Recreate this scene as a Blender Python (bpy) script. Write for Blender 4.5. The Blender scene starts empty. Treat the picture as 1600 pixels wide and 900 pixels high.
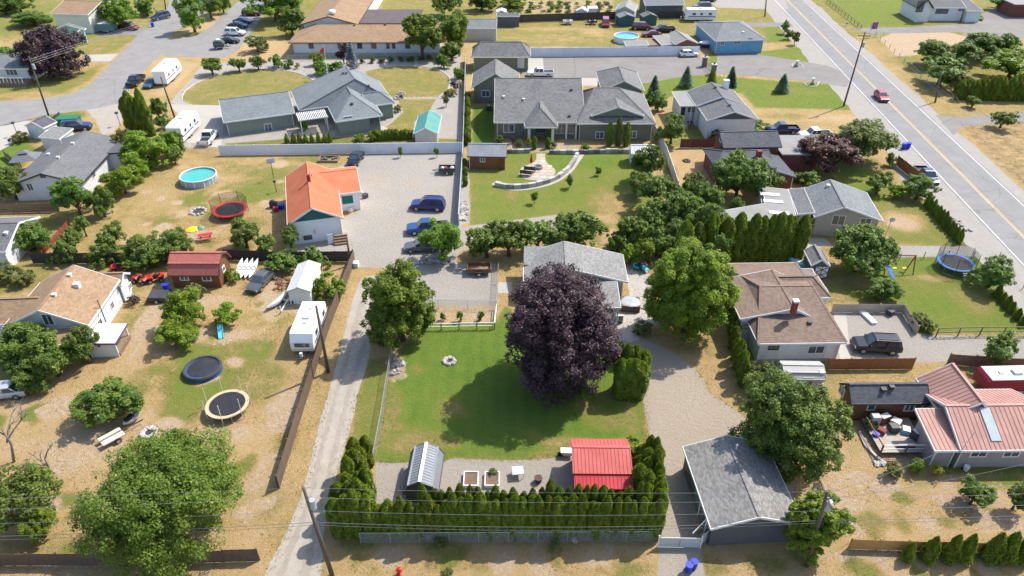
import bpy, math, random
import numpy as np
from mathutils import Vector, Matrix
random.seed(11); RNG = np.random.default_rng(5)
R_ = math.radians
S = bpy.context.scene
COL = S.collection
# ---------------------------------------------------------------- camera
CAM_H, TILT, FOC = 50.0, R_(34.6), 1136.0
cd = bpy.data.cameras.new('camera'); cam = bpy.data.objects.new('camera', cd); COL.objects.link(cam)
cam.location = (0, 0, CAM_H); cam.rotation_euler = (math.pi/2 - TILT, 0, 0)
cd.sensor_width = 36.0; cd.lens = 36.0*FOC/1600.0; cd.clip_end = 9000; cd.clip_start = 0.5
S.camera = cam
# ---------------------------------------------------------------- sky, sun, exposure
SUN_AZ, SUN_EL = (0.815, 0.579), R_(51.5)
w = bpy.data.worlds.new('World'); S.world = w; w.use_nodes = True
nt = w.node_tree; sky = nt.nodes.new('ShaderNodeTexSky'); sky.sky_type = 'NISHITA'; sky.sun_disc = False
sky.sun_elevation = SUN_EL; sky.sun_rotation = math.atan2(SUN_AZ[0], SUN_AZ[1]); sky.dust_density = 1.5
bg = nt.nodes['Background']; bg.inputs['Strength'].default_value = 0.15
nt.links.new(sky.outputs['Color'], bg.inputs['Color'])
sd = bpy.data.lights.new('sun', 'SUN'); sd.energy = 3.8; sd.angle = R_(0.53); sd.color = (1, .945, .86)
so = bpy.data.objects.new('sun', sd); COL.objects.link(so)
so.rotation_euler = Vector((SUN_AZ[0]*math.cos(SUN_EL), SUN_AZ[1]*math.cos(SUN_EL), math.sin(SUN_EL))).to_track_quat('Z', 'Y').to_euler()
so.location = (60, 40, 90)
S.view_settings.view_transform = 'Standard'; S.view_settings.look = 'None'
S.view_settings.exposure = 0.9; S.view_settings.gamma = 1.0
# ---------------------------------------------------------------- placing
CT, ST = math.cos(TILT), math.sin(TILT)
def ray(px, py):
    x = (px-800)/FOC; y = (450-py)/FOC
    return Vector((x, CT+y*ST, -ST+y*CT))
def G(px, py, z=0.0):
    d = ray(px, py); t = (z-CAM_H)/d.z
    return Vector((d.x*t, d.y*t, z))
def mpp(px, py, z=0.0):                     # metres for one photo pixel at that place
    return (G(px, py, z)-Vector((0, 0, CAM_H))).dot(Vector((0, CT, -ST)))/FOC
def heading(p, q, z=0.0):
    a, b = G(*p, z), G(*q, z)
    return math.atan2(b.y-a.y, b.x-a.x)
# ---------------------------------------------------------------- materials
MATS = {}
def newmat(name):
    m = bpy.data.materials.new(name); m.use_nodes = True
    n = m.node_tree; b = n.nodes['Principled BSDF']
    MATS[name] = m
    return m, n, b
def nd(n, t, **kw):
    x = n.nodes.new(t)
    for k, v in kw.items():
        if k in x.bl_rna.properties.keys(): setattr(x, k, v)
        else: x.inputs[k].default_value = v
    return x
def c4(c): return (c[0], c[1], c[2], 1)
def mixc(n, f, a, b, blend='MIX'):
    x = n.nodes.new('ShaderNodeMix'); x.data_type = 'RGBA'; x.blend_type = blend
    for s, i in ((f, 0), (a, 6), (b, 7)):
        if hasattr(s, 'is_linked'): n.links.new(s, x.inputs[i])
        else: x.inputs[i].default_value = s if i == 0 else c4(s)
    return x.outputs[2]
def ramp(n, src, lo, hi):
    x = n.nodes.new('ShaderNodeMapRange'); n.links.new(src, x.inputs[0])
    x.inputs[1].default_value = lo; x.inputs[2].default_value = hi
    return x.outputs[0]
def noise(n, vec, scale, detail=4, rough=.6):
    x = nd(n, 'ShaderNodeTexNoise', Scale=scale, Detail=detail, Roughness=rough)
    n.links.new(vec, x.inputs['Vector']); return x.outputs['Fac']
def bump(n, b, src, strength=.3, dist=.05):
    x = nd(n, 'ShaderNodeBump', Strength=strength, Distance=dist)
    n.links.new(src, x.inputs['Height']); n.links.new(x.outputs[0], b.inputs['Normal'])
def M(name, col, rough=.6, var=.18, scale=3., metal=0., bmp=0., world=False, spec=.35, fine=0., coat=0.):
    """plain surface with mottled wear in its colour"""
    if name in MATS: return MATS[name]
    m, n, b = newmat(name)
    tc = nd(n, 'ShaderNodeTexCoord'); v = tc.outputs['Object']
    if world: v = nd(n, 'ShaderNodeNewGeometry').outputs['Position']
    f = noise(n, v, scale, 6, .65)
    dk = [x*(1-var) for x in col]; lt = [min(1, x*(1+var)) for x in col]
    c = mixc(n, ramp(n, f, .3, .7), dk, lt)
    if fine:
        f2 = noise(n, v, scale*14, 3, .7)
        c = mixc(n, ramp(n, f2, .35, .65), [x*(1-fine) for x in (1, 1, 1)], (1, 1, 1), 'MIX') if False else mixc(n, fine, c, mixc(n, ramp(n, f2, .3, .7), [x*.35 for x in col], [min(1, x*1.7) for x in col]))
    oi = nd(n, 'ShaderNodeObjectInfo'); hv = nd(n, 'ShaderNodeHueSaturation')
    mr = nd(n, 'ShaderNodeMapRange'); n.links.new(oi.outputs['Random'], mr.inputs[0]); mr.inputs[3].default_value = .95; mr.inputs[4].default_value = 1.05
    n.links.new(mr.outputs[0], hv.inputs['Value']); n.links.new(c, hv.inputs['Color'])
    n.links.new(hv.outputs[0], b.inputs['Base Color'])
    b.inputs['Roughness'].default_value = rough; b.inputs['Metallic'].default_value = metal
    b.inputs['Specular IOR Level'].default_value = spec
    if coat: b.inputs['Coat Weight'].default_value = coat
    if bmp: bump(n, b, noise(n, v, scale*8, 3), bmp, .03)
    return m
def roofmat(name, col, cell=.33, var=.35):
    """asphalt shingles: small courses whose tabs differ in tone, streaks of weathering"""
    if name in MATS: return MATS[name]
    m, n, b = newmat(name)
    v = nd(n, 'ShaderNodeTexCoord').outputs['UV']
    br = nd(n, 'ShaderNodeTexBrick', Scale=1.0, **{'Mortar Size': .012, 'Brick Width': cell, 'Row Height': cell*.48, 'Mortar Smooth': .4, 'Bias': 0.0})
    n.links.new(v, br.inputs['Vector'])
    br.inputs['Color1'].default_value = c4([x*(1-var) for x in col]); br.inputs['Color2'].default_value = c4([min(1, x*(1+var)) for x in col]); br.inputs['Mortar'].default_value = c4([x*.5 for x in col])
    big = noise(n, v, .35, 5, .6); fin = noise(n, v, 9, 3, .8)
    c = mixc(n, .75, mixc(n, ramp(n, fin, .3, .7), [x*.6 for x in col], [x*1.4 for x in col]), br.outputs['Color'])
    c = mixc(n, ramp(n, big, .25, .75), mixc(n, .25, c, [x*.55 for x in col]), mixc(n, .2, c, [min(1, x*1.5) for x in col]))
    n.links.new(c, b.inputs['Base Color']); b.inputs['Roughness'].default_value = .9; b.inputs['Specular IOR Level'].default_value = .2
    bump(n, b, br.outputs['Fac'], -.5, .03)
    return m
def metalroof(name, col, rough=.68, var=.22):
    """painted sheet metal: faded patches and dirt run down the slope"""
    if name in MATS: return MATS[name]
    m, n, b = newmat(name)
    v = nd(n, 'ShaderNodeTexCoord').outputs['UV']; mp = nd(n, 'ShaderNodeMapping'); n.links.new(v, mp.inputs['Vector']); mp.inputs['Scale'].default_value = (3.2, .35, 1)
    st = noise(n, mp.outputs[0], 1.0, 5, .7); big = noise(n, v, .5, 4, .6); fin = noise(n, v, 14, 3, .8)
    c = mixc(n, ramp(n, big, .3, .7), [x*(1-var*.6) for x in col], [min(1, x*1.08+.03) for x in col])
    c = mixc(n, ramp(n, st, .5, .78), c, mixc(n, .45, c, (.12, .1, .08)))
    c = mixc(n, ramp(n, fin, .62, .75), c, mixc(n, .3, c, (.5, .46, .42)))
    n.links.new(c, b.inputs['Base Color']); b.inputs['Roughness'].default_value = rough; b.inputs['Specular IOR Level'].default_value = .25
    return m
def sidingmat(name, col, row=.18, vert=False):
    if name in MATS: return MATS[name]
    m, n, b = newmat(name)
    v = nd(n, 'ShaderNodeTexCoord').outputs['Object']
    sp = nd(n, 'ShaderNodeSeparateXYZ'); n.links.new(v, sp.inputs[0])
    src = sp.outputs['Z']
    if vert:
        ad = nd(n, 'ShaderNodeMath', operation='ADD'); n.links.new(sp.outputs['X'], ad.inputs[0]); n.links.new(sp.outputs['Y'], ad.inputs[1]); src = ad.outputs[0]
    mu = nd(n, 'ShaderNodeMath', operation='DIVIDE'); n.links.new(src, mu.inputs[0]); mu.inputs[1].default_value = row
    fr = nd(n, 'ShaderNodeMath', operation='FRACT'); n.links.new(mu.outputs[0], fr.inputs[0])
    f = noise(n, v, 1.2, 5, .65)
    c = mixc(n, ramp(n, f, .3, .7), [x*.86 for x in col], [min(1, x*1.08) for x in col])
    c = mixc(n, ramp(n, fr.outputs[0], .12, .0), c, [x*.6 for x in col])
    n.links.new(c, b.inputs['Base Color']); b.inputs['Roughness'].default_value = .7
    bump(n, b, fr.outputs[0], .6, .03)
    return m
def leafmat(name, col, col2, trans=.35):
    if name in MATS: return MATS[name]
    m, n, b = newmat(name)
    at = nd(n, 'ShaderNodeAttribute', attribute_name='tone')
    oi = nd(n, 'ShaderNodeObjectInfo')
    c = mixc(n, at.outputs['Fac'], col, col2)
    hv = nd(n, 'ShaderNodeHueSaturation'); n.links.new(c, hv.inputs['Color'])
    mr = nd(n, 'ShaderNodeMapRange'); n.links.new(oi.outputs['Random'], mr.inputs[0]); mr.inputs[3].default_value = .8; mr.inputs[4].default_value = 1.15
    n.links.new(mr.outputs[0], hv.inputs['Value'])
    mr2 = nd(n, 'ShaderNodeMapRange'); n.links.new(oi.outputs['Random'], mr2.inputs[0]); mr2.inputs[3].default_value = .485; mr2.inputs[4].default_value = .515
    n.links.new(mr2.outputs[0], hv.inputs['Hue'])
    n.links.new(hv.outputs[0], b.inputs['Base Color']); b.inputs['Roughness'].default_value = .5; b.inputs['Specular IOR Level'].default_value = .3
    t = nd(n, 'ShaderNodeBsdfTranslucent'); n.links.new(mixc(n, .5, hv.outputs[0], mixc(n, 1.0, hv.outputs[0], (1.5, 1.35, .5), 'MULTIPLY')), t.inputs['Color'])
    mx = nd(n, 'ShaderNodeMixShader'); mx.inputs[0].default_value = trans
    n.links.new(b.outputs[0], mx.inputs[1]); n.links.new(t.outputs[0], mx.inputs[2])
    n.links.new(mx.outputs[0], n.nodes['Material Output'].inputs['Surface'])
    return m
def glassmat(name='window_glass', col=(.03, .04, .05), rough=.06):
    if name in MATS: return MATS[name]
    m, n, b = newmat(name)
    f = noise(n, nd(n, 'ShaderNodeTexCoord').outputs['Object'], .8, 2)
    n.links.new(mixc(n, f, [x*.5 for x in col], [x*2.2 for x in col]), b.inputs['Base Color'])
    b.inputs['Roughness'].default_value = rough; b.inputs['Specular IOR Level'].default_value = .9
    return m
def meshmat(name, col, cell=.06, wire=.16):
    """woven wire or netting: thin strands, open between"""
    if name in MATS: return MATS[name]
    m, n, b = newmat(name)
    v = nd(n, 'ShaderNodeTexCoord').outputs['UV']
    sp = nd(n, 'ShaderNodeSeparateXYZ'); n.links.new(v, sp.inputs[0]); outs = []
    for sgn in ('ADD', 'SUBTRACT'):
        a = nd(n, 'ShaderNodeMath', operation=sgn); n.links.new(sp.outputs['X'], a.inputs[0]); n.links.new(sp.outputs['Y'], a.inputs[1])
        d = nd(n, 'ShaderNodeMath', operation='DIVIDE'); n.links.new(a.outputs[0], d.inputs[0]); d.inputs[1].default_value = cell
        f = nd(n, 'ShaderNodeMath', operation='FRACT'); n.links.new(d.outputs[0], f.inputs[0])
        l = nd(n, 'ShaderNodeMath', operation='LESS_THAN'); n.links.new(f.outputs[0], l.inputs[0]); l.inputs[1].default_value = wire
        outs.append(l.outputs[0])
    mx = nd(n, 'ShaderNodeMath', operation='MAXIMUM'); n.links.new(outs[0], mx.inputs[0]); n.links.new(outs[1], mx.inputs[1])
    n.links.new(mx.outputs[0], b.inputs['Alpha']); b.inputs['Base Color'].default_value = c4(col); b.inputs['Roughness'].default_value = .5
    return m
# ---------------------------------------------------------------- mesh building
class MB:
    def __init__(s): s.v = []; s.f = []
    def add(s, vs, fs):
        o = len(s.v); s.v += [tuple(x) for x in vs]; s.f += [[i+o for i in f] for f in fs]; return s
    def box(s, x0, x1, y0, y1, z0, z1):
        return s.add([(x0, y0, z0), (x1, y0, z0), (x1, y1, z0), (x0, y1, z0), (x0, y0, z1), (x1, y0, z1), (x1, y1, z1), (x0, y1, z1)],
                     [(3, 2, 1, 0), (4, 5, 6, 7), (0, 1, 5, 4), (1, 2, 6, 5), (2, 3, 7, 6), (3, 0, 4, 7)])
    def bar(s, p, q, w, h, up=(0, 0, 1)):
        p, q = Vector(p), Vector(q); d = (q-p).normalized(); u = Vector(up)
        if abs(d.dot(u)) > .98: u = Vector((0, 1, 0))
        a = d.cross(u).normalized(); b = a.cross(d).normalized()
        vs = []
        for e in (p, q):
            for (i, j) in ((-1, -1), (1, -1), (1, 1), (-1, 1)): vs.append(e+a*i*w/2+b*j*h/2)
        return s.add(vs, [(3, 2, 1, 0), (4, 5, 6, 7), (0, 1, 5, 4), (1, 2, 6, 5), (2, 3, 7, 6), (3, 0, 4, 7)])
    def tube(s, pts, rad, n=6, cap=True):
        pts = [Vector(p) for p in pts]; o = len(s.v)
        for i, p in enumerate(pts):
            d = (pts[min(i+1, len(pts)-1)]-pts[max(i-1, 0)]).normalized(); u = Vector((0, 0, 1)) if abs(d.z) < .95 else Vector((1, 0, 0))
            a = d.cross(u).normalized(); b = a.cross(d)
            r = rad[i] if isinstance(rad, (list, tuple)) else rad
            for k in range(n):
                t = 2*math.pi*k/n; s.v.append(tuple(p+a*math.cos(t)*r+b*math.sin(t)*r))
        for i in range(len(pts)-1):
            for k in range(n):
                s.f.append([o+i*n+k, o+i*n+(k+1) % n, o+(i+1)*n+(k+1) % n, o+(i+1)*n+k])
        if cap: s.f.append([o+k for k in reversed(range(n))]); s.f.append([o+(len(pts)-1)*n+k for k in range(n)])
        return s
    def cyl(s, x, y, z0, z1, r, n=12, r2=None):
        return s.tube([(x, y, z0), (x, y, z1)], [r, r if r2 is None else r2], n)
    def ring(s, c, R, r, n=24, m=6, ax=None, ay=None):
        c = Vector(c); ax = Vector(ax or (1, 0, 0)); ay = Vector(ay or (0, 1, 0)); az = ax.cross(ay); o = len(s.v)
        for i in range(n):
            t = 2*math.pi*i/n; e = ax*math.cos(t)+ay*math.sin(t)
            for k in range(m):
                q = 2*math.pi*k/m; s.v.append(tuple(c+e*(R+r*math.cos(q))+az*r*math.sin(q)))
        for i in range(n):
            for k in range(m): s.f.append([o+i*m+k, o+((i+1) % n)*m+k, o+((i+1) % n)*m+(k+1) % m, o+i*m+(k+1) % m])
        return s
    def prism(s, poly, z0, z1):
        n = len(poly)
        return s.add([(p[0], p[1], z0) for p in poly]+[(p[0], p[1], z1) for p in poly],
                     [list(reversed(range(n))), list(range(n, 2*n))]+[(i, (i+1) % n, n+(i+1) % n, n+i) for i in range(n)])
    def xprism(s, prof, x0, x1):          # profile (y,z) swept along x
        n = len(prof)
        return s.add([(x0, p[0], p[1]) for p in prof]+[(x1, p[0], p[1]) for p in prof],
                     [list(reversed(range(n))), list(range(n, 2*n))]+[(i, (i+1) % n, n+(i+1) % n, n+i) for i in range(n)])
    def yprism(s, prof, y0, y1):          # profile (x,z) swept along y
        n = len(prof)
        return s.add([(p[0], y0, p[1]) for p in prof]+[(p[0], y1, p[1]) for p in prof],
                     [list(range(n)), list(reversed(range(n, 2*n)))]+[(i, n+i, n+(i+1) % n, (i+1) % n) for i in range(n)])
    def blob(s, c, r, n=8, m=5, jit=.12, rnd=random):
        o = len(s.v); c = Vector(c); r = Vector(r) if not isinstance(r, (int, float)) else Vector((r, r, r))
        for i in range(m+1):
            a = math.pi*i/m
            for k in range(n):
                t = 2*math.pi*k/n; j = 1+rnd.uniform(-jit, jit)
                s.v.append((c.x+r.x*j*math.sin(a)*math.cos(t), c.y+r.y*j*math.sin(a)*math.sin(t), c.z+r.z*j*math.cos(a)))
        for i in range(m):
            for k in range(n): s.f.append([o+i*n+k, o+(i+1)*n+k, o+(i+1)*n+(k+1) % n, o+i*n+(k+1) % n])
        return s
    def mesh(s, name, mat, smooth=False, uv=None):
        me = bpy.data.meshes.new(name); me.from_pydata(s.v, [], s.f)
        for m in (mat if isinstance(mat, (list, tuple)) else [mat]): me.materials.append(m)
        if smooth: me.polygons.foreach_set('use_smooth', [True]*len(me.polygons))
        if uv: planeuv(me)
        me.update(); return me
    def build(s, name, mat, parent=None, smooth=False, uv=None):
        o = bpy.data.objects.new(name, s.mesh(name, mat, smooth, uv)); COL.objects.link(o)
        if parent: o.parent = parent
        return o
def planeuv(me):
    """metric uv in the plane of each face: u level, v up the slope"""
    l = me.uv_layers.new(name='UVMap')
    for p in me.polygons:
        n = p.normal; u = Vector((-n.y, n.x, 0))
        if u.length < 1e-4: u = Vector((1, 0, 0))
        u.normalize(); v = n.cross(u)
        for li in p.loop_indices:
            co = me.vertices[me.loops[li].vertex_index].co; l.data[li].uv = (co.dot(u), co.dot(v))
def tag(o, label=None, cat=None, group=None, kind=None):
    for k, x in (('label', label), ('category', cat), ('group', group), ('kind', kind)):
        if x: o[k] = x
    return o
def thing(name, label, cat, loc=(0, 0, 0), rz=0., group=None):
    o = bpy.data.objects.new(name, None); COL.objects.link(o); o.empty_display_size = .3
    o.location = loc; o.rotation_euler = (0, 0, rz)
    return tag(o, label, cat, group)
def copy_tree(o, parent=None):
    c = o.copy(); COL.objects.link(c); c.parent = parent
    for ch in list(o.children): copy_tree(ch, c)
    return c
ORD = 'first second third fourth fifth sixth seventh eighth ninth tenth eleventh twelfth thirteenth fourteenth fifteenth sixteenth seventeenth eighteenth nineteenth twentieth'.split()
ORD += ['twenty-'+x for x in ORD[:9]]+['thirtieth']+['thirty-'+x for x in ORD[:9]]+['fortieth']+['forty-'+x for x in ORD[:9]]
WHITE = M('white_paint', (.7, .7, .69), .5, .06, 2)
BLACK = M('black_rubber', (.02, .02, .02), .7, .2, 4)
DARK = M('dark_metal', (.05, .05, .055), .5, .2, 3)
STEEL = M('galvanised_steel', (.5, .52, .54), .4, .12, 4, metal=.6)
GLASS = glassmat()
PANE = glassmat('house_pane', (.05, .065, .08), .08)
WOOD = M('weathered_wood', (.2, .14, .09), .8, .3, 2.5, bmp=.3)
BROWN = M('brown_stained_wood', (.17, .075, .035), .75, .3, 2.5, bmp=.3)
CONC = M('concrete', (.42, .4, .37), .85, .12, .5, fine=.12, world=True)
# ================================================================ GROUND
def gxy(p): return [(v.x, v.y) for v in (G(*q) for q in p)]
def lines(lo, hi, fn):
    a = [lo]
    while a[-1] < hi: a.append(a[-1]+fn(a[-1]))
    return a
ys = np.array([-3000, -900, -200, -40, 0, 15]+lines(25, 235, lambda y: .34 if y < 50 else .34+.55*(y-50)/160)+[250, 300, 420, 800, 1800, 4500], float)
xs = np.array([-4500, -1500, -500, -250]+lines(-165, -55, lambda x: .9)+lines(-54.5, 54.5, lambda x: .42)+lines(55.3, 165, lambda x: .9)+[250, 500, 1500, 4500], float); xs = np.unique(xs); xs = xs[np.concatenate([[True], np.diff(xs) > .15])]
GX, GY = np.meshgrid(xs, ys); PX, PY = GX.ravel(), GY.ravel()
COV = np.zeros((len(PX), 4)); COV[:, 0] = .22; COV[:, 2] = .1
def sdf(poly, X, Y):
    P = np.array(poly); n = len(P); d = np.full(X.shape, 1e9); ins = np.zeros(X.shape, bool)
    for i in range(n):
        a, b = P[i], P[(i+1) % n]; e = b-a; wx, wy = X-a[0], Y-a[1]
        t = np.clip((wx*e[0]+wy*e[1])/(e@e+1e-9), 0, 1); d = np.minimum(d, (wx-e[0]*t)**2+(wy-e[1]*t)**2)
        c = ((a[1] > Y) != (b[1] > Y)) & (X < (b[0]-a[0])*(Y-a[1])/(b[1]-a[1]+1e-12)+a[0]); ins ^= c
    return np.where(ins, 1, -1)*np.sqrt(d)
def paint(poly, ch, val, feather=.8, world=False):
    p = poly if world else gxy(poly); A = np.array(p); m = feather+1
    k = np.where((PX > A[:, 0].min()-m) & (PX < A[:, 0].max()+m) & (PY > A[:, 1].min()-m) & (PY < A[:, 1].max()+m))[0]
    if not len(k): return
    a = np.clip(.5+sdf(p, PX[k], PY[k])/(2*feather), 0, 1); a = a*a*(3-2*a)
    for c, v in ((ch, val),) if isinstance(ch, int) else zip(ch, val): COV[k, c] = COV[k, c]*(1-a)+v*a
def spot(px, py, rx, ry, ch, val, feather=None):
    c = G(px, py); mx = mpp(px, py); my = (G(px, py-3)-G(px, py+3)).length/6
    rx, ry = rx*mx, ry*my; f = feather or max(.6, min(rx, ry)*.7)
    paint([(c.x+rx*math.cos(t), c.y+ry*math.sin(t)) for t in np.linspace(0, 2*math.pi, 18)[:-1]], ch, val, f, True)
GREEN, GRAV, DIRT, SOIL = 0, 1, 2, 3
# --- far upper strip, general tone
paint([(-200, 60), (1800, 60), (1800, -60), (-200, -60)], GREEN, .4, 6)
# --- top left block
paint([(-40, 100), (100, 55), (215, 40), (215, 58), (175, 84), (130, 86), (-40, 150)], GREEN, .42, 1)
paint([(-60, 130), (120, 118), (165, 95), (140, 125), (100, 145), (40, 155), (-60, 160)], GREEN, .45, 1)
spot(40, 30, 90, 20, GREEN, .48); spot(40, 150, 60, 6, GREEN, .25)
paint([(65, 178), (100, 170), (135, 178), (120, 190), (60, 200)], GREEN, .55, .8)
paint([(-40, 230), (20, 205), (60, 240), (10, 275), (-40, 290)], GREEN, .75, 1)
# island right of the street with trees
paint([(235, 95), (262, 88), (312, 100), (262, 150), (240, 150)], (GREEN, DIRT), (.15, .4), .8)
paint([(360, 90), (395, 55), (470, 70), (460, 96), (380, 100)], (GREEN, DIRT), (.1, .25), 1)
paint([(262, 60), (330, 20), (350, 30), (330, 45), (285, 55)], (GREEN, DIRT), (.18, .4), 1)
# --- grey hip house lot: gravel beds and rounded lawns
paint([(265, 160), (318, 100), (470, 92), (640, 90), (722, 82), (722, 222), (345, 232), (300, 215), (300, 170)], GRAV, .95, .5)
for poly in ([(284, 156), (288, 143), (315, 126), (355, 113), (400, 108.5), (440, 110), (470, 116), (495, 130), (480, 150), (350, 165), (300, 164)],
             [(570, 112), (600, 105), (640, 102.5), (680, 108), (701, 120), (703, 130), (698, 142), (685, 152), (620, 153), (600, 150)],
             [(620, 155), (681, 155), (672, 172), (648, 190), (645, 212), (600, 212), (594, 205), (612, 192), (630, 175)]):
    paint(poly, (GREEN, GRAV), (.4, 0), .25)
spot(375, 150, 60, 5, GREEN, .4); spot(640, 120, 30, 5, GREEN, .38)
paint([(350, 224), (465, 215), (600, 212), (715, 217), (718, 222), (350, 236)], (GRAV, SOIL, GREEN), (.2, .4, .5), .6)
# --- yard with the round pool
paint([(150, 300), (200, 262), (300, 232), (560, 238), (560, 255), (530, 262), (440, 330), (445, 395), (150, 400)], GREEN, .24, 1)
for a in ((300, 312, 26, 9, .5), (400, 300, 40, 16, .55), (420, 270, 40, 14, .45), (255, 345, 25, 8, .42), (200, 395, 40, 8, .4), (350, 262, 60, 5, .3), (480, 248, 40, 5, .45), (390, 350, 20, 10, .45)): spot(*a[:4], GREEN, a[4])
for a in ((240, 300, 40, 14, .35), (210, 350, 20, 8, .3), (340, 300, 20, 5, .35), (310, 330, 14, 5, .7)): spot(*a[:4], DIRT, a[4])
paint([(175, 300), (210, 265), (230, 262), (190, 310)], DIRT, .35, 1)
# --- gravel yard and lane
paint([(545, 250), (560, 238), (724, 234), (722, 352), (720, 385), (712, 412), (648, 412), (640, 418), (556, 418), (548, 396), (440, 394), (462, 372), (560, 330), (540, 300), (528, 262)], GRAV, .97, .4)
spot(600, 300, 60, 20, DIRT, .25); spot(585, 279, 22, 9, DIRT, .7); spot(645, 286, 12, 10, DIRT, .65); spot(620, 350, 22, 8, DIRT, .55); spot(590, 320, 12, 25, DIRT, .35)
LANE = [(382, 965), (410, 905), (463, 800), (482, 737), (495, 675), (517, 602), (530, 555), (545, 490), (558, 448), (568, 430), (622, 430), (618, 450), (604, 480), (585, 520), (579, 545), (571, 580), (560, 608), (552, 655), (541, 690), (528, 735), (516, 775), (506, 830), (502, 905), (500, 965)]
paint([(466, 905), (500, 800), (520, 720), (545, 620), (560, 560), (572, 500), (575, 420), (538, 420), (548, 500), (520, 585), (490, 690), (455, 800), (405, 905)], GRAV, .4, 1.2)
# --- parking pad behind the green maple
paint([(640, 412), (775, 412), (778, 482), (640, 482)], GRAV, 1, .3)
paint([(640, 478), (776, 478), (776, 506), (640, 508)], (GRAV, DIRT, SOIL), (0, .55, .25), .3)
paint([(735, 352), (875, 334), (880, 345), (860, 372), (716, 392), (720, 356)], (GRAV, DIRT), (.7, .3), .4)
# --- centre lawn
paint([(612, 600), (628, 545), (668, 507), (776, 505), (790, 480), (815, 500), (960, 500), (1005, 600), (1006, 690), (985, 684), (893, 690), (888, 712), (800, 718), (705, 714), (690, 722), (600, 724), (588, 718)], GREEN, .8, .5)
paint([(560, 690), (580, 600), (612, 560), (606, 640), (588, 720), (555, 720)], GREEN, .55, .6)
for a in ((640, 690, 48, 24, .34), (612, 650, 18, 45, .42), (700, 615, 50, 25, .72), (690, 692, 34, 12, .42), (880, 690, 44, 10, .3), (960, 660, 40, 12, .45), (845, 706, 30, 8, .32), (950, 620, 10, 10, .5), (700, 640, 34, 18, .58), (985, 650, 12, 30, .4), (740, 560, 50, 25, .85), (820, 700, 30, 7, .85)): spot(*a[:4], GREEN, a[4])
# gravel apron behind the hedge
paint([(586, 720), (600, 723), (690, 722), (706, 715), (800, 719), (884, 713), (896, 690), (990, 690), (990, 775), (900, 790), (580, 805)], (GRAV, DIRT), (.75, .35), .3)
paint([(600, 560), (632, 560), (640, 590), (610, 598)], (DIRT, SOIL), (.6, .4), .4)
# --- centre driveway
paint([(958, 505), (990, 520), (1045, 548), (1085, 568), (1110, 615), (1150, 640), (1200, 690), (1240, 700), (1240, 840), (1095, 850), (1100, 905), (1030, 905), (1030, 760), (1020, 690), (1007, 640), (1003, 590), (985, 560), (960, 535)], (GRAV, DIRT), (.95, .85), .35)
paint([(1045, 546), (1090, 560), (1140, 560), (1152, 640), (1120, 622), (1085, 575)], (GREEN, GRAV, DIRT), (.15, 0, .2), .4)
paint([(1072, 740), (1100, 740), (1115, 835), (1085, 835)], (GREEN, GRAV), (.5, .2), .4)
# --- verge below the hedge
paint([(400, 880), (520, 800), (1600, 860), (1640, 930), (380, 930)], (GREEN, DIRT), (.16, .15), 1.2)
for a in ((690, 850, 30, 8, .5), (560, 850, 30, 10, .45), (960, 890, 60, 8, .32), (600, 890, 30, 8, .35), (760, 885, 40, 6, .35), (1395, 890, 40, 6, .35)): spot(*a[:4], GREEN, a[4])
for a in ((1200, 895, 60, 10, .5), (1330, 870, 60, 10, .55), (1450, 895, 60, 8, .3), (660, 870, 50, 8, .25)): spot(*a[:4], DIRT, a[4])
paint([(1030, 850), (1095, 850), (1102, 910), (1026, 910)], (GRAV, DIRT), (.7, .5), .3)
# --- big dry yard left
paint([(-40, 905), (-40, 560), (150, 540), (215, 470), (430, 440), (540, 420), (520, 500), (440, 760), (400, 905)], GREEN, .12, 1.5)
for a in ((350, 590, 90, 45, .45), (300, 560, 45, 25, .6), (320, 600, 50, 25, .62), (285, 640, 30, 35, .55), (380, 545, 40, 20, .45), (395, 600, 35, 25, .38), (420, 500, 50, 25, .3), (330, 510, 30, 12, .3), (470, 455, 40, 15, .4), (215, 600, 25, 30, .3), (270, 690, 30, 12, .45), (445, 690, 15, 40, .35), (205, 500, 25, 30, .35), (120, 560, 40, 10, .28), (60, 850, 60, 20, .3), (180, 455, 30, 14, .42), (365, 790, 50, 40, .25), (420, 790, 18, 30, .35)): spot(*a[:4], GREEN, a[4])
for a in ((232, 500, 16, 35, .8), (215, 545, 10, 25, .6), (345, 525, 60, 14, .55), (330, 470, 45, 10, .55), (440, 640, 25, 40, .55), (455, 640, 10, 35, .8), (420, 740, 40, 40, .5), (120, 700, 70, 40, .55), (160, 620, 50, 12, .35), (60, 640, 60, 20, .5), (225, 660, 10, 20, .5), (400, 810, 30, 50, .4), (150, 790, 40, 50, .3), (440, 560, 40, 30, .3)): spot(*a[:4], DIRT, a[4])
paint([(390, 482), (415, 455), (475, 470), (480, 490), (405, 486)], (DIRT, GREEN), (.8, .1), .4)
# lane side verges
paint([(455, 770), (470, 760), (500, 640), (548, 440), (560, 440), (545, 505), (505, 630), (480, 735)], (GREEN, DIRT), (.12, .3), .5)
paint([(555, 640), (565, 605), (580, 560), (612, 560), (600, 620), (585, 690), (545, 720)], GREEN, .5, .6)
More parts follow.
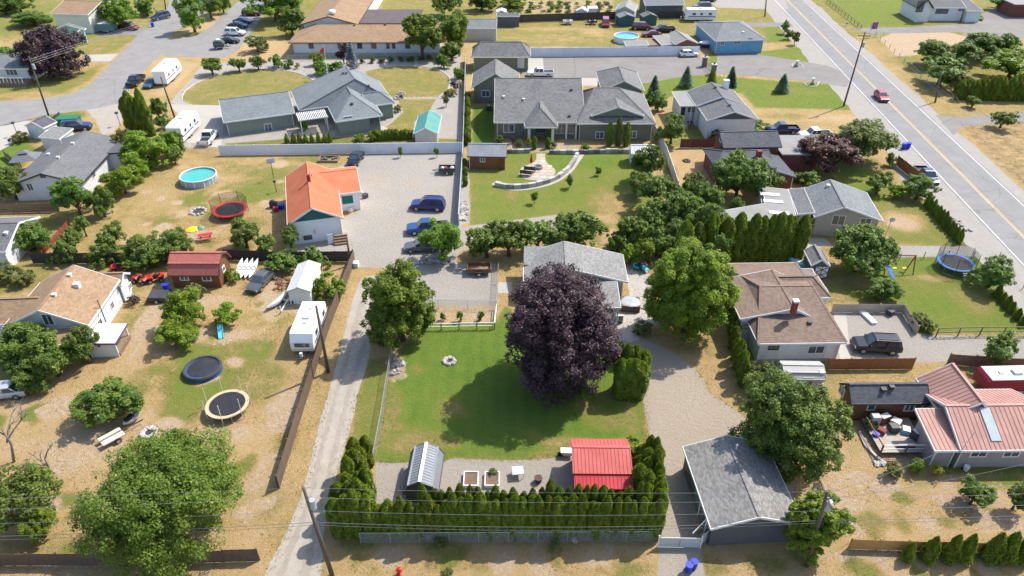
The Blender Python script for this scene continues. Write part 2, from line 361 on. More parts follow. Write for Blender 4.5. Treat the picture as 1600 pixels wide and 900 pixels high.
# --- lawn below the big grey house
paint([(733, 262), (735, 243), (790, 240), (985, 236), (990, 255), (1020, 300), (1040, 345), (1010, 390), (960, 400), (880, 345), (872, 335), (736, 352)], GREEN, .56, .5)
spot(955, 320, 35, 22, GREEN, .3); spot(950, 365, 20, 22, GREEN, .15); spot(940, 345, 30, 10, GREEN, .22); spot(960, 345, 25, 18, DIRT, .25); spot(945, 385, 12, 12, DIRT, .4); spot(890, 330, 40, 8, GREEN, .5); spot(780, 320, 40, 16, GREEN, .58); spot(930, 255, 40, 8, GREEN, .75)
paint([(735, 245), (760, 238), (842, 240), (840, 252), (800, 262), (790, 285), (735, 290)], GREEN, .5, .4)
paint([(852, 241), (895, 241), (885, 262), (868, 268), (856, 255)], GREEN, .72, .3)
paint([(793, 240), (840, 239), (838, 250), (800, 256), (790, 252)], GREEN, .6, .3)
paint([(740, 168), (772, 168), (772, 224), (740, 224)], GREEN, .98, .3)
paint([(775, 222), (905, 222), (905, 238), (775, 238)], (SOIL, GRAV), (.35, .5), .3)
paint([(730, 262), (733, 262), (735, 350), (715, 352), (720, 262)], GRAV, .9, .2)
# --- paved forecourt
paint([(780, 35), (960, 35), (985, 55), (980, 74), (775, 72)], GREEN, .38, 1)
for a in ((850, 60, 60, 6, .3), (930, 50, 20, 6, .2), (800, 70, 30, 3, .5), (860, 45, 50, 3, .25)): spot(*a[:4], GREEN, a[4])
paint([(785, 0), (960, 0), (960, 20), (785, 22)], (GREEN, DIRT, SOIL), (.45, .5, .1), .8)
paint([(1000, 128), (1045, 120), (1100, 118), (1330, 135), (1352, 165), (1330, 172), (1180, 168), (1160, 145), (1050, 150), (1010, 165)], GREEN, .62, .6)
paint([(1110, 82), (1200, 80), (1270, 70), (1290, 95), (1265, 106), (1105, 104)], GREEN, .6, .6)
paint([(1195, 35), (1240, 40), (1260, 65), (1200, 66)], GREEN, .6, .6)
paint([(1180, 168), (1340, 172), (1380, 195), (1380, 205), (1190, 196)], (GREEN, DIRT), (.22, .2), .8)
for a in ((1225, 140, 30, 3, .45), (1260, 145, 40, 4, .5), (1230, 182, 40, 5, .35), (1300, 185, 40, 6, .12), (1230, 98, 40, 3, .5)): spot(*a[:4], GREEN, a[4])
spot(1320, 185, 30, 5, DIRT, .5)
paint([(1085, 50), (1130, 42), (1115, 75), (1095, 72)], GREEN, .7, .5)
paint([(1040, 225), (1100, 232), (1112, 270), (1085, 290), (1060, 292), (1042, 240)], (GREEN, DIRT), (.1, .2), .5)
spot(1050, 268, 8, 10, GREEN, .5)
paint([(1045, 190), (1110, 205), (1110, 232), (1040, 228)], GREEN, .5, .6)
# --- east side of the main road
paint([(1285, 0), (1430, 0), (1425, 38), (1340, 44), (1312, 18)], GREEN, .58, .8)
paint([(1430, 38), (1505, 36), (1500, 46), (1340, 48)], GREEN, .5, .6)
paint([(1372, 62), (1395, 52), (1480, 50), (1525, 62), (1515, 76), (1450, 84), (1400, 88)], (DIRT, GREEN), (.9, .1), .7)
paint([(1340, 55), (1375, 60), (1460, 148), (1480, 160), (1560, 160), (1700, 165), (1700, 178), (1475, 185), (1440, 150)], (GREEN, DIRT), (.28, .25), .8)
paint([(1400, 88), (1700, 70), (1700, 130), (1520, 145), (1440, 135)], (GREEN, SOIL), (.42, .2), 1)
paint([(1500, 195), (1560, 190), (1800, 188), (1800, 330), (1640, 330), (1590, 290), (1520, 225)], (GREEN, DIRT, SOIL), (.2, .2, .42), .8)
# --- west verge and lots by the main road
paint([(1240, 250), (1300, 240), (1370, 250), (1400, 290), (1450, 320), (1525, 385), (1400, 380), (1370, 345), (1330, 300), (1245, 285)], GREEN, .5, 1)
for a in ((1410, 345, 30, 14, .15), (1370, 265, 20, 8, .3), (1350, 300, 20, 8, .75), (1420, 315, 30, 8, .4), (1480, 350, 25, 10, .55)): spot(*a[:4], GREEN, a[4])
spot(1410, 350, 25, 12, DIRT, .6); spot(1500, 345, 12, 20, DIRT, .5)
paint([(1380, 384), (1525, 384), (1570, 398), (1600, 430), (1560, 400), (1400, 402), (1380, 395)], GRAV, .9, .5)
paint([(1395, 400), (1560, 402), (1600, 440), (1640, 520), (1420, 520), (1400, 470), (1290, 470), (1290, 420), (1390, 415)], GREEN, .62, .8)
for a in ((1450, 435, 40, 6, .28), (1520, 470, 30, 20, .38), (1430, 450, 30, 12, .55), (1330, 440, 40, 12, .35), (1310, 465, 20, 8, .3), (1560, 430, 20, 10, .2), (1490, 500, 40, 10, .6)): spot(*a[:4], GREEN, a[4])
paint([(1300, 488), (1412, 488), (1425, 520), (1460, 524), (1720, 530), (1720, 560), (1440, 566), (1330, 563), (1290, 560), (1290, 500)], GRAV, 1, .4)
paint([(1290, 556), (1420, 558), (1420, 570), (1290, 572)], (GREEN, DIRT), (.3, .6), .5)
paint([(1195, 290), (1230, 350), (1255, 400), (1240, 420), (1130, 410), (1090, 330)], (GREEN, DIRT), (.3, .3), 1)
paint([(1145, 530), (1190, 560), (1330, 570), (1320, 640), (1200, 620), (1140, 580)], (GREEN, DIRT), (.35, .3), .8)
# --- dry yard bottom right
paint([(1260, 735), (1300, 690), (1340, 655), (1365, 650), (1380, 720), (1460, 732), (1720, 735), (1720, 840), (1330, 850), (1290, 800), (1240, 790)], (GREEN, DIRT), (.14, .3), .8)
for a in ((1340, 790, 30, 14, .6), (1300, 760, 30, 8, .5), (1400, 800, 50, 20, .3)): spot(*a[:4], DIRT, a[4])
for a in ((1520, 790, 50, 18, .42), (1560, 755, 50, 8, .45), (1450, 755, 50, 8, .3), (1490, 815, 50, 8, .35), (1430, 780, 40, 10, .2)): spot(*a[:4], GREEN, a[4])
paint([(1370, 650), (1345, 690), (1365, 712), (1385, 728), (1440, 728), (1440, 650)], (SOIL, DIRT), (.25, .6), .4)
paint([(1460, 728), (1720, 728), (1720, 745), (1460, 740)], GREEN, .6, .5)
# --- back yard left strip
paint([(-60, 330), (60, 330), (190, 300), (190, 400), (110, 410), (-60, 440)], GREEN, .3, 1)
spot(75, 350, 20, 6, GREEN, .5); spot(60, 322, 30, 3, DIRT, .5)
paint([(-20, 420), (110, 400), (60, 450), (0, 460), (-40, 470)], GREEN, .4, .8)

# worn and weedy patches of many sizes through the rough yards
rq = random.Random(12)
for zone, n in (([(-30, 900), (-30, 620), (120, 580), (220, 480), (420, 440), (530, 440), (515, 505), (437, 765), (405, 900)], 130), ([(1262, 745), (1300, 700), (1345, 700), (1400, 740), (1600, 745), (1600, 840), (1330, 850), (1300, 800)], 60), ([(160, 300), (215, 262), (300, 240), (440, 250), (440, 330), (430, 395), (160, 395)], 50), ([(410, 900), (520, 850), (1020, 850), (1020, 900)], 30), ([(1100, 860), (1600, 868), (1600, 900), (1100, 900)], 24), ([(740, 300), (880, 300), (1000, 250), (1020, 320), (960, 390), (880, 340), (740, 345)], 26), ([(600, 560), (780, 520), (1000, 600), (1000, 680), (600, 715)], 26)):
    zp = gxy(zone); za = np.array(zp)
    for _ in range(n):
        cx, cy = rq.uniform(za[:, 0].min(), za[:, 0].max()), rq.uniform(za[:, 1].min(), za[:, 1].max())
        if float(sdf(zp, np.array([cx]), np.array([cy]))[0]) < .2: continue
        r = rq.uniform(.35, 1.7); el = rq.uniform(.5, 1); an = rq.uniform(0, 3.14); lawn = n == 26
        pg_ = [(cx+r*(math.cos(t)*math.cos(an)-el*math.sin(t)*math.sin(an))*rq.uniform(.7, 1.2), cy+r*(math.cos(t)*math.sin(an)+el*math.sin(t)*math.cos(an))*rq.uniform(.7, 1.2)) for t in np.linspace(0, 6.28, 10)[:-1]]
        k = rq.random()
        if lawn: paint(pg_, GREEN, rq.uniform(.38, .6), .6, True)
        elif k < .55: paint(pg_, (DIRT, GREEN), (rq.uniform(.4, .85), .1), .55, True)
        elif k < .85: paint(pg_, (GREEN, DIRT), (rq.uniform(.35, .6), 0), .5, True)
        else: paint(pg_, (SOIL, GREEN), (rq.uniform(.3, .5), .2), .4, True)
def ground_material():
    m, n, b = newmat('ground_cover')
    pos = nd(n, 'ShaderNodeNewGeometry').outputs['Position']
    at = nd(n, 'ShaderNodeAttribute', attribute_name='cover'); sp = nd(n, 'ShaderNodeSeparateColor'); n.links.new(at.outputs['Color'], sp.inputs[0])
    n1 = noise(n, pos, .55, 5, .62); n2 = noise(n, pos, 2.6, 5, .7); n3 = noise(n, pos, 11, 4, .75); n4 = noise(n, pos, .12, 3)
    def mad(src, k, add):
        x = nd(n, 'ShaderNodeMath', operation='MULTIPLY_ADD'); n.links.new(src, x.inputs[0]); x.inputs[1].default_value = k
        if hasattr(add, 'is_linked'): n.links.new(add, x.inputs[2])
        else: x.inputs[2].default_value = add
        return x.outputs[0]
    def edge(src, k1=.55, k2=.45, lo=.36, hi=.64):
        e = mad(n1, k1, mad(n2, k2, mad(src, 1.0, -.5*(k1+k2)))); return ramp(n, e, lo, hi)
    # grass: straw -> olive -> lush
    g = mad(n4, .3, mad(n1, .5, mad(n2, .6, mad(n3, .5, mad(sp.outputs[0], 1.0, -.95)))))
    cr = nd(n, 'ShaderNodeValToRGB'); n.links.new(g, cr.inputs[0]); e = cr.color_ramp.elements
    stops = ((0., (.56, .39, .23)), (.12, (.54, .37, .185)), (.25, (.46, .32, .135)), (.38, (.28, .235, .075)), (.5, (.205, .225, .042)), (.68, (.14, .22, .024)), (.84, (.098, .20, .017)), (1., (.07, .165, .014)))
    e[0].position, e[0].color = stops[0][0], c4(stops[0][1]); e[1].position, e[1].color = stops[-1][0], c4(stops[-1][1])
    for p, c in stops[1:-1]: e.new(p).color = c4(c)
    grass = mixc(n, ramp(n, n3, .38, .72), mixc(n, .3, cr.outputs[0], (.07, .055, .018)), mixc(n, .1, cr.outputs[0], (.6, .5, .28)))
    wv = nd(n, 'ShaderNodeTexWave', Scale=.2, Distortion=3.5); wv.inputs['Detail'].default_value = 2; n.links.new(pos, wv.inputs['Vector'])
    gm = ramp(n, sp.outputs[0], .45, .75); sm = nd(n, 'ShaderNodeMath', operation='MULTIPLY'); n.links.new(gm, sm.inputs[0]); n.links.new(ramp(n, wv.outputs['Fac'], .3, .7), sm.inputs[1])
    s2 = nd(n, 'ShaderNodeMath', operation='MULTIPLY'); n.links.new(sm.outputs[0], s2.inputs[0]); s2.inputs[1].default_value = .09
    grass = mixc(n, s2.outputs[0], grass, (.26, .30, .05))
    dirtc = mixc(n, ramp(n, n2, .3, .7), (.43, .305, .185), (.62, .485, .335))
    dirtc = mixc(n, ramp(n, n3, .3, .8), mixc(n, .3, dirtc, (.14, .1, .06)), dirtc)
    c = mixc(n, edge(sp.outputs[2], 1.0, 1.1, .34, .6), grass, dirtc)
    vor = nd(n, 'ShaderNodeTexVoronoi', Scale=7.0); n.links.new(pos, vor.inputs['Vector'])
    grav = mixc(n, ramp(n, n4, .3, .7), (.32, .297, .265), (.39, .357, .315))
    grav = mixc(n, .33, grav, mixc(n, ramp(n, n3, .3, .72), (.2, .185, .165), (.62, .58, .52)))
    grav = mixc(n, mad(sp.outputs[2], .8, 0.0), grav, mixc(n, ramp(n, n3, .3, .75), (.35, .275, .195), (.53, .43, .32)))
    grav = mixc(n, ramp(n, n1, .55, .75), grav, mixc(n, .25, grav, (.42, .36, .27)))
    c = mixc(n, edge(sp.outputs[1], .25, .3, .4, .6), c, grav)
    soil = mixc(n, n2, (.07, .05, .035), (.16, .11, .075))
    al = mad(at.outputs['Alpha'], 1.0, 0.0)
    c = mixc(n, edge(al, .6, .6), c, soil)
    n.links.new(c, b.inputs['Base Color']); b.inputs['Roughness'].default_value = .95; b.inputs['Specular IOR Level'].default_value = .12
    bump(n, b, mad(n3, .7, mad(n2, .6, 0.0)), 1.0, .3)
    return m
def ground():
    nx, ny = len(xs), len(ys)
    i = np.arange(nx*ny).reshape(ny, nx); f = np.stack([i[:-1, :-1], i[:-1, 1:], i[1:, 1:], i[1:, :-1]], -1).reshape(-1, 4)
    me = bpy.data.meshes.new('ground'); me.vertices.add(nx*ny); me.loops.add(f.size); me.polygons.add(len(f))
    me.vertices.foreach_set('co', np.stack([PX, PY, np.zeros_like(PX)], -1).ravel())
    me.loops.foreach_set('vertex_index', f.ravel().astype(np.int32)); me.polygons.foreach_set('loop_start', np.arange(0, f.size, 4, dtype=np.int32))
    me.update(); me.validate()
    a = me.attributes.new('cover', 'FLOAT_COLOR', 'POINT'); a.data.foreach_set('color', COV.astype(np.float32).ravel())
    me.materials.append(ground_material())
    o = bpy.data.objects.new('ground', me); COL.objects.link(o); tag(o, kind='structure')
ground()
# ================================================================ ROADS, PATHS
def ragged(poly, step=.35, amp=.12):
    out = []; n = len(poly); rr = random.Random(len(poly)*7+int(poly[0][0]))
    for i in range(n):
        a, b = Vector(poly[i]), Vector(poly[(i+1) % n]); L = (b-a).length; k = max(1, int(L/step))
        if L > 400: k = 1
        for j in range(k):
            p = a.lerp(b, j/k)
            if j: p += Vector((rr.gauss(0, amp), rr.gauss(0, amp)))
            out.append((p.x, p.y))
    return out
def smooth_poly(pts, it=1):
    for _ in range(it):
        q = []
        for i in range(len(pts)):
            a, b = Vector(pts[i]), Vector(pts[(i+1) % len(pts)]); q += [tuple(a.lerp(b, .25)), tuple(a.lerp(b, .75))]
        pts = q
    return pts
def sheet(name, px, mat, z=.006, amp=.1, world=False, smooth=0):
    p = px if world else gxy(px)
    if smooth: p = smooth_poly(p, smooth)
    p = ragged(p, .35, amp*.6) if amp else p
    from mathutils.geometry import tessellate_polygon
    tr = tessellate_polygon([[Vector((a[0], a[1], 0)) for a in p]])
    o = MB().add([(a[0], a[1], z) for a in p], [list(t) for t in tr]).build(name, mat)
    me = o.data
    for pl in me.polygons:
        if pl.normal.z < 0: pl.flip()
    return tag(o, kind='structure')
def asphalt(name, col, worn=.25, sc=.35, crack=0):
    m, n, b = newmat(name)
    pos = nd(n, 'ShaderNodeNewGeometry').outputs['Position']
    a, f, k = noise(n, pos, sc, 5, .65), noise(n, pos, 9, 4, .8), noise(n, pos, 2.2, 4, .7)
    c = mixc(n, ramp(n, a, .3, .7), [x*(1-worn*.6) for x in col], [x*(1+worn*.6) for x in col])
    c = mixc(n, .3, c, mixc(n, ramp(n, f, .3, .7), [x*.5 for x in col], [min(1, x*1.7) for x in col]))
    c = mixc(n, ramp(n, k, .62, .72), c, mixc(n, .35, c, [x*.55 for x in col]))
    vo = nd(n, 'ShaderNodeTexVoronoi', feature='DISTANCE_TO_EDGE', Scale=crack or .1); wp = nd(n, 'ShaderNodeVectorMath', operation='ADD'); n.links.new(pos, wp.inputs[0]); ns = nd(n, 'ShaderNodeTexNoise', Scale=.5, Detail=6); n.links.new(pos, ns.inputs['Vector']); n.links.new(ns.outputs['Color'], wp.inputs[1]); n.links.new(wp.outputs[0], vo.inputs['Vector'])
    if crack: c = mixc(n, ramp(n, vo.outputs['Distance'], .009, .003), c, mixc(n, .28, c, [x*.3 for x in col]))
    n.links.new(c, b.inputs['Base Color']); b.inputs['Roughness'].default_value = .9; b.inputs['Specular IOR Level'].default_value = .2
    bump(n, b, f, .3, .03)
    return m
ASPH = asphalt('road_asphalt', (.205, .2, .195), .25, .35, .11); ASPH2 = asphalt('street_asphalt', (.215, .207, .197), .25, .35, .09); SHO = asphalt('shoulder_gravel', (.27, .25, .225), .2, .8)
LANEM = asphalt('lane_gravel', (.3, .268, .225), .3, .9); DRIVE = asphalt('driveway_asphalt', (.19, .177, .165), .3, .25, .07); SLAB = asphalt('pale_concrete', (.34, .315, .28), .12)
# main road: straight, drawn from two points on each line
def road_frame():
    pts = [(1230, 0), (1340, 105), (1462, 225), (1600, 371)]
    w = [G(*p) for p in pts]; d = (w[-1]-w[0]).normalized(); return w[0], d, Vector((-d.y, d.x, 0))
RO, RD, RN = road_frame()
def rstrip(name, o0, o1, mat, z, s0=-400, s1=420, amp=.0, dash=None):
    p = [RO+RD*s0+RN*o0, RO+RD*s1+RN*o0, RO+RD*s1+RN*o1, RO+RD*s0+RN*o1]
    return sheet(name, [(v.x, v.y) for v in p], mat, z, amp, True)
def roff(px, py): return (G(px, py)-RO).dot(RN)
OL = sum(roff(*p) for p in ((1232, 27), (1312, 114), (1426, 225), (1560, 360)))/4
OR = sum(roff(*p) for p in ((1282, 30), (1350, 86), (1450, 182), (1545, 267)))/4
SL = sum(roff(*p) for p in ((1205, 27), (1290, 120), (1365, 210), (1470, 350)))/4; SR = sum(roff(*p) for p in ((1300, 40), (1380, 100), (1480, 182), (1590, 282)))/4
def wavy(name, o0, o1, mat, z, amp):
    n = 140; L = [RO+RD*(-60+i*3)+RN*(o0+random.gauss(0, amp)) for i in range(n)]; Rr = [RO+RD*(-60+i*3)+RN*(o1+random.gauss(0, amp)) for i in range(n)]
    m = MB().add([(v.x, v.y, z) for v in L+Rr], [[i, i+1, n+i+1, n+i] for i in range(n-1)]); o = m.build(name, mat)
    for pl in o.data.polygons:
        if pl.normal.z < 0: pl.flip()
    return tag(o, kind='structure')
wavy('road_shoulder', SL, SR, SHO, .004, .13)
wavy('main_road', OL-.4*(1 if OL < OR else -1), OR+.4*(1 if OL < OR else -1), ASPH, .009, .05)
LINE = M('road_line_white', (.62, .62, .6), .7, .25, 2, world=True); YEL = M('road_line_yellow', (.58, .42, .14), .7, .25, 2, world=True)
for o_, mm in ((OL, LINE), (OR, LINE)): wavy('edge_line', o_-.055, o_+.055, mm, .014, .01)
for k in (-.14, .14): wavy('centre_line', k-.05, k+.05, YEL, .014, .008)
sheet('shoulder_pullout', [(1345, 165), (1385, 205), (1430, 262), (1480, 330), (1560, 400), (1540, 395), (1470, 320), (1418, 300), (1390, 245), (1382, 215), (1350, 190)], SHO, .0065, .15)
sheet('side_drive', [(1120, 83), (1180, 83), (1180, 84), (1290, 102), (1318, 112), (1330, 124), (1322, 136), (1290, 131), (1180, 119), (1095, 113), (1095, 102), (1120, 103)], DRIVE, .0125, .06)
sheet('forecourt', [(815, 88), (1090, 85), (1108, 103), (1110, 116), (1070, 119), (1010, 130), (960, 132), (870, 132), (815, 118)], DRIVE, .0085, .05)
sheet('forecourt_pad', [(820, 90), (848, 90), (850, 110), (822, 110)], SLAB, .0125, 0)
sheet('forecourt_pad', [(905, 122), (945, 122), (945, 134), (905, 134)], SLAB, .0125, 0)
sheet('side_drive', [(1330, 44), (1350, 44), (1430, 42), (1520, 36), (1545, 14), (1600, 12), (1640, 60), (1520, 62), (1500, 50), (1360, 53)], DRIVE, .0125, .08)
sheet('side_drive', [(1462, 180), (1500, 183), (1600, 175), (1700, 174), (1700, 190), (1560, 192), (1505, 197), (1490, 212)], DRIVE, .0125, .1)
sheet('side_drive', [(1090, 43), (1150, 36), (1215, 35), (1235, 36), (1240, 42), (1160, 42), (1110, 50), (1075, 46)], DRIVE, .0125, .06)
sheet('side_drive', [(1105, 0), (1225, -5), (1232, 14), (1180, 14), (1120, 12)], SHO, .0125, .1)
# street on the left: two arms
sheet('street', [(-60, 168), (0, 158), (60, 155), (110, 148), (140, 132), (165, 108), (190, 82), (215, 55), (240, 35), (262, 10), (275, -30), (360, -30), (330, 15), (272, 50), (262, 62), (256, 85), (238, 96), (222, 115), (202, 140), (196, 160), (172, 172), (135, 172), (70, 180), (0, 198), (-60, 214)], ASPH2, .006, .12)
sheet('parking_lot', [(262, 62), (310, 54), (332, 40), (345, 26), (375, 0), (395, -20), (440, -20), (436, 6), (412, 24), (402, 38), (372, 78), (352, 90), (300, 89), (255, 88)], ASPH2, .0085, .1)
sheet('driveway', [(135, 172), (196, 160), (205, 168), (190, 190), (178, 208), (160, 212), (150, 190)], LANEM, .0105, .15)
sheet('driveway', [(128, 86), (185, 84), (172, 96), (130, 96)], SLAB, .0105, .03)
sheet('driveway', [(150, 52), (182, 47), (232, 42), (215, 55), (150, 56)], DRIVE, .0105, .03)
sheet('driveway', [(262, 163), (270, 163), (352, 165), (352, 172), (345, 230), (262, 232), (285, 185)], SLAB, .0085, .03)
sheet('driveway', [(-60, 222), (0, 198), (40, 188), (58, 192), (60, 200), (20, 225), (-60, 265)], SLAB, .0105, .06)
sheet('lane', LANE, LANEM, .006, .07, smooth=2)
sheet('path', [(150, 292), (165, 282), (185, 250), (178, 248), (150, 272), (142, 286)], SLAB, .0065, .03)
sheet('patio', [(975, 412), (1010, 412), (1018, 440), (1022, 490), (1030, 505), (985, 510), (962, 508), (962, 480), (985, 470)], SLAB, .0085, .03)
sheet('walkway', [(958, 505), (985, 508), (1000, 530), (985, 535), (965, 528)], SLAB, .0065, .05)
sheet('walkway', [(778, 441), (800, 441), (800, 458), (778, 458)], SLAB, .0085, 0)
sheet('driveway', [(1302, 488), (1322, 488), (1330, 562), (1312, 562)], SLAB, .0085, .06)
sheet('walkway', [(520, 212), (600, 206), (606, 200), (595, 196), (515, 204)], SLAB, .0085, .03)
sheet('path', [(1235, 372), (1290, 372), (1300, 384), (1260, 390)], SLAB, .0065, .05)

# dry grass clumps standing in the rough yards
def tufts(n=38000):
    rng = np.random.default_rng(3); x = rng.uniform(-48, 48, n*4); y = rng.uniform(31, 92, n*4)
    k = (np.abs(x) < (y*.5+24)); x, y = x[k], y[k]
    ix = np.clip(np.searchsorted(xs, x), 0, len(xs)-1); iy = np.clip(np.searchsorted(ys, y), 0, len(ys)-1); c = COV[iy*len(xs)+ix]
    patch = np.sin(x*.9+np.sin(y*.7)*2)+np.sin(y*1.1+x*.4)
    keep = (c[:, 0] < .5) & (c[:, 1] < .25) & (c[:, 3] < .4) & (rng.random(len(x)) < np.clip(.5+.3*patch-.5*c[:, 2], .08, 1))
    lane = np.array(gxy(LANE)); keep &= sdf(lane, x, y) < -.1
    x, y, c = x[keep][:n], y[keep][:n], c[keep][:n]
    for pl in ([(437, 766), (470, 657), (512, 522), (555, 410)], [(405, 880), (140, 886), (-20, 886)], [(564, 850), (800, 849), (1024, 848)], [(585, 726), (597, 660), (613, 556)], [(1327, 861), (1460, 865), (1600, 868)], [(415, 905), (465, 800), (484, 737), (497, 675), (519, 602)], [(500, 905), (507, 820), (527, 737), (543, 680), (559, 612)], [(1008, 600), (1010, 690)], [(1085, 570), (1112, 615), (1150, 642)], [(1292, 574), (1425, 573)], [(1460, 528), (1600, 527)], [(662, 519), (773, 517)], [(590, 722), (700, 718), (800, 720), (885, 714)]):
        P = [G(*q) for q in pl]
        for a, b in zip(P, P[1:]):
            k = int((b-a).length*16); t = rng.random(k); x = np.append(x, a.x+(b.x-a.x)*t+rng.normal(size=k)*.22); y = np.append(y, a.y+(b.y-a.y)*t+rng.normal(size=k)*.22); cc = np.zeros((k, 4)); cc[:, 0] = rng.uniform(.2, .75, k); c = np.concatenate([c, cc])
    m = len(x)
    pos = np.stack([x, y, np.full(m, .05)], -1); nr = rng.normal(size=(m, 3)); nr[:, 2] *= .5
    ax = rng.normal(size=(m, 3))*.7+np.array([0, 0, 1.])
    me = leaf_mesh('grass_tufts', pos, nr, ax, rng.uniform(.04, .1, m), np.clip(c[:, 0]*1.6+rng.normal(size=m)*.25, 0, 1), leafmat('leaf_dry_grass', (.6, .44, .25), (.26, .26, .08), .3), .45)
    o = bpy.data.objects.new('grass_tufts', me); COL.objects.link(o); tag(o, 'clumps of dry grass in the rough yards', 'grass', kind='stuff')

TRK = asphalt('lane_wheel_track', (.26, .228, .185), .35, 1.4)
for t0, t1 in ((.2, .36), (.62, .8)):
    Lf = [(410, 905), (463, 800), (482, 737), (495, 675), (517, 602), (530, 555), (545, 490), (562, 440)]; Rt = [(502, 905), (509, 815), (528, 735), (544, 680), (560, 608), (576, 560), (600, 490), (620, 445)]
    mk = lambda t: [(a[0]+(b[0]-a[0])*t, a[1]+(b[1]-a[1])*t) for a, b in zip(Lf, Rt)]
    sheet('wheel_track', mk(t0)+list(reversed(mk(t1))), TRK, .0095, .16)
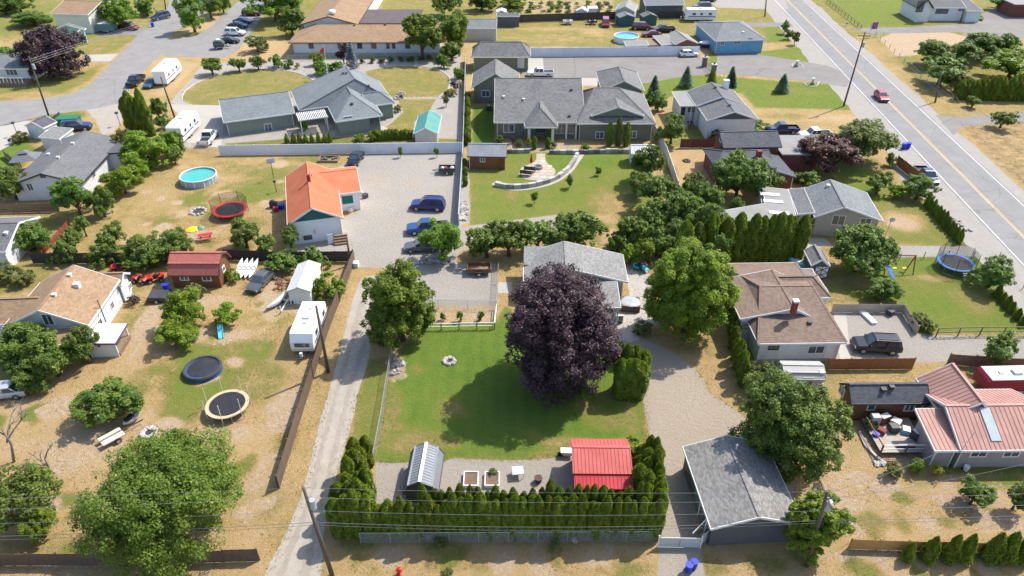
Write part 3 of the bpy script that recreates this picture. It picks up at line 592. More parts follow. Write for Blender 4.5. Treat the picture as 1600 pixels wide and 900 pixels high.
# ================================================================ BUILDINGS
from mathutils.bvhtree import BVHTree
VENT = M('roof_vent_metal', (.55, .56, .57), .5, .15, 4); VENTD = M('roof_vent_dark', (.06, .06, .06), .6, .1, 4)
class House:
    def __init__(s, name, label, A, B, he, cat='house', yaxis=None, zax=None, group=None):
        a = G(*A, he)
        if yaxis:
            p, q = G(*yaxis[0], zax or he), G(*yaxis[1], zax or he); rz = math.atan2(q.y-p.y, q.x-p.x)-math.pi/2; s.L = 0
        else:
            b = G(*B, he); rz = math.atan2(b.y-a.y, b.x-a.x); s.L = (b-a).length
        s.root = thing(name, label, cat, (a.x, a.y, 0), rz, group); s.he = he
        s.m = Matrix.Translation((a.x, a.y, 0)) @ Matrix.Rotation(rz, 4, 'Z'); s.inv = s.m.inverted()
        s.c = s.inv @ Vector((0, 0, CAM_H)); s.bvh = None; s.roof = None
        if not yaxis: pass
        elif B: s.L = s.lp(*B, he).x
    def lp(s, px, py, z): return s.inv @ G(px, py, z)
    def dr(s, px, py): return (s.inv.to_3x3() @ ray(px, py))
    def at_y(s, px, py, y):
        d = s.dr(px, py); t = (y-s.c.y)/d.y; return s.c+d*t
    def at_x(s, px, py, x):
        d = s.dr(px, py); t = (x-s.c.x)/d.x; return s.c+d*t
    def box(s, name, x0, x1, y0, y1, z0, z1, mat): return MB().box(x0, x1, y0, y1, z0, z1).build(name, mat, s.root)
    def slab(s, vs, fs, mat, t=.16, trim=WHITE, metal=None, name='roof'):
        vs = [Vector(v) for v in vs]; n = len(vs); fs = [list(f) for f in fs]
        cnt = {}
        for f in fs:
            for i in range(len(f)):
                e = (f[i], f[(i+1) % len(f)]); cnt[e] = 1
        edge = [e for e in cnt if (e[1], e[0]) not in cnt]
        mb = MB(); mb.v = [tuple(v) for v in vs]+[(v.x, v.y, v.z-t) for v in vs]
        mb.f = fs+[[i+n for i in reversed(f)] for f in fs]+[[a, a+n, b+n, b] for a, b in edge]
        ro = mb.build(name, mat, s.root, uv=True); s.bvh = BVHTree.FromPolygons(vs, fs); s.roof = ro
        if trim:
            tb = MB()
            for a, b in edge:
                p, q = vs[a]+Vector((0, 0, -.1)), vs[b]+Vector((0, 0, -.1)); d = (q-p).normalized(); o = d.cross(Vector((0, 0, 1))).normalized()*.028
                tb.bar(p+o-d*.02, q+o+d*.02, .05, .22)
            tb.build('fascia', trim, ro)
        cap = MB(); done = set()
        for (a, b) in cnt:
            if (b, a) in cnt and (b, a) not in done:
                done.add((a, b)); cap.bar(vs[a]+Vector((0, 0, .015)), vs[b]+Vector((0, 0, .015)), .26, .035)
        if cap.v: cap.build('ridge_cap', metal or mat, ro, uv=True)
        return ro
    def ribs(s, vs, fs, mat, gap=.4, w=.05, h=.04, parent=None):
        mb = MB()
        for f in fs:
            P = [Vector(vs[i]) for i in f]; n = (P[1]-P[0]).cross(P[2]-P[1]).normalized(); u = Vector((-n.y, n.x, 0)).normalized(); v = n.cross(u)
            q = [((p-P[0]).dot(u), (p-P[0]).dot(v)) for p in P]; lo, hi = min(a[0] for a in q), max(a[0] for a in q); x = lo+gap*.4
            while x < hi:
                ts = []
                for i in range(len(q)):
                    a, b = q[i], q[(i+1) % len(q)]
                    if (a[0]-x)*(b[0]-x) < 0: ts.append(a[1]+(b[1]-a[1])*(x-a[0])/(b[0]-a[0]))
                if len(ts) >= 2 and max(ts)-min(ts) > .15: mb.bar(P[0]+u*x+v*min(ts)+n*h*.5, P[0]+u*x+v*max(ts)+n*h*.5, w, h, n)
                x += gap
        o = mb.build('roof_rib', mat, parent or s.roof); o['kind'] = 'stuff'; return o
    def wing(s, x0, x1, y0, y1, he, hr, kind, wall, roof, trim=WHITE, ov=.4, hip=(0, 0), mid=.5, z0=0, gable=None, rib=None, gap=.4, base=None):
        """walls and roof of one rectangular volume; gx/gy = ridge along x/y, 's' = mono pitch rising to the back, 'f' = flat"""
        t = .16; xm, ym = x0+(x1-x0)*mid, y0+(y1-y0)*mid
        C = [(x0, y0, he), (x1, y0, he), (x1, y1, he), (x0, y1, he)]
        if kind == 'gx':
            vs = C+[(x0+hip[0], ym, hr), (x1-hip[1], ym, hr)]; fs = [(0, 1, 5, 4), (2, 3, 4, 5)]
            if hip[0]: fs.append((3, 0, 4))
            if hip[1]: fs.append((1, 2, 5))
        elif kind == 'gy':
            vs = C+[(xm, y0+hip[0], hr), (xm, y1-hip[1], hr)]; fs = [(3, 0, 4, 5), (1, 2, 5, 4)]
            if hip[0]: fs.append((0, 1, 4))
            if hip[1]: fs.append((2, 3, 5))
        elif kind == 'pyr': vs = C+[(xm, ym, hr)]; fs = [(0, 1, 4), (1, 2, 4), (2, 3, 4), (3, 0, 4)]
        elif kind == 's': vs = [C[0], C[1], (x1, y1, hr), (x0, y1, hr)]; fs = [(0, 1, 2, 3)]
        elif kind == 'sx': vs = [(x0, y0, he), (x1, y0, hr), (x1, y1, hr), (x0, y1, he)]; fs = [(0, 1, 2, 3)]
        elif kind == 'gam':     # gambrel, ridge along x
            w_ = (y1-y0); k1, k2 = y0+w_*.2, y1-w_*.2; zk = he+(hr-he)*.62
            vs = C+[(x0, ym, hr), (x1, ym, hr), (x0, k1, zk), (x1, k1, zk), (x0, k2, zk), (x1, k2, zk)]; fs = [(0, 1, 7, 6), (6, 7, 5, 4), (4, 5, 9, 8), (8, 9, 2, 3)]
        else: vs = [(a, b, hr) for a, b, c in C]; fs = [(0, 1, 2, 3)]
        if wall:
            wx0, wx1, wy0, wy1 = x0+ov, x1-ov, y0+ov, y1-ov; s.w = (wx0, wx1, wy0, wy1)
            if kind == 's': MB().xprism([(wy0, z0), (wy1, z0), (wy1, hr-t-.02), (wy0, he-.04)], wx0, wx1).build('wall', wall, s.root)
            elif kind == 'sx': MB().yprism([(wx0, z0), (wx1, z0), (wx1, hr-t-.02), (wx0, he-.04)], wy0, wy1).build('wall', wall, s.root)
            else: s.box('wall', wx0, wx1, wy0, wy1, z0, (hr-t if kind == 'f' else he)-.02, wall)
            gm = gable or wall
            if kind == 'gx':
                sl = (hr-he)/(ym-y0)
                for e, hh, sg in ((wx0, hip[0], 1), (wx1, hip[1], -1)):
                    if not hh: MB().xprism([(wy0, he-.021), (wy1, he-.021), (ym, hr-t-.03)], min(e, e+sg*.14), max(e, e+sg*.14)).build('gable', gm, s.root)
            if kind == 'gy':
                for e, hh, sg in ((wy0, hip[0], 1), (wy1, hip[1], -1)):
                    if not hh: MB().yprism([(wx0, he-.021), (wx1, he-.021), (xm, hr-t-.03)], min(e, e+sg*.14), max(e, e+sg*.14)).build('gable', gm, s.root)
            if kind == 'gam':
                for e, sg in ((wx0, 1), (wx1, -1)): MB().xprism([(wy0, he-.021), (wy1, he-.021), (k2-.1, zk-.15), (ym, hr-.2), (k1+.1, zk-.15)], min(e, e+sg*.14), max(e, e+sg*.14)).build('gable', gm, s.root)
            if ov >= .3 and kind in ('gx', 'gy', 's') and he < 3.5 and not z0:
                for xx in ((wx0-.02, wx1-.06) if kind != 'gy' else (wx1-.06,)): s.box('downpipe', xx, xx+.08, wy0-.09, wy0-.005, .05, he-.1, WHITE)
            if base: s.box('foundation', wx0-.05, wx1+.05, wy0-.05, wy1+.05, 0, base[0], base[1])
        ro = s.slab(vs, fs, roof, t, trim)
        if rib: s.ribs(vs, fs, rib, gap)
        return ro
    def opening(s, name, o, r, d, w, h, z, frame, pane, div=1, out=.0):
        """a window or door: o centre on the wall, r right vector, d outward vector (local)"""
        fb, pb = MB(), MB(); r, d, up = Vector(r), Vector(d), Vector((0, 0, 1)); c = Vector((o[0], o[1], z))
        def pl(mb, a0, a1, b0, b1, o0, o1):
            vs = [c+r*a+up*b+d*e for e in (o0, o1) for a, b in ((a0, b0), (a1, b0), (a1, b1), (a0, b1))]
            mb.add(vs, [(3, 2, 1, 0), (4, 5, 6, 7), (0, 1, 5, 4), (1, 2, 6, 5), (2, 3, 7, 6), (3, 0, 4, 7)])
        f = .1
        for a0, a1, b0, b1 in ((-w/2-f, w/2+f, h/2, h/2+f), (-w/2-f, w/2+f, -h/2-f, -h/2), (-w/2-f, -w/2, -h/2, h/2), (w/2, w/2+f, -h/2, h/2)): pl(fb, a0, a1, b0, b1, -.02, .07)
        for k in range(1, div): pl(fb, -w/2+w*k/div-.03, -w/2+w*k/div+.03, -h/2, h/2, .021, .062)
        x = fb.build(name, frame, s.root)
        for k in range(div):
            g = MB(); pl(g, -w/2+w*k/div+(.03 if k else 0), -w/2+w*(k+1)/div-(.03 if k < div-1 else 0), -h/2, h/2, -.02, .03)
            g.build('pane' if name == 'window' else 'door_leaf', pane, x)
        return x
    def wf(s, px, py, w, h, y=None, frame=WHITE, div=2, name='window', pane=None):      # on a front wall (facing -y)
        y = s.w[2] if y is None else y; p = s.at_y(px, py, y); return s.opening(name, (p.x, y), (1, 0, 0), (0, -1, 0), w, h, p.z, frame, pane or PANE, div)
    def wr(s, px, py, w, h, x=None, frame=WHITE, div=2, name='window', pane=None):      # on a right wall (facing +x)
        x = s.w[1] if x is None else x; p = s.at_x(px, py, x); return s.opening(name, (x, p.y), (0, 1, 0), (1, 0, 0), w, h, p.z, frame, pane or PANE, div)
    def wl(s, px, py, w, h, x=None, frame=WHITE, div=2, name='window', pane=None):
        x = s.w[0] if x is None else x; p = s.at_x(px, py, x); return s.opening(name, (x, p.y), (0, -1, 0), (-1, 0, 0), w, h, p.z, frame, pane or PANE, div)
    def on(s, px, py):
        h = s.bvh.ray_cast(s.c, s.dr(px, py).normalized()); return h[0]
    def vent(s, px, py, mat=None, kind='box'):
        p = s.on(px, py)
        if p is None: return
        mb = MB()
        if kind == 'box': mb.box(p.x-.17, p.x+.17, p.y-.17, p.y+.17, p.z-.1, p.z+.2).box(p.x-.23, p.x+.23, p.y-.23, p.y+.23, p.z+.2, p.z+.26)
        else: mb.cyl(p.x, p.y, p.z-.1, p.z+.55, .07, 8).cyl(p.x, p.y, p.z+.55, p.z+.68, .13, 8, .05)
        mb.build('roof_vent', mat or VENT, s.roof)
    def chimney(s, px, py, w, h, mat, cap=None):
        p = s.on(px, py)
        if p is None: return
        c = MB().box(p.x-w/2, p.x+w/2, p.y-w/2, p.y+w/2, p.z-.6, p.z+h).build('chimney', mat, s.roof)
        return c
    def skylight(s, px, py, du, dv, mat):
        h = s.bvh.ray_cast(s.c, s.dr(px, py).normalized()); p, n = h[0], h[1]
        if p is None: return
        u = Vector((-n.y, n.x, 0)).normalized(); v = n.cross(u); mb = MB()
        mb.add([p+u*a+v*b+n*e for e in (-.05, .09) for a, b in ((-du/2, -dv/2), (du/2, -dv/2), (du/2, dv/2), (-du/2, dv/2))], [(3, 2, 1, 0), (4, 5, 6, 7), (0, 1, 5, 4), (1, 2, 6, 5), (2, 3, 7, 6), (3, 0, 4, 7)])
        mb.build('skylight', mat, s.roof)
GREY = roofmat('shingle_grey', (.17, .178, .186)); GREYD = roofmat('shingle_charcoal', (.09, .094, .105)); GREYM = roofmat('shingle_mid_grey', (.135, .135, .14)); GREYL = roofmat('shingle_light_grey', (.21, .207, .198), .33, .4)
BRN = roofmat('shingle_tan', (.27, .18, .11), .4, .3); BRN2 = roofmat('shingle_brown', (.19, .136, .106), .35, .35); REDS = roofmat('shingle_red', (.37, .115, .092), .3, .2); BLUEG = roofmat('shingle_blue_grey', (.17, .19, .198), .33, .25)
GARR = roofmat('shingle_speckled_grey', (.2, .192, .18), .3, .5); PALE = M('roof_pale_membrane', (.21, .205, .195), .8, .12, .6); WHITER = M('roof_white_metal', (.46, .46, .45), .5, .08, 1)
ORANGE = metalroof('roof_orange_metal', (.56, .165, .07)); REDM = metalroof('roof_red_metal', (.44, .09, .075)); PINKM = metalroof('roof_faded_red_metal', (.385, .205, .165)); TEALM = metalroof('roof_teal_metal', (.1, .31, .27)); GREYMET = metalroof('roof_grey_metal', (.21, .225, .245))
SW = sidingmat('siding_white', (.64, .66, .68)); SG = sidingmat('siding_sage', (.165, .175, .135), .2); SGR = sidingmat('siding_warm_grey', (.45, .44, .42), .2); SBL = sidingmat('siding_blue', (.14, .34, .54), .2); SDG = sidingmat('siding_dark_grey', (.09, .095, .11), .2, True)
SCR = sidingmat('siding_cream', (.68, .68, .6), .2); SMINT = sidingmat('siding_mint', (.3, .58, .52), .2); SBR = sidingmat('siding_brown_wood', (.165, .07, .03), .22); SBRK = M('brick_brown', (.13, .05, .038), .85, .3, 5, bmp=.3); STONE = M('wall_stone', (.14, .13, .12), .9, .5, 2.5, bmp=.4); STUC = M('stucco_grey_green', (.19, .215, .19), .85, .08, 1); TEALW = M('teal_gable', (.02, .12, .125), .6, .1, 1); SPK = sidingmat('siding_mauve_grey', (.33, .30, .31), .22); STAN = sidingmat('siding_tan', (.42, .38, .32), .25)
TRIMD = M('trim_dark', (.04, .04, .045), .5, .1, 2); TRIMB = M('trim_brown', (.12, .06, .04), .6, .2, 2); FOUND = M('foundation', (.3, .29, .28), .9, .15, 1); CREAM = M('cream_trim', (.62, .6, .52), .6, .06, 2); REDBRICK = M('red_brick', (.22, .05, .04), .85, .25, 6); BLIND = M('window_blind', (.5, .5, .48), .7, .05, 1)

# ---- speckled grey garage, bottom right
h = House('garage', 'long garage with speckled grey gable roof beside the gravel driveway', (1111, 826), None, 2.5, 'garage', yaxis=((1187, 807), (1136, 684)), zax=3.6)
W = h.lp(1071, 698, 2.5).y; xr = h.lp(1187, 807, 3.6).x; h.wing(0, xr*2, 0, W, 2.5, 3.65, 'gy', SDG, GARR, WHITE, .25)
for yy in (1.2, 3.0): h.box('downpipe', .08, .16, yy, yy+.08, 0, 2.4, WHITE)
h.box('garage_door', .2, .26, 2.2, 4.8, 0, 2.1, M('garage_door_grey', (.16, .17, .18), .6, .1, 2)); h.vent(1150, 703, VENT, 'pipe')
MB().bar((.1, 1.2, 2.2), (-1.1, .6, 1.2), .08, .08).build('downpipe', WHITE, h.root)
# ---- centre house behind the purple maple
h = House('bungalow', 'light grey shingled bungalow behind the purple maple', (818, 434), (965, 450), 2.7, 'house', yaxis=((983, 447), (974, 402)))
xr, x1 = h.lp(882, 377, 4.5).x, h.lp(983, 448, 2.7).x; yf = h.lp(882, 377, 4.5).y; h.wing(0, x1, -.6, yf, 2.7, 4.5, 'gy', SGR, GREYL, WHITE, .5, (0, 0), xr/x1)
p = h.lp(938, 449, 2.75); q = h.lp(970, 480, 2.5); h.wing(p.x-2, q.x, q.y, p.y+1, 2.45, 2.85, 's', SGR, GREYL, WHITE, .4)
h.wf(966, 500, .9, 1.1); h.box('porch_post', q.x-.35, q.x-.2, q.y+.05, q.y+.2, 0, 2.3, WHITE)
p = h.lp(824, 398, 3.0); h.wing(0.02, 5.2, p.y-2.2, p.y+1.2, 2.95, 3.5, 's', None, GREYL, None, .3)
# ---- brown shingled house on the right
h = House('bungalow', 'white bungalow with brown shingled roof and small front gable', (1185, 537), (1323, 535), 2.8)
L = h.L; y1 = h.lp(1252, 410, 4.4).y; apex = h.lp(1240, 480, 4.9); ym = h.lp(1290, 447, 4.6).y
h.wing(0, L, 0, ym*2, 2.8, 4.7, 'gx', SW, BRN2, WHITE, .4, (2.2, 1.2)); h.vent(1265, 505, VENTD)
h.wf(1209, 542, .9, .6, frame=TRIMD); h.wf(1275, 546, 1.6, .9, frame=WHITE, div=2); h.wf(1297, 547, .8, 1.8, div=1, name='door', pane=WHITE)
a = h.lp(1157, 498, 3.4); b = h.lp(1134, 436, 3.4); c = h.lp(1205, 420, 5.2)
ap = h.at_y(1242, 482, a.y); xe = h.at_y(1272, 496, a.y).x; h.wing(a.x, xe, a.y, max(b.y, a.y+5), 3.4, max(4.6, min(5.6, ap.z)), 'gy', SW, BRN2, WHITE, .3, (0, 0), (ap.x-a.x)/(xe-a.x))
M('sign_red', (.35, .02, .04), .5, .05, 2); wy = h.w[2]; p = h.at_y(1164, 507, wy); pr = M('print_crimson', (.3, .02, .06), .6, .05, 2); x = MB()
for a0, a1, b0, b1 in ((-.3, .3, .2, .28), (-.3, .3, -.2, -.12), (-.3, -.22, -.12, .2), (.22, .3, -.12, .2)): x.box(p.x+a0, p.x+a1, wy-.012, wy-.004, p.z+b0, p.z+b1)
x.add([(p.x-.16, wy-.012, p.z-.02), (p.x+.16, wy-.012, p.z-.02), (p.x, wy-.012, p.z+.14)], [(0, 1, 2)]).build('house_wrap_mark', pr, h.root)
def lettering(txt, size, mat, loc, parent, name):
    c = bpy.data.curves.new(name, 'FONT'); c.body = txt; c.size = size; c.extrude = .004; c.align_x = 'CENTER'; t = bpy.data.objects.new(name, c); COL.objects.link(t)
    bpy.context.view_layer.update(); me = bpy.data.meshes.new_from_object(t.evaluated_get(bpy.context.evaluated_depsgraph_get())); bpy.data.objects.remove(t)
    me.materials.clear(); me.materials.append(mat); o = bpy.data.objects.new(name, me); COL.objects.link(o); o.parent = parent; o.location = loc; o.rotation_euler = (math.pi/2, 0, 0)
lettering('Tyvek', .5, M('print_navy', (.06, .07, .13), .6, .05, 2), (p.x, wy-.012, p.z-.65), h.root, 'house_wrap_lettering')
p = h.lp(1242, 481, 5.2); MB().box(p.x-.25, p.x+.25, p.y-.1, p.y+.4, 4.4, 5.9).build('chimney', REDBRICK, h.root); MB().box(p.x-.3, p.x+.3, p.y-.15, p.y+.45, 5.9, 6.1).build('chimney_cap', WHITE, h.root)
a = h.lp(1270, 450, 4.2); h.wing(a.x-4, a.x+2.2, a.y-.4, a.y+4, 3.2, 4.6, 'gx', SW, BRN2, WHITE, .3, (0, 1.6))
p = h.lp(1162, 421, 3.0); q = h.lp(1270, 421, 3.0); h.wing(p.x, q.x, p.y-2.5, p.y, 2.6, 3.0, 's', STAN, roofmat('shingle_old_grey', (.2, .17, .14), .4, .3), WHITE, .25)
h.box('foundation', .35, L-.35, .35, .39, 0, .35, FOUND)
# ---- faded red metal roof house, far right
h = House('bungalow', 'mauve grey house with faded red ribbed metal roof at right edge', (1502, 704), (1660, 702), 2.6)
yr = h.lp(1500, 633, 4.3).y; h.wing(0, h.L, 0, yr*2, 2.6, 4.3, 'gx', SPK, PINKM, WHITE, .4, (0, 0), rib=PINKM, gap=.42)
h.skylight(1547, 663, .9, 3.1, M('skylight_panel', (.32, .36, .38), .35, .1, 2)); h.wf(1529, 709, 1.3, .55); h.wf(1580, 709, 1.3, .55)
a = h.lp(1424, 577, 3.2); c = h.lp(1476, 561, 5.4); x1 = h.lp(1533, 620, 3.2).x; y0 = -h.lp(1476, 561, 4.9).y*0+h.lp(1525, 628, 4.9).y
h.wing(a.x, x1, y0, c.y, 3.0, 4.9, 'gy', SPK, PINKM, WHITE, .35, (0, 0), .62, rib=PINKM, gap=.42)
a = h.lp(1462, 703, 2.6); b = h.lp(1424, 640, 3.3); h.wing(a.x, .3, .12, b.y, 2.5, 3.4, 's', SPK, PINKM, WHITE, .4, rib=PINKM, gap=.42)
MB().tube([(.6, .5, 3.0), (.7, .4, 4.2), (.5, .2, 4.6)], .03, 6).build('service_mast', STEEL, h.root)
# ---- dark roofed wood cottage
h = House('cottage', 'small brown wood cottage with charcoal shingled roof', (1331, 631), (1454, 630), 2.5, 'cottage')
yr = h.lp(1380, 600, 3.7).y; h.wing(0, h.L, 0, yr*2.1, 2.5, 3.7, 'gx', SBR, GREYD, TRIMD, .35, (0, 0)); h.wf(1361, 636, .6, .6, frame=CREAM, div=1); h.wf(1421, 636, .8, .8, frame=WHITE); h.vent(1380, 610, VENTD); h.vent(1393, 606, VENTD)
h.wl(1316, 610, .9, .9); h.box('foundation', .3, h.L-.3, .3, .34, 0, .3, TRIMB)
# ---- beige plastic shed
h = House('garden_shed', 'grey beige plastic shed with double doors and a small gable', (1226, 592), (1290, 593), 1.9, 'shed')
yr = h.lp(1255, 569, 2.7).y; h.wing(0, h.L, 0, max(2.4, yr*1.9), 1.9, 2.7, 'gam', SGR, M('plastic_roof', (.34, .33, .31), .6, .08, 1), SGR, .12)
h.wf(1260, 600, .95, 1.5, name='door', frame=SGR, pane=M('door_dark_grey', (.09, .09, .095), .6, .1, 2)); h.wf(1238, 602, .35, .25); h.wf(1281, 602, .35, .25)
for px in (1232, 1284): h.skylight(px, 581, .45, .35, WHITE)
# ---- shed with crossed doors
h = House('garden_shed', 'small grey shed with white doors crossed by dark diamond trim', (1268, 414), (1297, 415), 2.2, 'shed')
h.wing(0, h.L, 0, 3.4, 2.2, 3.1, 'gy', SDG, GREYL, WHITE, .15, (0, 0))
dd = h.wf(1283, 425, 1.5, 1.6, name='door', frame=TRIMD, pane=WHITE, y=.15)
p = h.at_y(1283, 425, .15); x = MB()
for s_ in (-1, 1):
    for k in range(2): x.bar((p.x-.7, .05, p.z+(-.75+.75*k if s_ > 0 else .0+.75*k)), (p.x+.7, .05, p.z+(.0+.75*k if s_ > 0 else -.75+.75*k)), .03, .08)
x.build('cross_brace', TRIMD, dd)
# ---- red roofed shed by the hedge
h = House('shed', 'bright red ribbed metal shed with lean-to beside the cedar hedge', (896, 739), (988, 740), 2.5, 'shed')
yr = h.lp(940, 700, 3.0).y; y2 = h.lp(938, 684, 2.7).y
h.wing(0, h.L, 0, y2, 2.5, 3.15, 'gx', M('shed_red_wall', (.28, .05, .04), .7, .15, 1), REDM, REDM, .2, (0, 0), yr/y2, rib=REDM, gap=.32)
p = h.lp(897, 763, 2.0); h.wing(.05, h.L+.05, p.y, -.02, 1.95, 2.35, 's', M('shed_red_wall', (.28, .05, .04)), metalroof('roof_deep_red_metal', (.42, .025, .035)), None, .2, rib=MATS['roof_deep_red_metal'], gap=.32)
# ---- grey metal barn shed
h = House('barn_shed', 'grey ribbed metal barn-roofed shed at the left end of the hedge', (640, 767), None, 1.6, 'shed', yaxis=((660, 763), (670, 706)), zax=2.6)
# gambrel along local y: build with its own slab
vs = []; W2 = 2.9; D = 4.4; xo = -.55
prof = [(xo, 1.35), (xo+.5, 2.25), (xo+W2/2, 2.75), (xo+W2-.5, 2.25), (xo+W2, 1.35)]
for yy in (0, D): vs += [(a, yy, b) for a, b in prof]
fs = [(i+5, i, i+1, i+6) for i in range(4)]; h.slab(vs, fs, GREYMET, .06, DARK); h.ribs(vs, fs, GREYMET, .3)
MB().yprism([(xo+.15, 0), (xo+W2-.15, 0), (xo+W2-.15, 1.4), (xo+W2-.55, 2.15), (xo+W2/2, 2.62), (xo+.55, 2.15), (xo+.15, 1.4)], .15, D-.15).build('wall', SDG, h.root)
MB().bar((xo+W2/2, 0, 2.78), (xo+W2/2, D, 2.78), .28, .05).build('ridge_cap', WHITE, h.roof)
# ---- tan roofed house far left
h = House('cottage_house', 'white house with tan shingled gable roof and porch at left edge', (138, 508), None, 3.1, 'house', yaxis=((138, 508), (186, 438)))
ap = h.lp(61, 481, 5.3); W = h.lp(186, 437, 3.1).y; Wd = -2*ap.x
h.wing(-Wd, 0, 0, W, 3.1, 5.3, 'gy', SW, BRN, WHITE, .35, (0, 0)); h.wr(194, 452, .55, .8); h.wr(175, 477, .55, .8); h.wr(157, 508, .8, 1.3, div=2); h.wf(75, 499, .9, 1.3)
h.chimney(121, 448, .6, .5, VENT); h.vent(109, 431, VENT); h.vent(85, 462, VENT)
p = h.lp(40, 520, 2.6); h.wing(-Wd+1.0, -.6, -2.0, .1, 2.2, 2.75, 's', None, BRN, WHITE, .3)
h.wing(-Wd-6, -Wd/2-.6, 1.2, W-2.5, 2.75, 4.4, 'gx', SW, BRN, WHITE, .35, (1.5, 0)); h.wing(-2.4, .2, W-.4, W+2.2, 2.6, 3.5, 'gx', SW, BRN, WHITE, .3, (0, 0)); h.wr(203, 447, .5, .6)
h.box('service_mast', .02, .1, 3.0, 3.08, 1.2, 4.2, DARK)
q = [h.lp(*c, 2.0) for c in ((157, 526), (181, 546), (197, 513), (173, 506))]; q = [(max(.02, v.x), v.y) for v in q]
xs_, ys_ = [v[0] for v in q], [v[1] for v in q]; X0, X1, Y0, Y1 = .02, max(xs_)*.85, min(ys_)+.25*(max(ys_)-min(ys_)), max(ys_)
h.slab([(X0, Y0, 2.1), (X1, Y0, 1.95), (X1, Y1, 1.95), (X0, Y1, 2.1)], [(0, 1, 2, 3)], WHITE, .12, M('porch_edge_shade', (.1, .06, .2), .5, .05, 1), name='porch_roof')  # purple fascia: shade along the white roof edge put into its colour
h.box('porch_wall', .05, X1-.15, Y0+.15, Y0+.25, 0, 1.8, SW)
for yy in (Y0+.15, Y1-.25): h.box('porch_post', X1-.25, X1-.13, yy, yy+.12, 0, 1.85, WHITE)
h.box('porch_deck', .05, X1-.05, Y0+.26, Y1-.05, 0, .5, WOOD)
# ---- orange roof house
h = House('farmhouse', 'white farmhouse with orange metal roof and teal gable', (449, 351), (536, 340), 3.3)
W = h.lp(480, 251, 5.4).y; ap = h.at_y(487, 325, 0); hr = ap.z
h.wing(0, h.L, 0, W, 3.3, hr, 'gy', M('stucco_white', (.74, .75, .76), .8, .05, .8), ORANGE, WHITE, .4, (0, 0), ap.x/h.L, gable=TEALW, rib=ORANGE, gap=.35)
ch = h.chimney(483, 283, .45, 1.0, REDBRICK); h.vent(487, 275, STEEL, 'pipe'); h.wf(481, 371, .9, .45, frame=DARK)
pc = h.lp(531, 303, 3.0); pe = h.lp(564, 300, 3.0); hrr = 4.6; yr = h.lp(557, 263, hrr).y
h.wing(h.L*.55, pe.x, pc.y, 2*yr-pc.y, 3.0, hrr, 'gx', MATS['stucco_white'], ORANGE, WHITE, .35, (0, 0), .5, rib=ORANGE, gap=.35)
h.wf(543, 312, 1.3, 1.0, frame=TEALW, pane=M('teal_shutter', (.015, .13, .11), .6, .05, 2), div=1)
st = MB()
for k in range(4): st.box(h.L-1.6, h.L+.2, -.2-.3*(k+1), -.2-.3*k, 0, 1.0-.25*k)
st.build('porch_step', WOOD, h.root); h.box('porch_railing', h.L-2.4, h.L-1.7, -.75, -.7, 0, 1.5, WHITE)
h.box('power_meter', 3.1, 3.35, .28, .4, 1.3, 1.8, STEEL); h.wf(510, 360, .9, 1.9, div=1, name='door', pane=WHITE)
# ---- red roofed brown shed
h = House('garden_shed', 'dark brown cabin shed with red shingled gambrel roof', (262, 430), (343, 430), 2.0, 'shed')
W = 4.2; h.wing(0, h.L, 0, W, 2.0, 3.9, 'gam', SBR, REDS, TRIMB, .25); h.wf(288, 434, .9, .55); h.wf(323, 435, .9, .55); h.wr(349, 420, .6, .6, div=1)
# ---- white metal shed
h = House('garden_shed', 'white metal garden shed with shallow gable roof', (448, 455), None, 1.9, 'shed', yaxis=((466, 452), (484, 408)), zax=2.4)
W = h.lp(484, 407, 2.4).y; x1 = max(2.6, h.lp(484, 456, 1.9).x); h.wing(0, x1, 0, W, 1.9, 2.45, 'gy', M('shed_white_metal', (.66, .7, .66), .5, .06, 1), WHITER, WHITER, .1, (0, 0)); h.wf(468, 466, 1.1, 1.45, frame=MATS['shed_white_metal'], pane=MATS['shed_white_metal'], name='door')
# ---- teal roof shed
h = House('garden_shed', 'grey shed with teal metal gable roof by the white fence', (646, 208), (684, 208), 2.3, 'shed')
W = h.lp(668, 171, 3.4).y; h.wing(0, h.L, 0, W, 2.3, 3.3, 'gy', SGR, TEALM, WHITE, .2, (0, 0), rib=TEALM, gap=.45)
# ---- log cabin shed
h = House('cabin', 'small brown wooden cabin with grey metal roof on the lawn corner', (730, 244), (791, 245), 2.3, 'cabin')
h.wing(0, h.L, 0, 4.4, 2.3, 3.5, 'gx', sidingmat('siding_cabin', (.2, .08, .035), .25), GREYMET, TRIMB, .3, (0, 0), rib=GREYMET, gap=.4); h.wf(754, 249, .65, .75, frame=CREAM)
for u in (h.L-1.1, h.L-.35): h.box('porch_post', u, u+.14, .1, .24, 0, 2.2, BROWN)
# ---- grey hip house with pergola
h = House('hip_roof_house', 'grey-green house with steep blue-grey hip roof between rounded lawns', (467, 172), (613, 166), 2.9, 'house', yaxis=((561, 134), (541, 103)), zax=7.2)
h = House('hip_roof_house_b', 'x', (467, 172), (617, 166), 2.9) if False else h
L = h.lp(616, 160, 2.9).x; Wd = h.lp(615, 122, 2.9).y
rn, rf = h.lp(561, 133, 6.6), h.lp(541, 103, 6.6)
vs = [(0, 0, 2.9), (L, 0, 2.9), (L, Wd, 2.9), (0, Wd, 2.9), (rn.x, max(2.0, rn.y), 6.6), (rf.x, max(rn.y+1.5, rf.y), 6.6)]
h.box('wall', .5, L-.5, .5, Wd-.5, 0, 2.88, STUC); h.w = (.5, L-.5, .5, Wd-.5)
h.slab(vs, [(0, 1, 4), (1, 2, 5, 4), (2, 3, 5), (3, 0, 4, 5)], BLUEG, .16, WHITE)
for px, py in ((536, 115), (541, 115), (548, 109), (551, 108), (576, 135)): h.vent(px, py, VENTD)
a, b = h.lp(519, 180, 2.9), h.lp(598, 180, 2.9); yb = h.lp(560, 137, 5.6).y
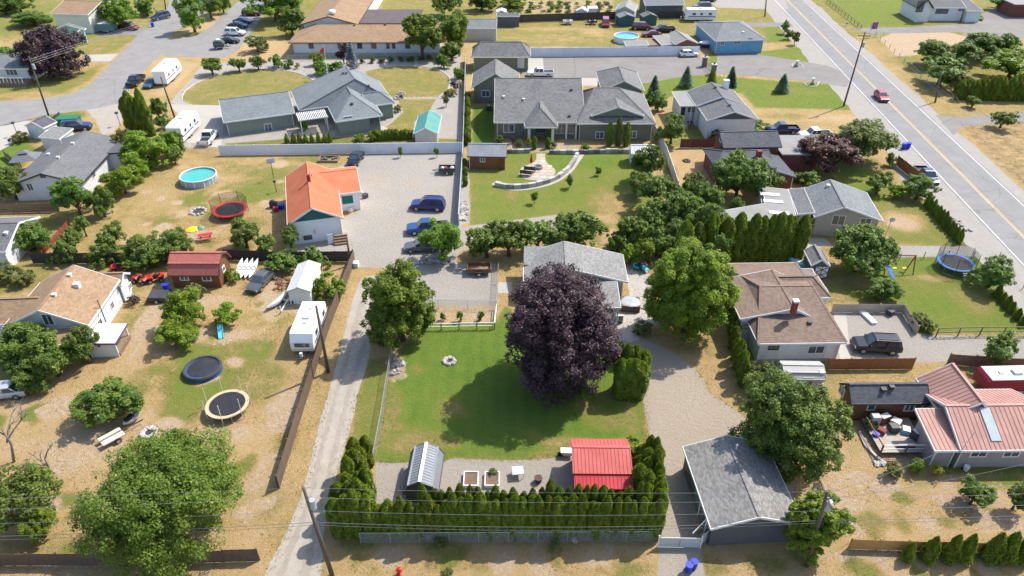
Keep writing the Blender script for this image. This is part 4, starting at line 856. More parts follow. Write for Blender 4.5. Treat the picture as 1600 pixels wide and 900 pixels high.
h.wing(a.x, b.x, min(a.y, b.y), yb+1.5, 2.9, 5.5, 'gy', STUC, BLUEG, WHITE, .5, (5.2, 0)); h.wf(544, 184, 1.4, .45); h.wf(585, 190, 1.6, 2.2, div=2, name='door', frame=STUC, pane=PANE)
h.vent(559, 143, VENTD); h.vent(550, 163, VENTD)
a = h.lp(614, 160, 2.9); h.wing(a.x-5, a.x+.3, a.y-.2, a.y+4, 2.9, 4.6, 'gx', STUC, BLUEG, WHITE, .4, (0, 2.2)); h.wr(606, 170, .8, 1.6, div=1)
a = h.lp(349, 191, 2.7); b = h.lp(466, 191, 2.7)
h.wing(a.x, b.x, a.y, a.y+10.5, 2.7, 4.9, 'gx', STUC, BLUEG, WHITE, .45, (0, 0)); h.wf(419, 199, 1.1, 1.2, div=2); a2 = h.lp(469, 150, 3.0); h.wing(a2.x, a2.x+4, a2.y, a2.y+4, 2.9, 3.1, 'f', STUC, BLUEG, WHITE, .3)
# pergola
pg = thing('pergola', 'white slatted pergola between the grey house and its garage wing', 'pergola', G(467, 188, 2.4)*1, h.root.rotation_euler.z); pg.location.z = 0
for x in (.1, 4.6):
    for y in (-.5, 2.2): MB().box(x, x+.18, y, y+.18, 0, 2.4).build('post', WHITE, pg)
for y in (-.5, 2.25): MB().box(-.2, 5.0, y, y+.12, 2.4, 2.6).build('beam', WHITE, pg)
for k in range(17): MB().box(-.1+k*.3, .02+k*.3, -1.0, 2.8, 2.602, 2.76).build('rafter', WHITE, pg)
# ---- church-like hall at top
h = House('community_hall', 'long white hall with tan shingled roof at the top', (450, 66.5), (690, 66), 3.3, 'hall')
yr = h.lp(560, 38, 5.2).y; h.wing(0, h.L, 0, yr*2, 3.3, 5.2, 'gx', SW, BRN, TRIMB, .8, (yr*.8, 0), base=(.8, FOUND))
for px, n in ((486, 2), (530, 1), (539, 1), (562, 2), (584, 2), (606, 1), (615, 1), (637, 2)): h.wf(px, 71, .9 if n == 2 else .5, 1.2, frame=TRIMD, div=n)
for px, py in ((510, 31), (554, 40), (602, 39)): h.vent(px, py, VENTD)
a = h.lp(470, 37, 4.6); b = h.lp(562, 33, 4.6); ap = h.lp(517, 22, 7.0)
h.wing(a.x, b.x, a.y-.5, a.y+45, 4.6, 6.4, 'gy', SW, BRN, TRIMB, .6, (0, 0)); c = h.lp(519, 20, 6.6); MB().blob((c.x, c.y, 6.8), (.9, .9, .6), 10, 6, .02).build('roof_fan', WHITE, h.root)
a = h.lp(562, 36, 4.6); b = h.lp(640, 18, 4.6); h.wing(a.x, b.x+3, a.y, b.y+2, 4.2, 4.6, 'f', SW, M('roof_tar', (.1, .08, .08), .9, .15, .4), TRIMB, .5)
# ---- large sage house, top centre
h = House('large_house', 'large sage green house with grey multi-gable roof and stone entry', (772, 191), (905, 191), 3.1)
yr = h.lp(850, 122, 7.2).y
LR = roofmat('shingle_weathered_grey', (.155, .153, .15), .4, .4)
h.wing(0, h.L+1, 0, yr+6, 3.1, 7.2, 'gx', SG, LR, CREAM, .5, (0, 0), yr/(yr+6)); h.wf(795, 200, 1.7, 1.4, div=2)
h.box('stone_skirt', .45, h.L, .44, .49, 0, 1.2, STONE)
for px, py in ((787, 152), (818, 156), (890, 182), (893, 141)): h.vent(px, py, VENTD if px > 860 else VENT)
a, b = h.lp(905, 191, 3.2), h.lp(1023, 189, 3.2); yr2 = h.lp(955, 134, 6.6).y
h.wing(a.x-.4, b.x, a.y-.6, yr2*1.7, 3.2, 6.6, 'gx', SG, LR, CREAM, .5, (3.5, 5.5), .55); h.wf(937, 211, 1.3, 1.1, div=2); h.wf(988, 210, 1.3, 1.1, div=2); fw = h.w[2]
a = h.lp(924, 181, 4.1); b = h.lp(1006, 180, 4.1); h.wing(a.x, b.x, a.y, a.y+7, 4.1, 5.7, 'gy', None, LR, CREAM, .3, (0, 0)); MB().yprism([(a.x+.5, 4.0), (b.x-.5, 4.0), ((a.x+b.x)/2, 5.45)], a.y+.15, a.y+.3).build('gable', SG, h.root)
a = h.lp(822, 190, 3.2); b = h.lp(868, 190, 3.2)
h.wing(a.x-.3, b.x+.3, -2.2, 4.5, 3.1, 5.2, 'gy', None, LR, CREAM, .3, (3.2, 0)); xm = (a.x+b.x)/2
for u in (-2.0, 2.0): h.box('entry_column', xm+u-.22, xm+u+.22, -1.7, -1.26, 0, 3.0, CREAM)
for px in (885, 900): p = h.at_y(px, 205, .1); h.box('porch_column', p.x-.15, p.x+.15, .05, .35, 0, 3.0, CREAM)
h.wf(845, 207, 1.6, 2.2, y=.5, name='door', frame=DARK, pane=DARK); h.wf(873, 201, 2.6, 1.5, y=.5, frame=CREAM, div=3); h.wf(893, 201, 1.4, 1.5, y=.5, frame=CREAM, div=1)
a, b = h.lp(736, 137, 3.2), h.lp(815, 122, 3.2); ap = h.lp(775, 89, 6.4); y0 = h.lp(736, 137, 3.2).y
h.wing(a.x, h.lp(812, 137, 3.2).x, y0, ap.y, 3.2, 6.0, 'gy', SG, LR, CREAM, .5, (0, 0)); h.wf(759, 146, 1.4, 1.1); 
a, b = h.lp(736, 89, 3.2), h.lp(829, 87, 3.2); yr = h.lp(780, 65, 5.4).y
h.wing(a.x, b.x, a.y, 2*yr-a.y, 3.2, 5.4, 'gx', SG, LR, CREAM, .5, (2, 2)); h.wf(814, 98, 1.2, 2.0, name='door', pane=BLIND, div=2)
a = h.lp(972, 119, 5.2); h.wing(a.x-4, a.x+4, a.y-3, a.y+8, 3.4, 5.4, 'gy', SG, LR, CREAM, .4, (0, 3))
# ---- split level house, right of it
h = House('split_level_house', 'white split-level house with grey low gables and flat porch roof', (1105, 188), (1186, 187), 3.6)
ap = h.at_y(1147, 174, 0); W = h.lp(1128, 131, ap.z).y
h.wing(0, h.L, 0, W*.45, 3.6, ap.z, 'gy', SW, GREYM, WHITE, .35, (0, 0), gable=SDG); h.vent(1140, 165, VENTD); h.vent(1116, 157, VENTD)
h.wing(-.4, h.L-.4, W*.45+.02, W, 3.8, ap.z+.35, 'gy', SW, GREYM, WHITE, .35, (0, 0), gable=SDG); h.vent(1118, 137, VENTD); p = h.on(1133, 131); p = h.lp(1134, 133, 5.2); MB().box(p.x-.5, p.x+.5, p.y-.4, p.y+.4, 3, 6.2).build('chimney', WHITE, h.root)
a, b = h.lp(1063, 166, 3.6), h.lp(1101, 162, 3.6); c = h.lp(1047, 144, 3.6); h.wing(a.x, -.05, a.y, c.y, 3.5, 3.7, 'f', None, PALE, WHITE, .2)
h.box('wall', a.x+.4, -.2, a.y+1.4, c.y-.3, .3, 3.45, SW); h.w = (a.x+.4, 0, a.y+1.4, 0); h.wf(1083, 171, 1.9, 1.0, div=2); h.wf(1067, 173, .8, 1.9, div=1, name='door', pane=DARK)
for u in (.1, 2.0): h.box('porch_post', a.x+u, a.x+u+.14, a.y+.1, a.y+.24, 0, 3.45, WHITE)
st = MB()
for k in range(6): st.box(a.x+.3, a.x+1.4, a.y-.3*(k+1), a.y-.3*k, 0, 1.5-.24*k)
st.build('porch_step', M('grey_paint', (.3, .31, .32), .7, .1, 2), h.root)
# ---- dark roofed brick house
h = House('brick_house', 'brown brick house with charcoal roofs and a brick chimney', (1131, 231), (1222, 229), 4.2, 'house')
h.wing(0, h.L, 0, 5.8, 4.2, 5.6, 'gx', SBRK, GREYD, GREYM, .35, (0, 0)); h.wl(1127, 215, .7, 1.3, div=1)
a, b = h.lp(1104, 240, 2.9), h.lp(1190, 262, 2.9); h.wing(a.x, a.x+9, a.y-5.4, a.y+2, 2.9, 4.1, 'gx', SBRK, GREYD, GREYM, .35, (2, 0))
p = h.lp(1186, 240, 4.2); MB().box(p.x-.35, p.x+.35, p.y-.35, p.y+.35, 2, 4.7).build('chimney', REDBRICK, h.root)
a, b = h.lp(1192, 278, 2.8), h.lp(1244, 276, 2.8); yb = h.lp(1198, 236, 3.6).y; h.wing(a.x-.5, b.x, a.y, yb, 2.8, 3.9, 'gy', SBRK, GREYD, GREYM, .35, (0, 0), .35)
h = House('carport_garage', 'flat pale roofed brown garage beside the brown leaf tree', (1222, 243), (1266, 243), 2.9, 'garage')
h.wing(0, h.L+1.5, 0, 7.5, 2.9, 3.1, 'f', SBRK, PALE, PALE, .15)
# ---- pale grey house with skylit flat roof
h = House('skylight_house', 'pale grey house with white-skylit flat roof wing and stucco gable', (1248, 337), (1380, 345), 3.0)
ap = h.at_y(1320, 323, 0); W = h.lp(1292, 280, ap.z).y; x0 = h.lp(1288, 341, 3.0).x
h.wing(x0-1.2, h.L, 0, W, 3.0, ap.z, 'gy', STAN, GREY, WHITE, .4, (0, 0), (ap.x-x0+1.2)/(h.L-x0+1.2)); h.wf(1310, 344, 1.5, 1.3, div=2); h.wf(1352, 347, 1.3, 1.1, div=2); h.vent(1294, 291, WHITE)
h.wing(0, x0-1.15, .5, W-.3, 3.0, 3.35, 'sx', STAN, GREYM, WHITE, .3); h.wf(1270, 346, .8, .8, div=1)
a, c, d = h.lp(1247, 371, 2.9), h.lp(1178, 292, 2.9), h.lp(1100, 333, 2.9)
vs = [(d.x, d.y-3.5, 2.8), (-.4, -3.6, 2.8), (-.02, W-.4, 3.0), (c.x+1.2, c.y, 3.0), (c.x+.8, c.y-5, 2.95), (d.x, d.y, 2.8)]
h.slab(vs, [(0, 1, 2, 3, 4, 5)], PALE, .2, WHITE); MB().prism([(v[0]+(.4 if v[0] < -6 else -.4), v[1]+.3*(1 if v[1] < 3 else -1)) for v in vs], 0, 2.55).build('wall', STAN, h.root)
for px, py in ((1203, 304), (1208, 315), (1217, 333)): h.skylight(px, py, 2.6, .75, WHITE)
# ---- blue house
h = House('bungalow', 'bright blue bungalow with grey hip roof near the main road', (1118, 64), (1198, 62), 3.0)
yr = h.lp(1155, 32, 4.9).y; h.wing(0, h.L, 0, yr*1.75, 3.0, 4.9, 'gx', SBL, GREY, CREAM, .5, (4.2, 4.2)); h.wf(1152, 65, 1.4, .9, frame=CREAM); h.wf(1129, 67, .7, .9, frame=CREAM); h.wf(1172, 62, .8, .5, frame=SBL); h.vent(1161, 51, WHITE)
# ---- white house top right
h = House('bungalow', 'white house with grey brown roof and bay window, top right', (1452, 12), (1510, 12), 3.4)
yr = 5; h.wing(0, h.L, 0, 10, 3.4, 4.9, 'gx', SW, GREYM, WHITE, .4, (0, 0)); h.wf(1472, 17, 3.0, 1.2, div=5, frame=TRIMD); h.wf(1502, 15, 1.6, .8, div=2)
a, b = h.lp(1512, 21, 2.9), h.lp(1545, 21, 2.9); h.wing(h.L-.2, b.x, -1.2, 7, 2.9, 4.0, 's', SW, GREYM, WHITE, .3); h.wing(-3.4, .6, -1.2, 9, 3.6, 5.6, 'gy', SW, GREYM, TRIMD, .4, (0, 0)); h.wf(1438, 10, 1.6, 2.6, div=2, frame=TRIMD)
# ---- top left pair
h = House('bungalow', 'pale house with terracotta tan roof at the top left', (78, 21), (137, 23), 4.6, 'house')
W = h.lp(172, 0, 4.6).y; h.wing(0, h.L, 0, 13, 4.6, 6.2, 'gx', SCR, BRN, WHITE, .4, (0, 0)); h.wr(155, 15, 1.6, 1.2, div=2)
h = House('garage_house', 'low grey roofed annex with mint green wall, top left', (75, 48), None, 2.9, 'house', yaxis=((106, 66), (134, 44)))
h = h; x1 = h.lp(106, 66, 2.9).x; h.wing(x1-7.5, x1, 0, h.lp(134, 44, 2.9).y, 2.9, 4.2, 'gy', SMINT, GREYM, WHITE, .35, (0, 0)); h.wr(124, 52, 1.6, 1.0, div=2, frame=WHITE)
h = House('bungalow', 'white house with grey roof and porch railing at the left edge', (-40, 107), (44, 107), 2.9)
h.wing(0, h.L, 0, 8.5, 2.9, 4.6, 'gx', SW, GREY, WHITE, .5, (0, 1.5)); h.wf(18, 112, 2.2, 1.3, div=3); h.wf(-8, 112, 1.4, 1.2)
h.box('porch_deck', 2, h.L, -2.4, .45, 0, .7, WOOD)
for k in range(12): h.box('porch_baluster', 2+k*.75, 2.1+k*.75, -2.4, -2.3, .7, 1.7, WHITE)
h.box('porch_railing', 2, h.L, -2.42, -2.28, 1.7, 1.8, WHITE)
# ---- grey roof house left
h = House('bungalow', 'white house with wide charcoal grey gable roof in the left row', (22, 277), (128, 286), 2.7)
ap = h.at_y(61, 270, 0); far = h.lp(130, 204, ap.z); h2 = h
rz = heading((61, 270), (130, 204), ap.z)-math.pi/2
bpy.data.objects.remove(h.root)
h = House('bungalow', 'white house with wide mid grey gable roof in the left row', (128, 286), None, 2.7, 'house', yaxis=((61, 270), (130, 204)), zax=3.9)
ap = h.at_y(61, 271, 0); W = h.lp(130, 204, ap.z).y; hz = ap.z; Wd = -ap.x*2
h.wing(-Wd*.96, 0, 0, W, 2.7, hz, 'gy', SW, roofmat('shingle_slate_grey', (.135, .135, .14), .4, .25), TRIMD, .4, (0, 0)); h.wf(47, 292, .7, 1.1); h.wf(100, 290, 1.2, .8); h.wr(146, 273, .9, .8); h.wf(67, 275, .5, .35, frame=DARK, div=1)
for px, py in ((96, 224), (114, 225), (76, 242), (91, 247), (68, 236)): h.vent(px, py, VENT, 'pipe' if px == 96 else 'box')
h.wing(-1.2, 1.6, W-5.5, W-.6, 2.5, 2.8, 'f', SW, GREYD, TRIMD, .2)
# ---- lower left grey roof house
h = House('bungalow', 'grey gable roofed house cut off by the left edge below the charcoal one', (62, 338), None, 2.7, 'house', yaxis=((0, 402), (62, 338)))
h.wing(-11, 0, -9, 0, 2.7, 4.3, 'gx', SW, GREYM, WHITE, .4, (0, 0)); h.vent(10, 365, WHITE)
# ---- sheds and huts
def hut(name, label, A, B, he, D, hr, kind, wall, roof, trim=WHITE, ov=.15, cat='shed', rib=None, **k):
    h = House(name, label, A, B, he, cat); h.wing(0, h.L, 0, D, he, hr, kind, wall, roof, trim, ov, rib=rib, **k); return h
h = hut('tool_shed', 'plain grey gabled shed behind the big shade trees at top', (725, 44), (776, 44), 3.0, 7, 4.2, 'gx', SGR, GREY)
hut('tool_shed', 'green-walled hut with grey roof behind the maroon van', (968, 28), (993, 27), 2.2, 3.6, 2.9, 'gy', M('hut_green', (.03, .1, .1), .7, .1, 1), GREY, GREY)
hut('tool_shed', 'green-walled hut with grey roof nearest the white camper', (1005, 27), (1028, 26), 2.2, 3.2, 2.9, 'gy', MATS['hut_green'], GREYM, GREYM)
hut('tool_shed', 'pale grey gabled shed behind the two green huts', (961, 16), (992, 18), 2.6, 7, 3.8, 'gy', SGR, PALE)
hut('bungalow', 'dark house under grey roof at the top edge', (1008, 8), (1070, 7), 3.0, 8, 4.4, 'gx', SDG, GREY, WHITE, .3, 'house')
hut('pool_hut', 'low flat grey hut beside the blue pool', (978, 71), (1014, 70), 1.9, 2.6, 2.2, 's', SGR, PALE)
h = hut('lean_to', 'brown gabled lean-to shed with pale patched roof behind white fence', (1055, 69), (1091, 67), 2.2, 7, 3.3, 'gy', SBR, PALE)
hut('lean_to', 'pale mono-pitch shed roof joined to the brown lean-to', (1034, 70), (1057, 68), 1.9, 5, 2.6, 's', STAN, PALE)
hut('lean_to', 'small weathered board shed between pool hut and lean-to', (1013, 71), (1034, 70), 1.6, 3.6, 2.0, 's', WOOD, WOOD, None)
hut('tool_shed', 'tall dark-roofed white shed by the street corner on the left', (38, 196), (67, 200), 2.3, 3.0, 3.2, 'gy', SW, GREYD)
hut('tool_shed', 'low white shed touching the charcoal roofed house', (60, 214), (92, 217), 2.2, 3.6, 2.6, 's', SW, GREYL)
hut('vinyl_shed', 'white shed with ribbed pale roof at the lawn edge', (987, 240), (1024, 240), 2.2, 3.2, 3.0, 'gx', M('shed_grey_white', (.55, .55, .52), .6, .06, 1), WHITER, WHITE, .12, rib=WHITER)
hut('tool_shed', 'small white shelter in the vegetable field at the top', (1016-116, 17), (918, 18), 1.9, 2.4, 2.6, 'gy', SW, WHITER)
hut('tool_shed', 'small low white shed beside the field shelter', (919, 15), (934, 15), 1.8, 2.6, 2.1, 'f', SW, WHITER)
hut('tool_shed', 'grey flat-topped shed by the top field fence', (776, 27), (812, 27), 2.4, 3, 2.7, 'f', SDG, GREYD)
hut('tool_shed', 'small white hut above the grey gabled shed', (776, 19), (791, 19), 2.4, 3, 2.8, 'gy', STAN, WHITER)
hut('carport', 'dark red roofed shed at the top right corner', (1585, 10), (1640, 10), 2.8, 7, 3.4, 'f', SBRK, PALE)
# gazebo
gz = thing('gazebo', 'dark grey hipped gazebo beside the charcoal roofed house', 'gazebo', (G(40, 246, 2.2).x, G(40, 246, 2.2).y, 0), .25)
for x in (-1.7, 1.7):
    for y in (-1.4, 1.4): MB().box(x-.06, x+.06, y-.06, y+.06, 0, 2.25).build('post', DARK, gz)
MB().add([(-2, -1.7, 2.2), (2, -1.7, 2.2), (2, 1.7, 2.2), (-2, 1.7, 2.2), (-.5, -.4, 3), (.5, -.4, 3), (.5, .4, 3), (-.5, .4, 3)], [(0, 1, 5, 4), (1, 2, 6, 5), (2, 3, 7, 6), (3, 0, 4, 7), (4, 5, 6, 7)]).build('canopy', M('canvas_grey', (.13, .135, .15), .8, .1, 1), gz)
MB().add([(-.7, -.6, 3.1), (.7, -.6, 3.1), (.7, .6, 3.1), (-.7, .6, 3.1), (0, 0, 3.5)], [(0, 1, 4), (1, 2, 4), (2, 3, 4), (3, 0, 4)]).build('vent_cap', MATS['canvas_grey'], gz)
# ================================================================ TREES AND PLANTS
LM = {
 'maple': leafmat('leaf_maple', (0.066, 0.132, 0.013), (0.225, 0.33, 0.033)),
 'dark': leafmat('leaf_dark', (0.056, 0.115, 0.019), (0.2, 0.285, 0.042)),
 'bright': leafmat('leaf_bright', (0.095, 0.178, 0.013), (0.28, 0.38, 0.033), .42),
 'airy': leafmat('leaf_airy', (0.075, 0.14, 0.016), (0.2, 0.275, 0.038), .4),
 'purple': leafmat('leaf_purple', (0.03, 0.017, 0.023), (0.1, 0.058, 0.07), .2),
 'brownleaf': leafmat('leaf_brown', (0.056, 0.024, 0.0224), (0.16, 0.08, 0.064), .2),
 'fruit': leafmat('leaf_fruit', (0.075, 0.135, 0.022), (0.21, 0.28, 0.045)),
 'olive': leafmat('leaf_olive', (0.095, 0.125, 0.032), (0.23, 0.25, 0.07)),
 'cedar': leafmat('leaf_cedar', (0.075, 0.135, 0.011), (0.3, 0.36, 0.032), .4),
 'cedaryellow': leafmat('leaf_cedar_yellow', (0.075, 0.12, 0.015), (0.24, 0.255, 0.03), .2),
 'spruce': leafmat('leaf_spruce', (0.048, 0.108, 0.0528), (0.1536, 0.2432, 0.128), .15),
 'bluespruce': leafmat('leaf_blue_spruce', (0.065, 0.1105, 0.13), (0.182, 0.247, 0.286), .15),
 'yellow': leafmat('leaf_yellow', (0.169, 0.195, 0.0156), (0.429, 0.39, 0.039), .35),
 'pale': leafmat('leaf_pale', (0.33, 0.275, 0.264), (0.66, 0.572, 0.55), .3),
}
BARK = M('bark', (.10, .075, .055), .9, .35, 3, bmp=.5); BARKG = M('bark_grey', (.2, .18, .16), .9, .3, 3, bmp=.4)
def leaf_mesh(name, pos, nrm, axis, size, tone, mat, wid=.55):
    N = len(pos)
    nrm = nrm/np.linalg.norm(nrm, axis=1, keepdims=True)
    t = axis-nrm*np.sum(axis*nrm, 1, keepdims=True); t /= np.linalg.norm(t, axis=1, keepdims=True)+1e-9
    b = np.cross(nrm, t); s = size[:, None]
    v = np.stack([pos-t*s, pos+b*s*wid-nrm*s*.18, pos+t*s, pos-b*s*wid-nrm*s*.18], 1).reshape(-1, 3)
    me = bpy.data.meshes.new(name); me.vertices.add(4*N); me.loops.add(4*N); me.polygons.add(N)
    me.vertices.foreach_set('co', v.astype(np.float32).ravel()); me.loops.foreach_set('vertex_index', np.arange(4*N, dtype=np.int32))
    me.polygons.foreach_set('loop_start', np.arange(0, 4*N, 4, dtype=np.int32)); me.update()
    a = me.attributes.new('tone', 'FLOAT', 'POINT'); a.data.foreach_set('value', np.repeat(np.clip(tone, 0, 1), 4).astype(np.float32))
    me.materials.append(mat); return me
def unit(n, rng):
    d = rng.normal(size=(n, 3)); return d/np.linalg.norm(d, axis=1, keepdims=True)
def crown_mesh(kind, R, H, n, leaf, lobes, sub, seed, base=.25, big=False, squash=1.):
    """leaf clumps spread through an uneven crown; R radius, H height of the tree, base = bare part of the trunk"""
    rng = np.random.default_rng(seed)
    zc = H*(base+1)/2; rz = H*(1-base)/2; rad = np.array([R, R, rz])
    d = unit(lobes, rng); d[:, 2] = np.where(d[:, 2] < -.8, -d[:, 2]*.6, d[:, 2]); d /= np.linalg.norm(d, axis=1, keepdims=True)
    if big: d = d/((np.hypot(d[:, 0], d[:, 1])**2.7+np.abs(d[:, 2])**2.7)**(1/2.7))[:, None]
    lc = d*(rng.uniform(.62, .76, (lobes, 1)) if big else rng.uniform(.5, .8, (lobes, 1)))*rad; lr = rng.uniform(.2, .32, lobes) if big else rng.uniform(.28, .44, lobes)
    ni = max(3, lobes//4); lc = np.concatenate([lc, unit(ni, rng)*rng.uniform(.05, .4, (ni, 1))*rad]); lr = np.concatenate([lr, rng.uniform(.35, .5, ni)]); lobes += ni
    cen, cr, ct = [], [], []
    for i in range(lobes):
        dd = unit(sub, rng); dd[:, 2] = np.where(dd[:, 2] < -.3, -dd[:, 2], dd[:, 2])
        for k in range(sub):
            cen.append(lc[i]+dd[k]*rad*lr[i]*rng.uniform(.6, 1.0)); cr.append(R*lr[i]*rng.uniform(.3, .55)); ct.append(rng.random())
    cen = np.array(cen); cr = np.array(cr); ct = np.array(ct); m = len(cen)
    wgt = cr**2/np.sum(cr**2); idx = rng.choice(m, n, p=wgt)
    u = unit(n, rng); out = cen/rad; out /= np.linalg.norm(out, axis=1, keepdims=True)+1e-9
    u = u+out[idx]*.55+np.array([0, 0, .25]); u /= np.linalg.norm(u, axis=1, keepdims=True)
    pos = cen[idx]+u*cr[idx][:, None]*(rng.uniform(.5, 1.02, (n, 1))+(rng.random((n, 1)) < .1)*rng.uniform(0, .5, (n, 1)))*np.array([1, 1, squash]); pos[:, 2] += zc
    k = pos[:, 2] > H*max(0, base)*.4+.05; pos, u, idx = pos[k], u[k], idx[k]; nn = len(pos)
    nr = u*.7+np.array([0, 0, .5])+rng.normal(size=(nn, 3))*.45
    tone = .6*ct[idx]+.4*rng.random(nn)
    return leaf_mesh('crown', pos, nr, rng.normal(size=(nn, 3)), leaf*rng.uniform(.65, 1.3, nn), tone, LM[kind]), lc, zc
def trunk_mesh(R, H, lc, zc, seed, r0=None, bark=None, multi=1):
    rr = random.Random(seed); mb = MB(); r0 = r0 or .045*H**.9
    top = Vector((rr.uniform(-.1, .1)*R, rr.uniform(-.1, .1)*R, zc))
    for k in range(multi):
        o = Vector((rr.uniform(-.25, .25), rr.uniform(-.25, .25), 0))*(multi > 1)
        mb.tube([o, o*1.4+Vector((rr.uniform(-.06, .06), rr.uniform(-.06, .06), H*.16)), o*2+top*.6, top+o*2], [r0*1.35, r0, r0*.75, r0*.35], 8)
    for i in range(min(10, len(lc))):
        e = Vector(lc[i])+Vector((0, 0, zc)); s_ = Vector((0, 0, H*rr.uniform(.14, .3))); mdl = s_.lerp(e, .5)+Vector((0, 0, rr.uniform(0, .1)*H))
        mb.tube([s_, mdl, e], [r0*.5, r0*.33, r0*.1], 5)
    return mb.mesh('trunk', bark or BARK, True)
PROTO = {}
KIND = {   # leaf colour, R, H, leaves, leaf size, lobes, clumps per lobe, bare trunk share, seeds
 'maple': ('maple', 4.4, 9.0, 15000, .2, 18, 9, -.04, 3), 'dark': ('dark', 3.0, 5.6, 13000, .15, 18, 8, -.12, 3), 'bright': ('bright', 3.4, 6, 13000, .16, 18, 8, -.1, 2),
 'fruit': ('fruit', 1.7, 3.2, 5600, .11, 16, 6, .02, 4), 'shrub': ('dark', 1.5, 2.2, 5000, .1, 12, 6, -.15, 3), 'shrubl': ('bright', 1.5, 2.2, 5000, .1, 12, 6, -.15, 3), 'shrubo': ('olive', 1.5, 2.2, 4400, .1, 12, 6, -.15, 2),
 'yellow': ('yellow', .8, 1.1, 1200, .08, 7, 5, .0, 2), 'brownleaf': ('brownleaf', 2.6, 4.6, 13000, .14, 20, 8, .1, 1), 'purple': ('purple', 5, 8, 14000, .22, 16, 9, .08, 1), 'plum': ('purple', 1.2, 2.0, 2400, .11, 8, 6, .0, 1), 'pale': ('pale', .7, .9, 700, .07, 6, 5, .0, 1), 'willow': ('olive', 3.5, 6.2, 18000, .15, 22, 8, .0, 1),
}
def proto(kind, v):
    if (kind, v) not in PROTO:
        lk, R, H, n, leaf, lo, su, ba, _ = KIND[kind]; sd_ = hash_(kind)+v*31
        c, lc, zc = crown_mesh(lk, R, H, n, leaf, lo, su, sd_, ba); PROTO[(kind, v)] = (c, trunk_mesh(R, H, lc, zc, sd_))
    return PROTO[(kind, v)]
def hash_(s): return sum((i+1)*ord(c) for i, c in enumerate(s))
TN = [0]
def plant(name, label, cat, loc, rz, sc, crown, trunk, group=None):
    o = thing(name, label, cat, (loc[0], loc[1], 0), rz, group); o.scale = sc
    for nm, me in (('crown', crown), ('trunk', trunk)):
        if me:
            c = bpy.data.objects.new(nm, me); COL.objects.link(c); c.parent = o
    return o
def tree(cx, cy, rpx, H, kind, label, name=None, group=None, v=None):
    """crown centre and half width as seen in the photograph, height in metres"""
    K = KIND[kind]; z = H*(K[7]+1)/2; p = G(cx, cy, z); R = rpx*mpp(cx, cy, z); TN[0] += 1
    v = TN[0] % K[8] if v is None else v; c, t = proto(kind, v)
    nm = name or ('tree' if H > 2.6 else 'shrub')
    s = R/K[1]*1.06
    return plant(nm, label, 'tree' if 'tree' in nm else 'shrub', p, (TN[0]*2.399) % 6.28, (s, s, H/K[2]), c, t, group)
def bigtree(cx, cy, rpx, H, leafk, n, leaf, lobes, sub, base, label, name='tree', seed=1, bark=None, multi=1):
    z = H*(base+1)/2; p = G(cx, cy, z); R = rpx*mpp(cx, cy, z)*.98
    c, lc, zc = crown_mesh(leafk, R, H, n, leaf, int(lobes*1.7), max(5, int(sub*.8)), seed, base, True)
    return plant(name, label, 'tree', p, 0, (1, 1, 1), c, trunk_mesh(R, H, lc, zc, seed, bark=bark, multi=multi))
# --- the large individual trees
bigtree(872, 535, 95, 12.5, 'purple', 130000, .13, 60, 12, -.18, 'huge dark purple maple in the middle of the lawn', 'purple_maple_tree', 4)
bigtree(622, 482, 62, 9.5, 'maple', 62000, .13, 30, 10, -.1, 'large green maple beside the gravel lane', 'maple_tree', 5)
bigtree(1080, 463, 72, 11, 'bright', 84000, .13, 36, 10, -.14, 'large yellow-green tree right of the bungalow with a patio', 'locust_tree', 6)
bigtree(1241, 668, 90, 9.8, 'dark', 76000, .13, 32, 11, -.14, 'large dark green tree behind the speckled grey garage', 'maple_tree', 7)
bigtree(262, 786, 126, 9.5, 'airy', 100000, .105, 40, 13, .0, 'large airy yellow-green tree at the bottom left', 'box_elder_tree', 8, None, 2)
bigtree(1276, 826, 50, 6.0, 'bright', 22000, .17, 20, 9, -.05, 'bright broad-leaf tree around the leaning pole at bottom right', 'catalpa_tree', 9)
bigtree(82, 84, 52, 9.5, 'purple', 30000, .22, 24, 9, -.04, 'dark purple tree beside the street corner pole, top left', 'purple_maple_tree', 10)
bigtree(1156, 276, 47, 6.8, 'dark', 16000, .19, 22, 9, .06, 'round dark green tree in front of the brown brick house', 'tree', 11)
bigtree(1346, 392, 54, 5.6, 'dark', 18000, .18, 24, 9, .06, 'wide dark green tree below the pale grey stucco gable', 'tree', 12)
bigtree(658, 53, 33, 10, 'maple', 16000, .24, 18, 9, .1, 'tall round green tree against the long white hall', 'tree', 13)
bigtree(36, 775, 66, 4.6, 'fruit', 9000, .14, 24, 10, .1, 'thin straggly tree in the bottom left corner', 'tree', 14, BARKG, 3)
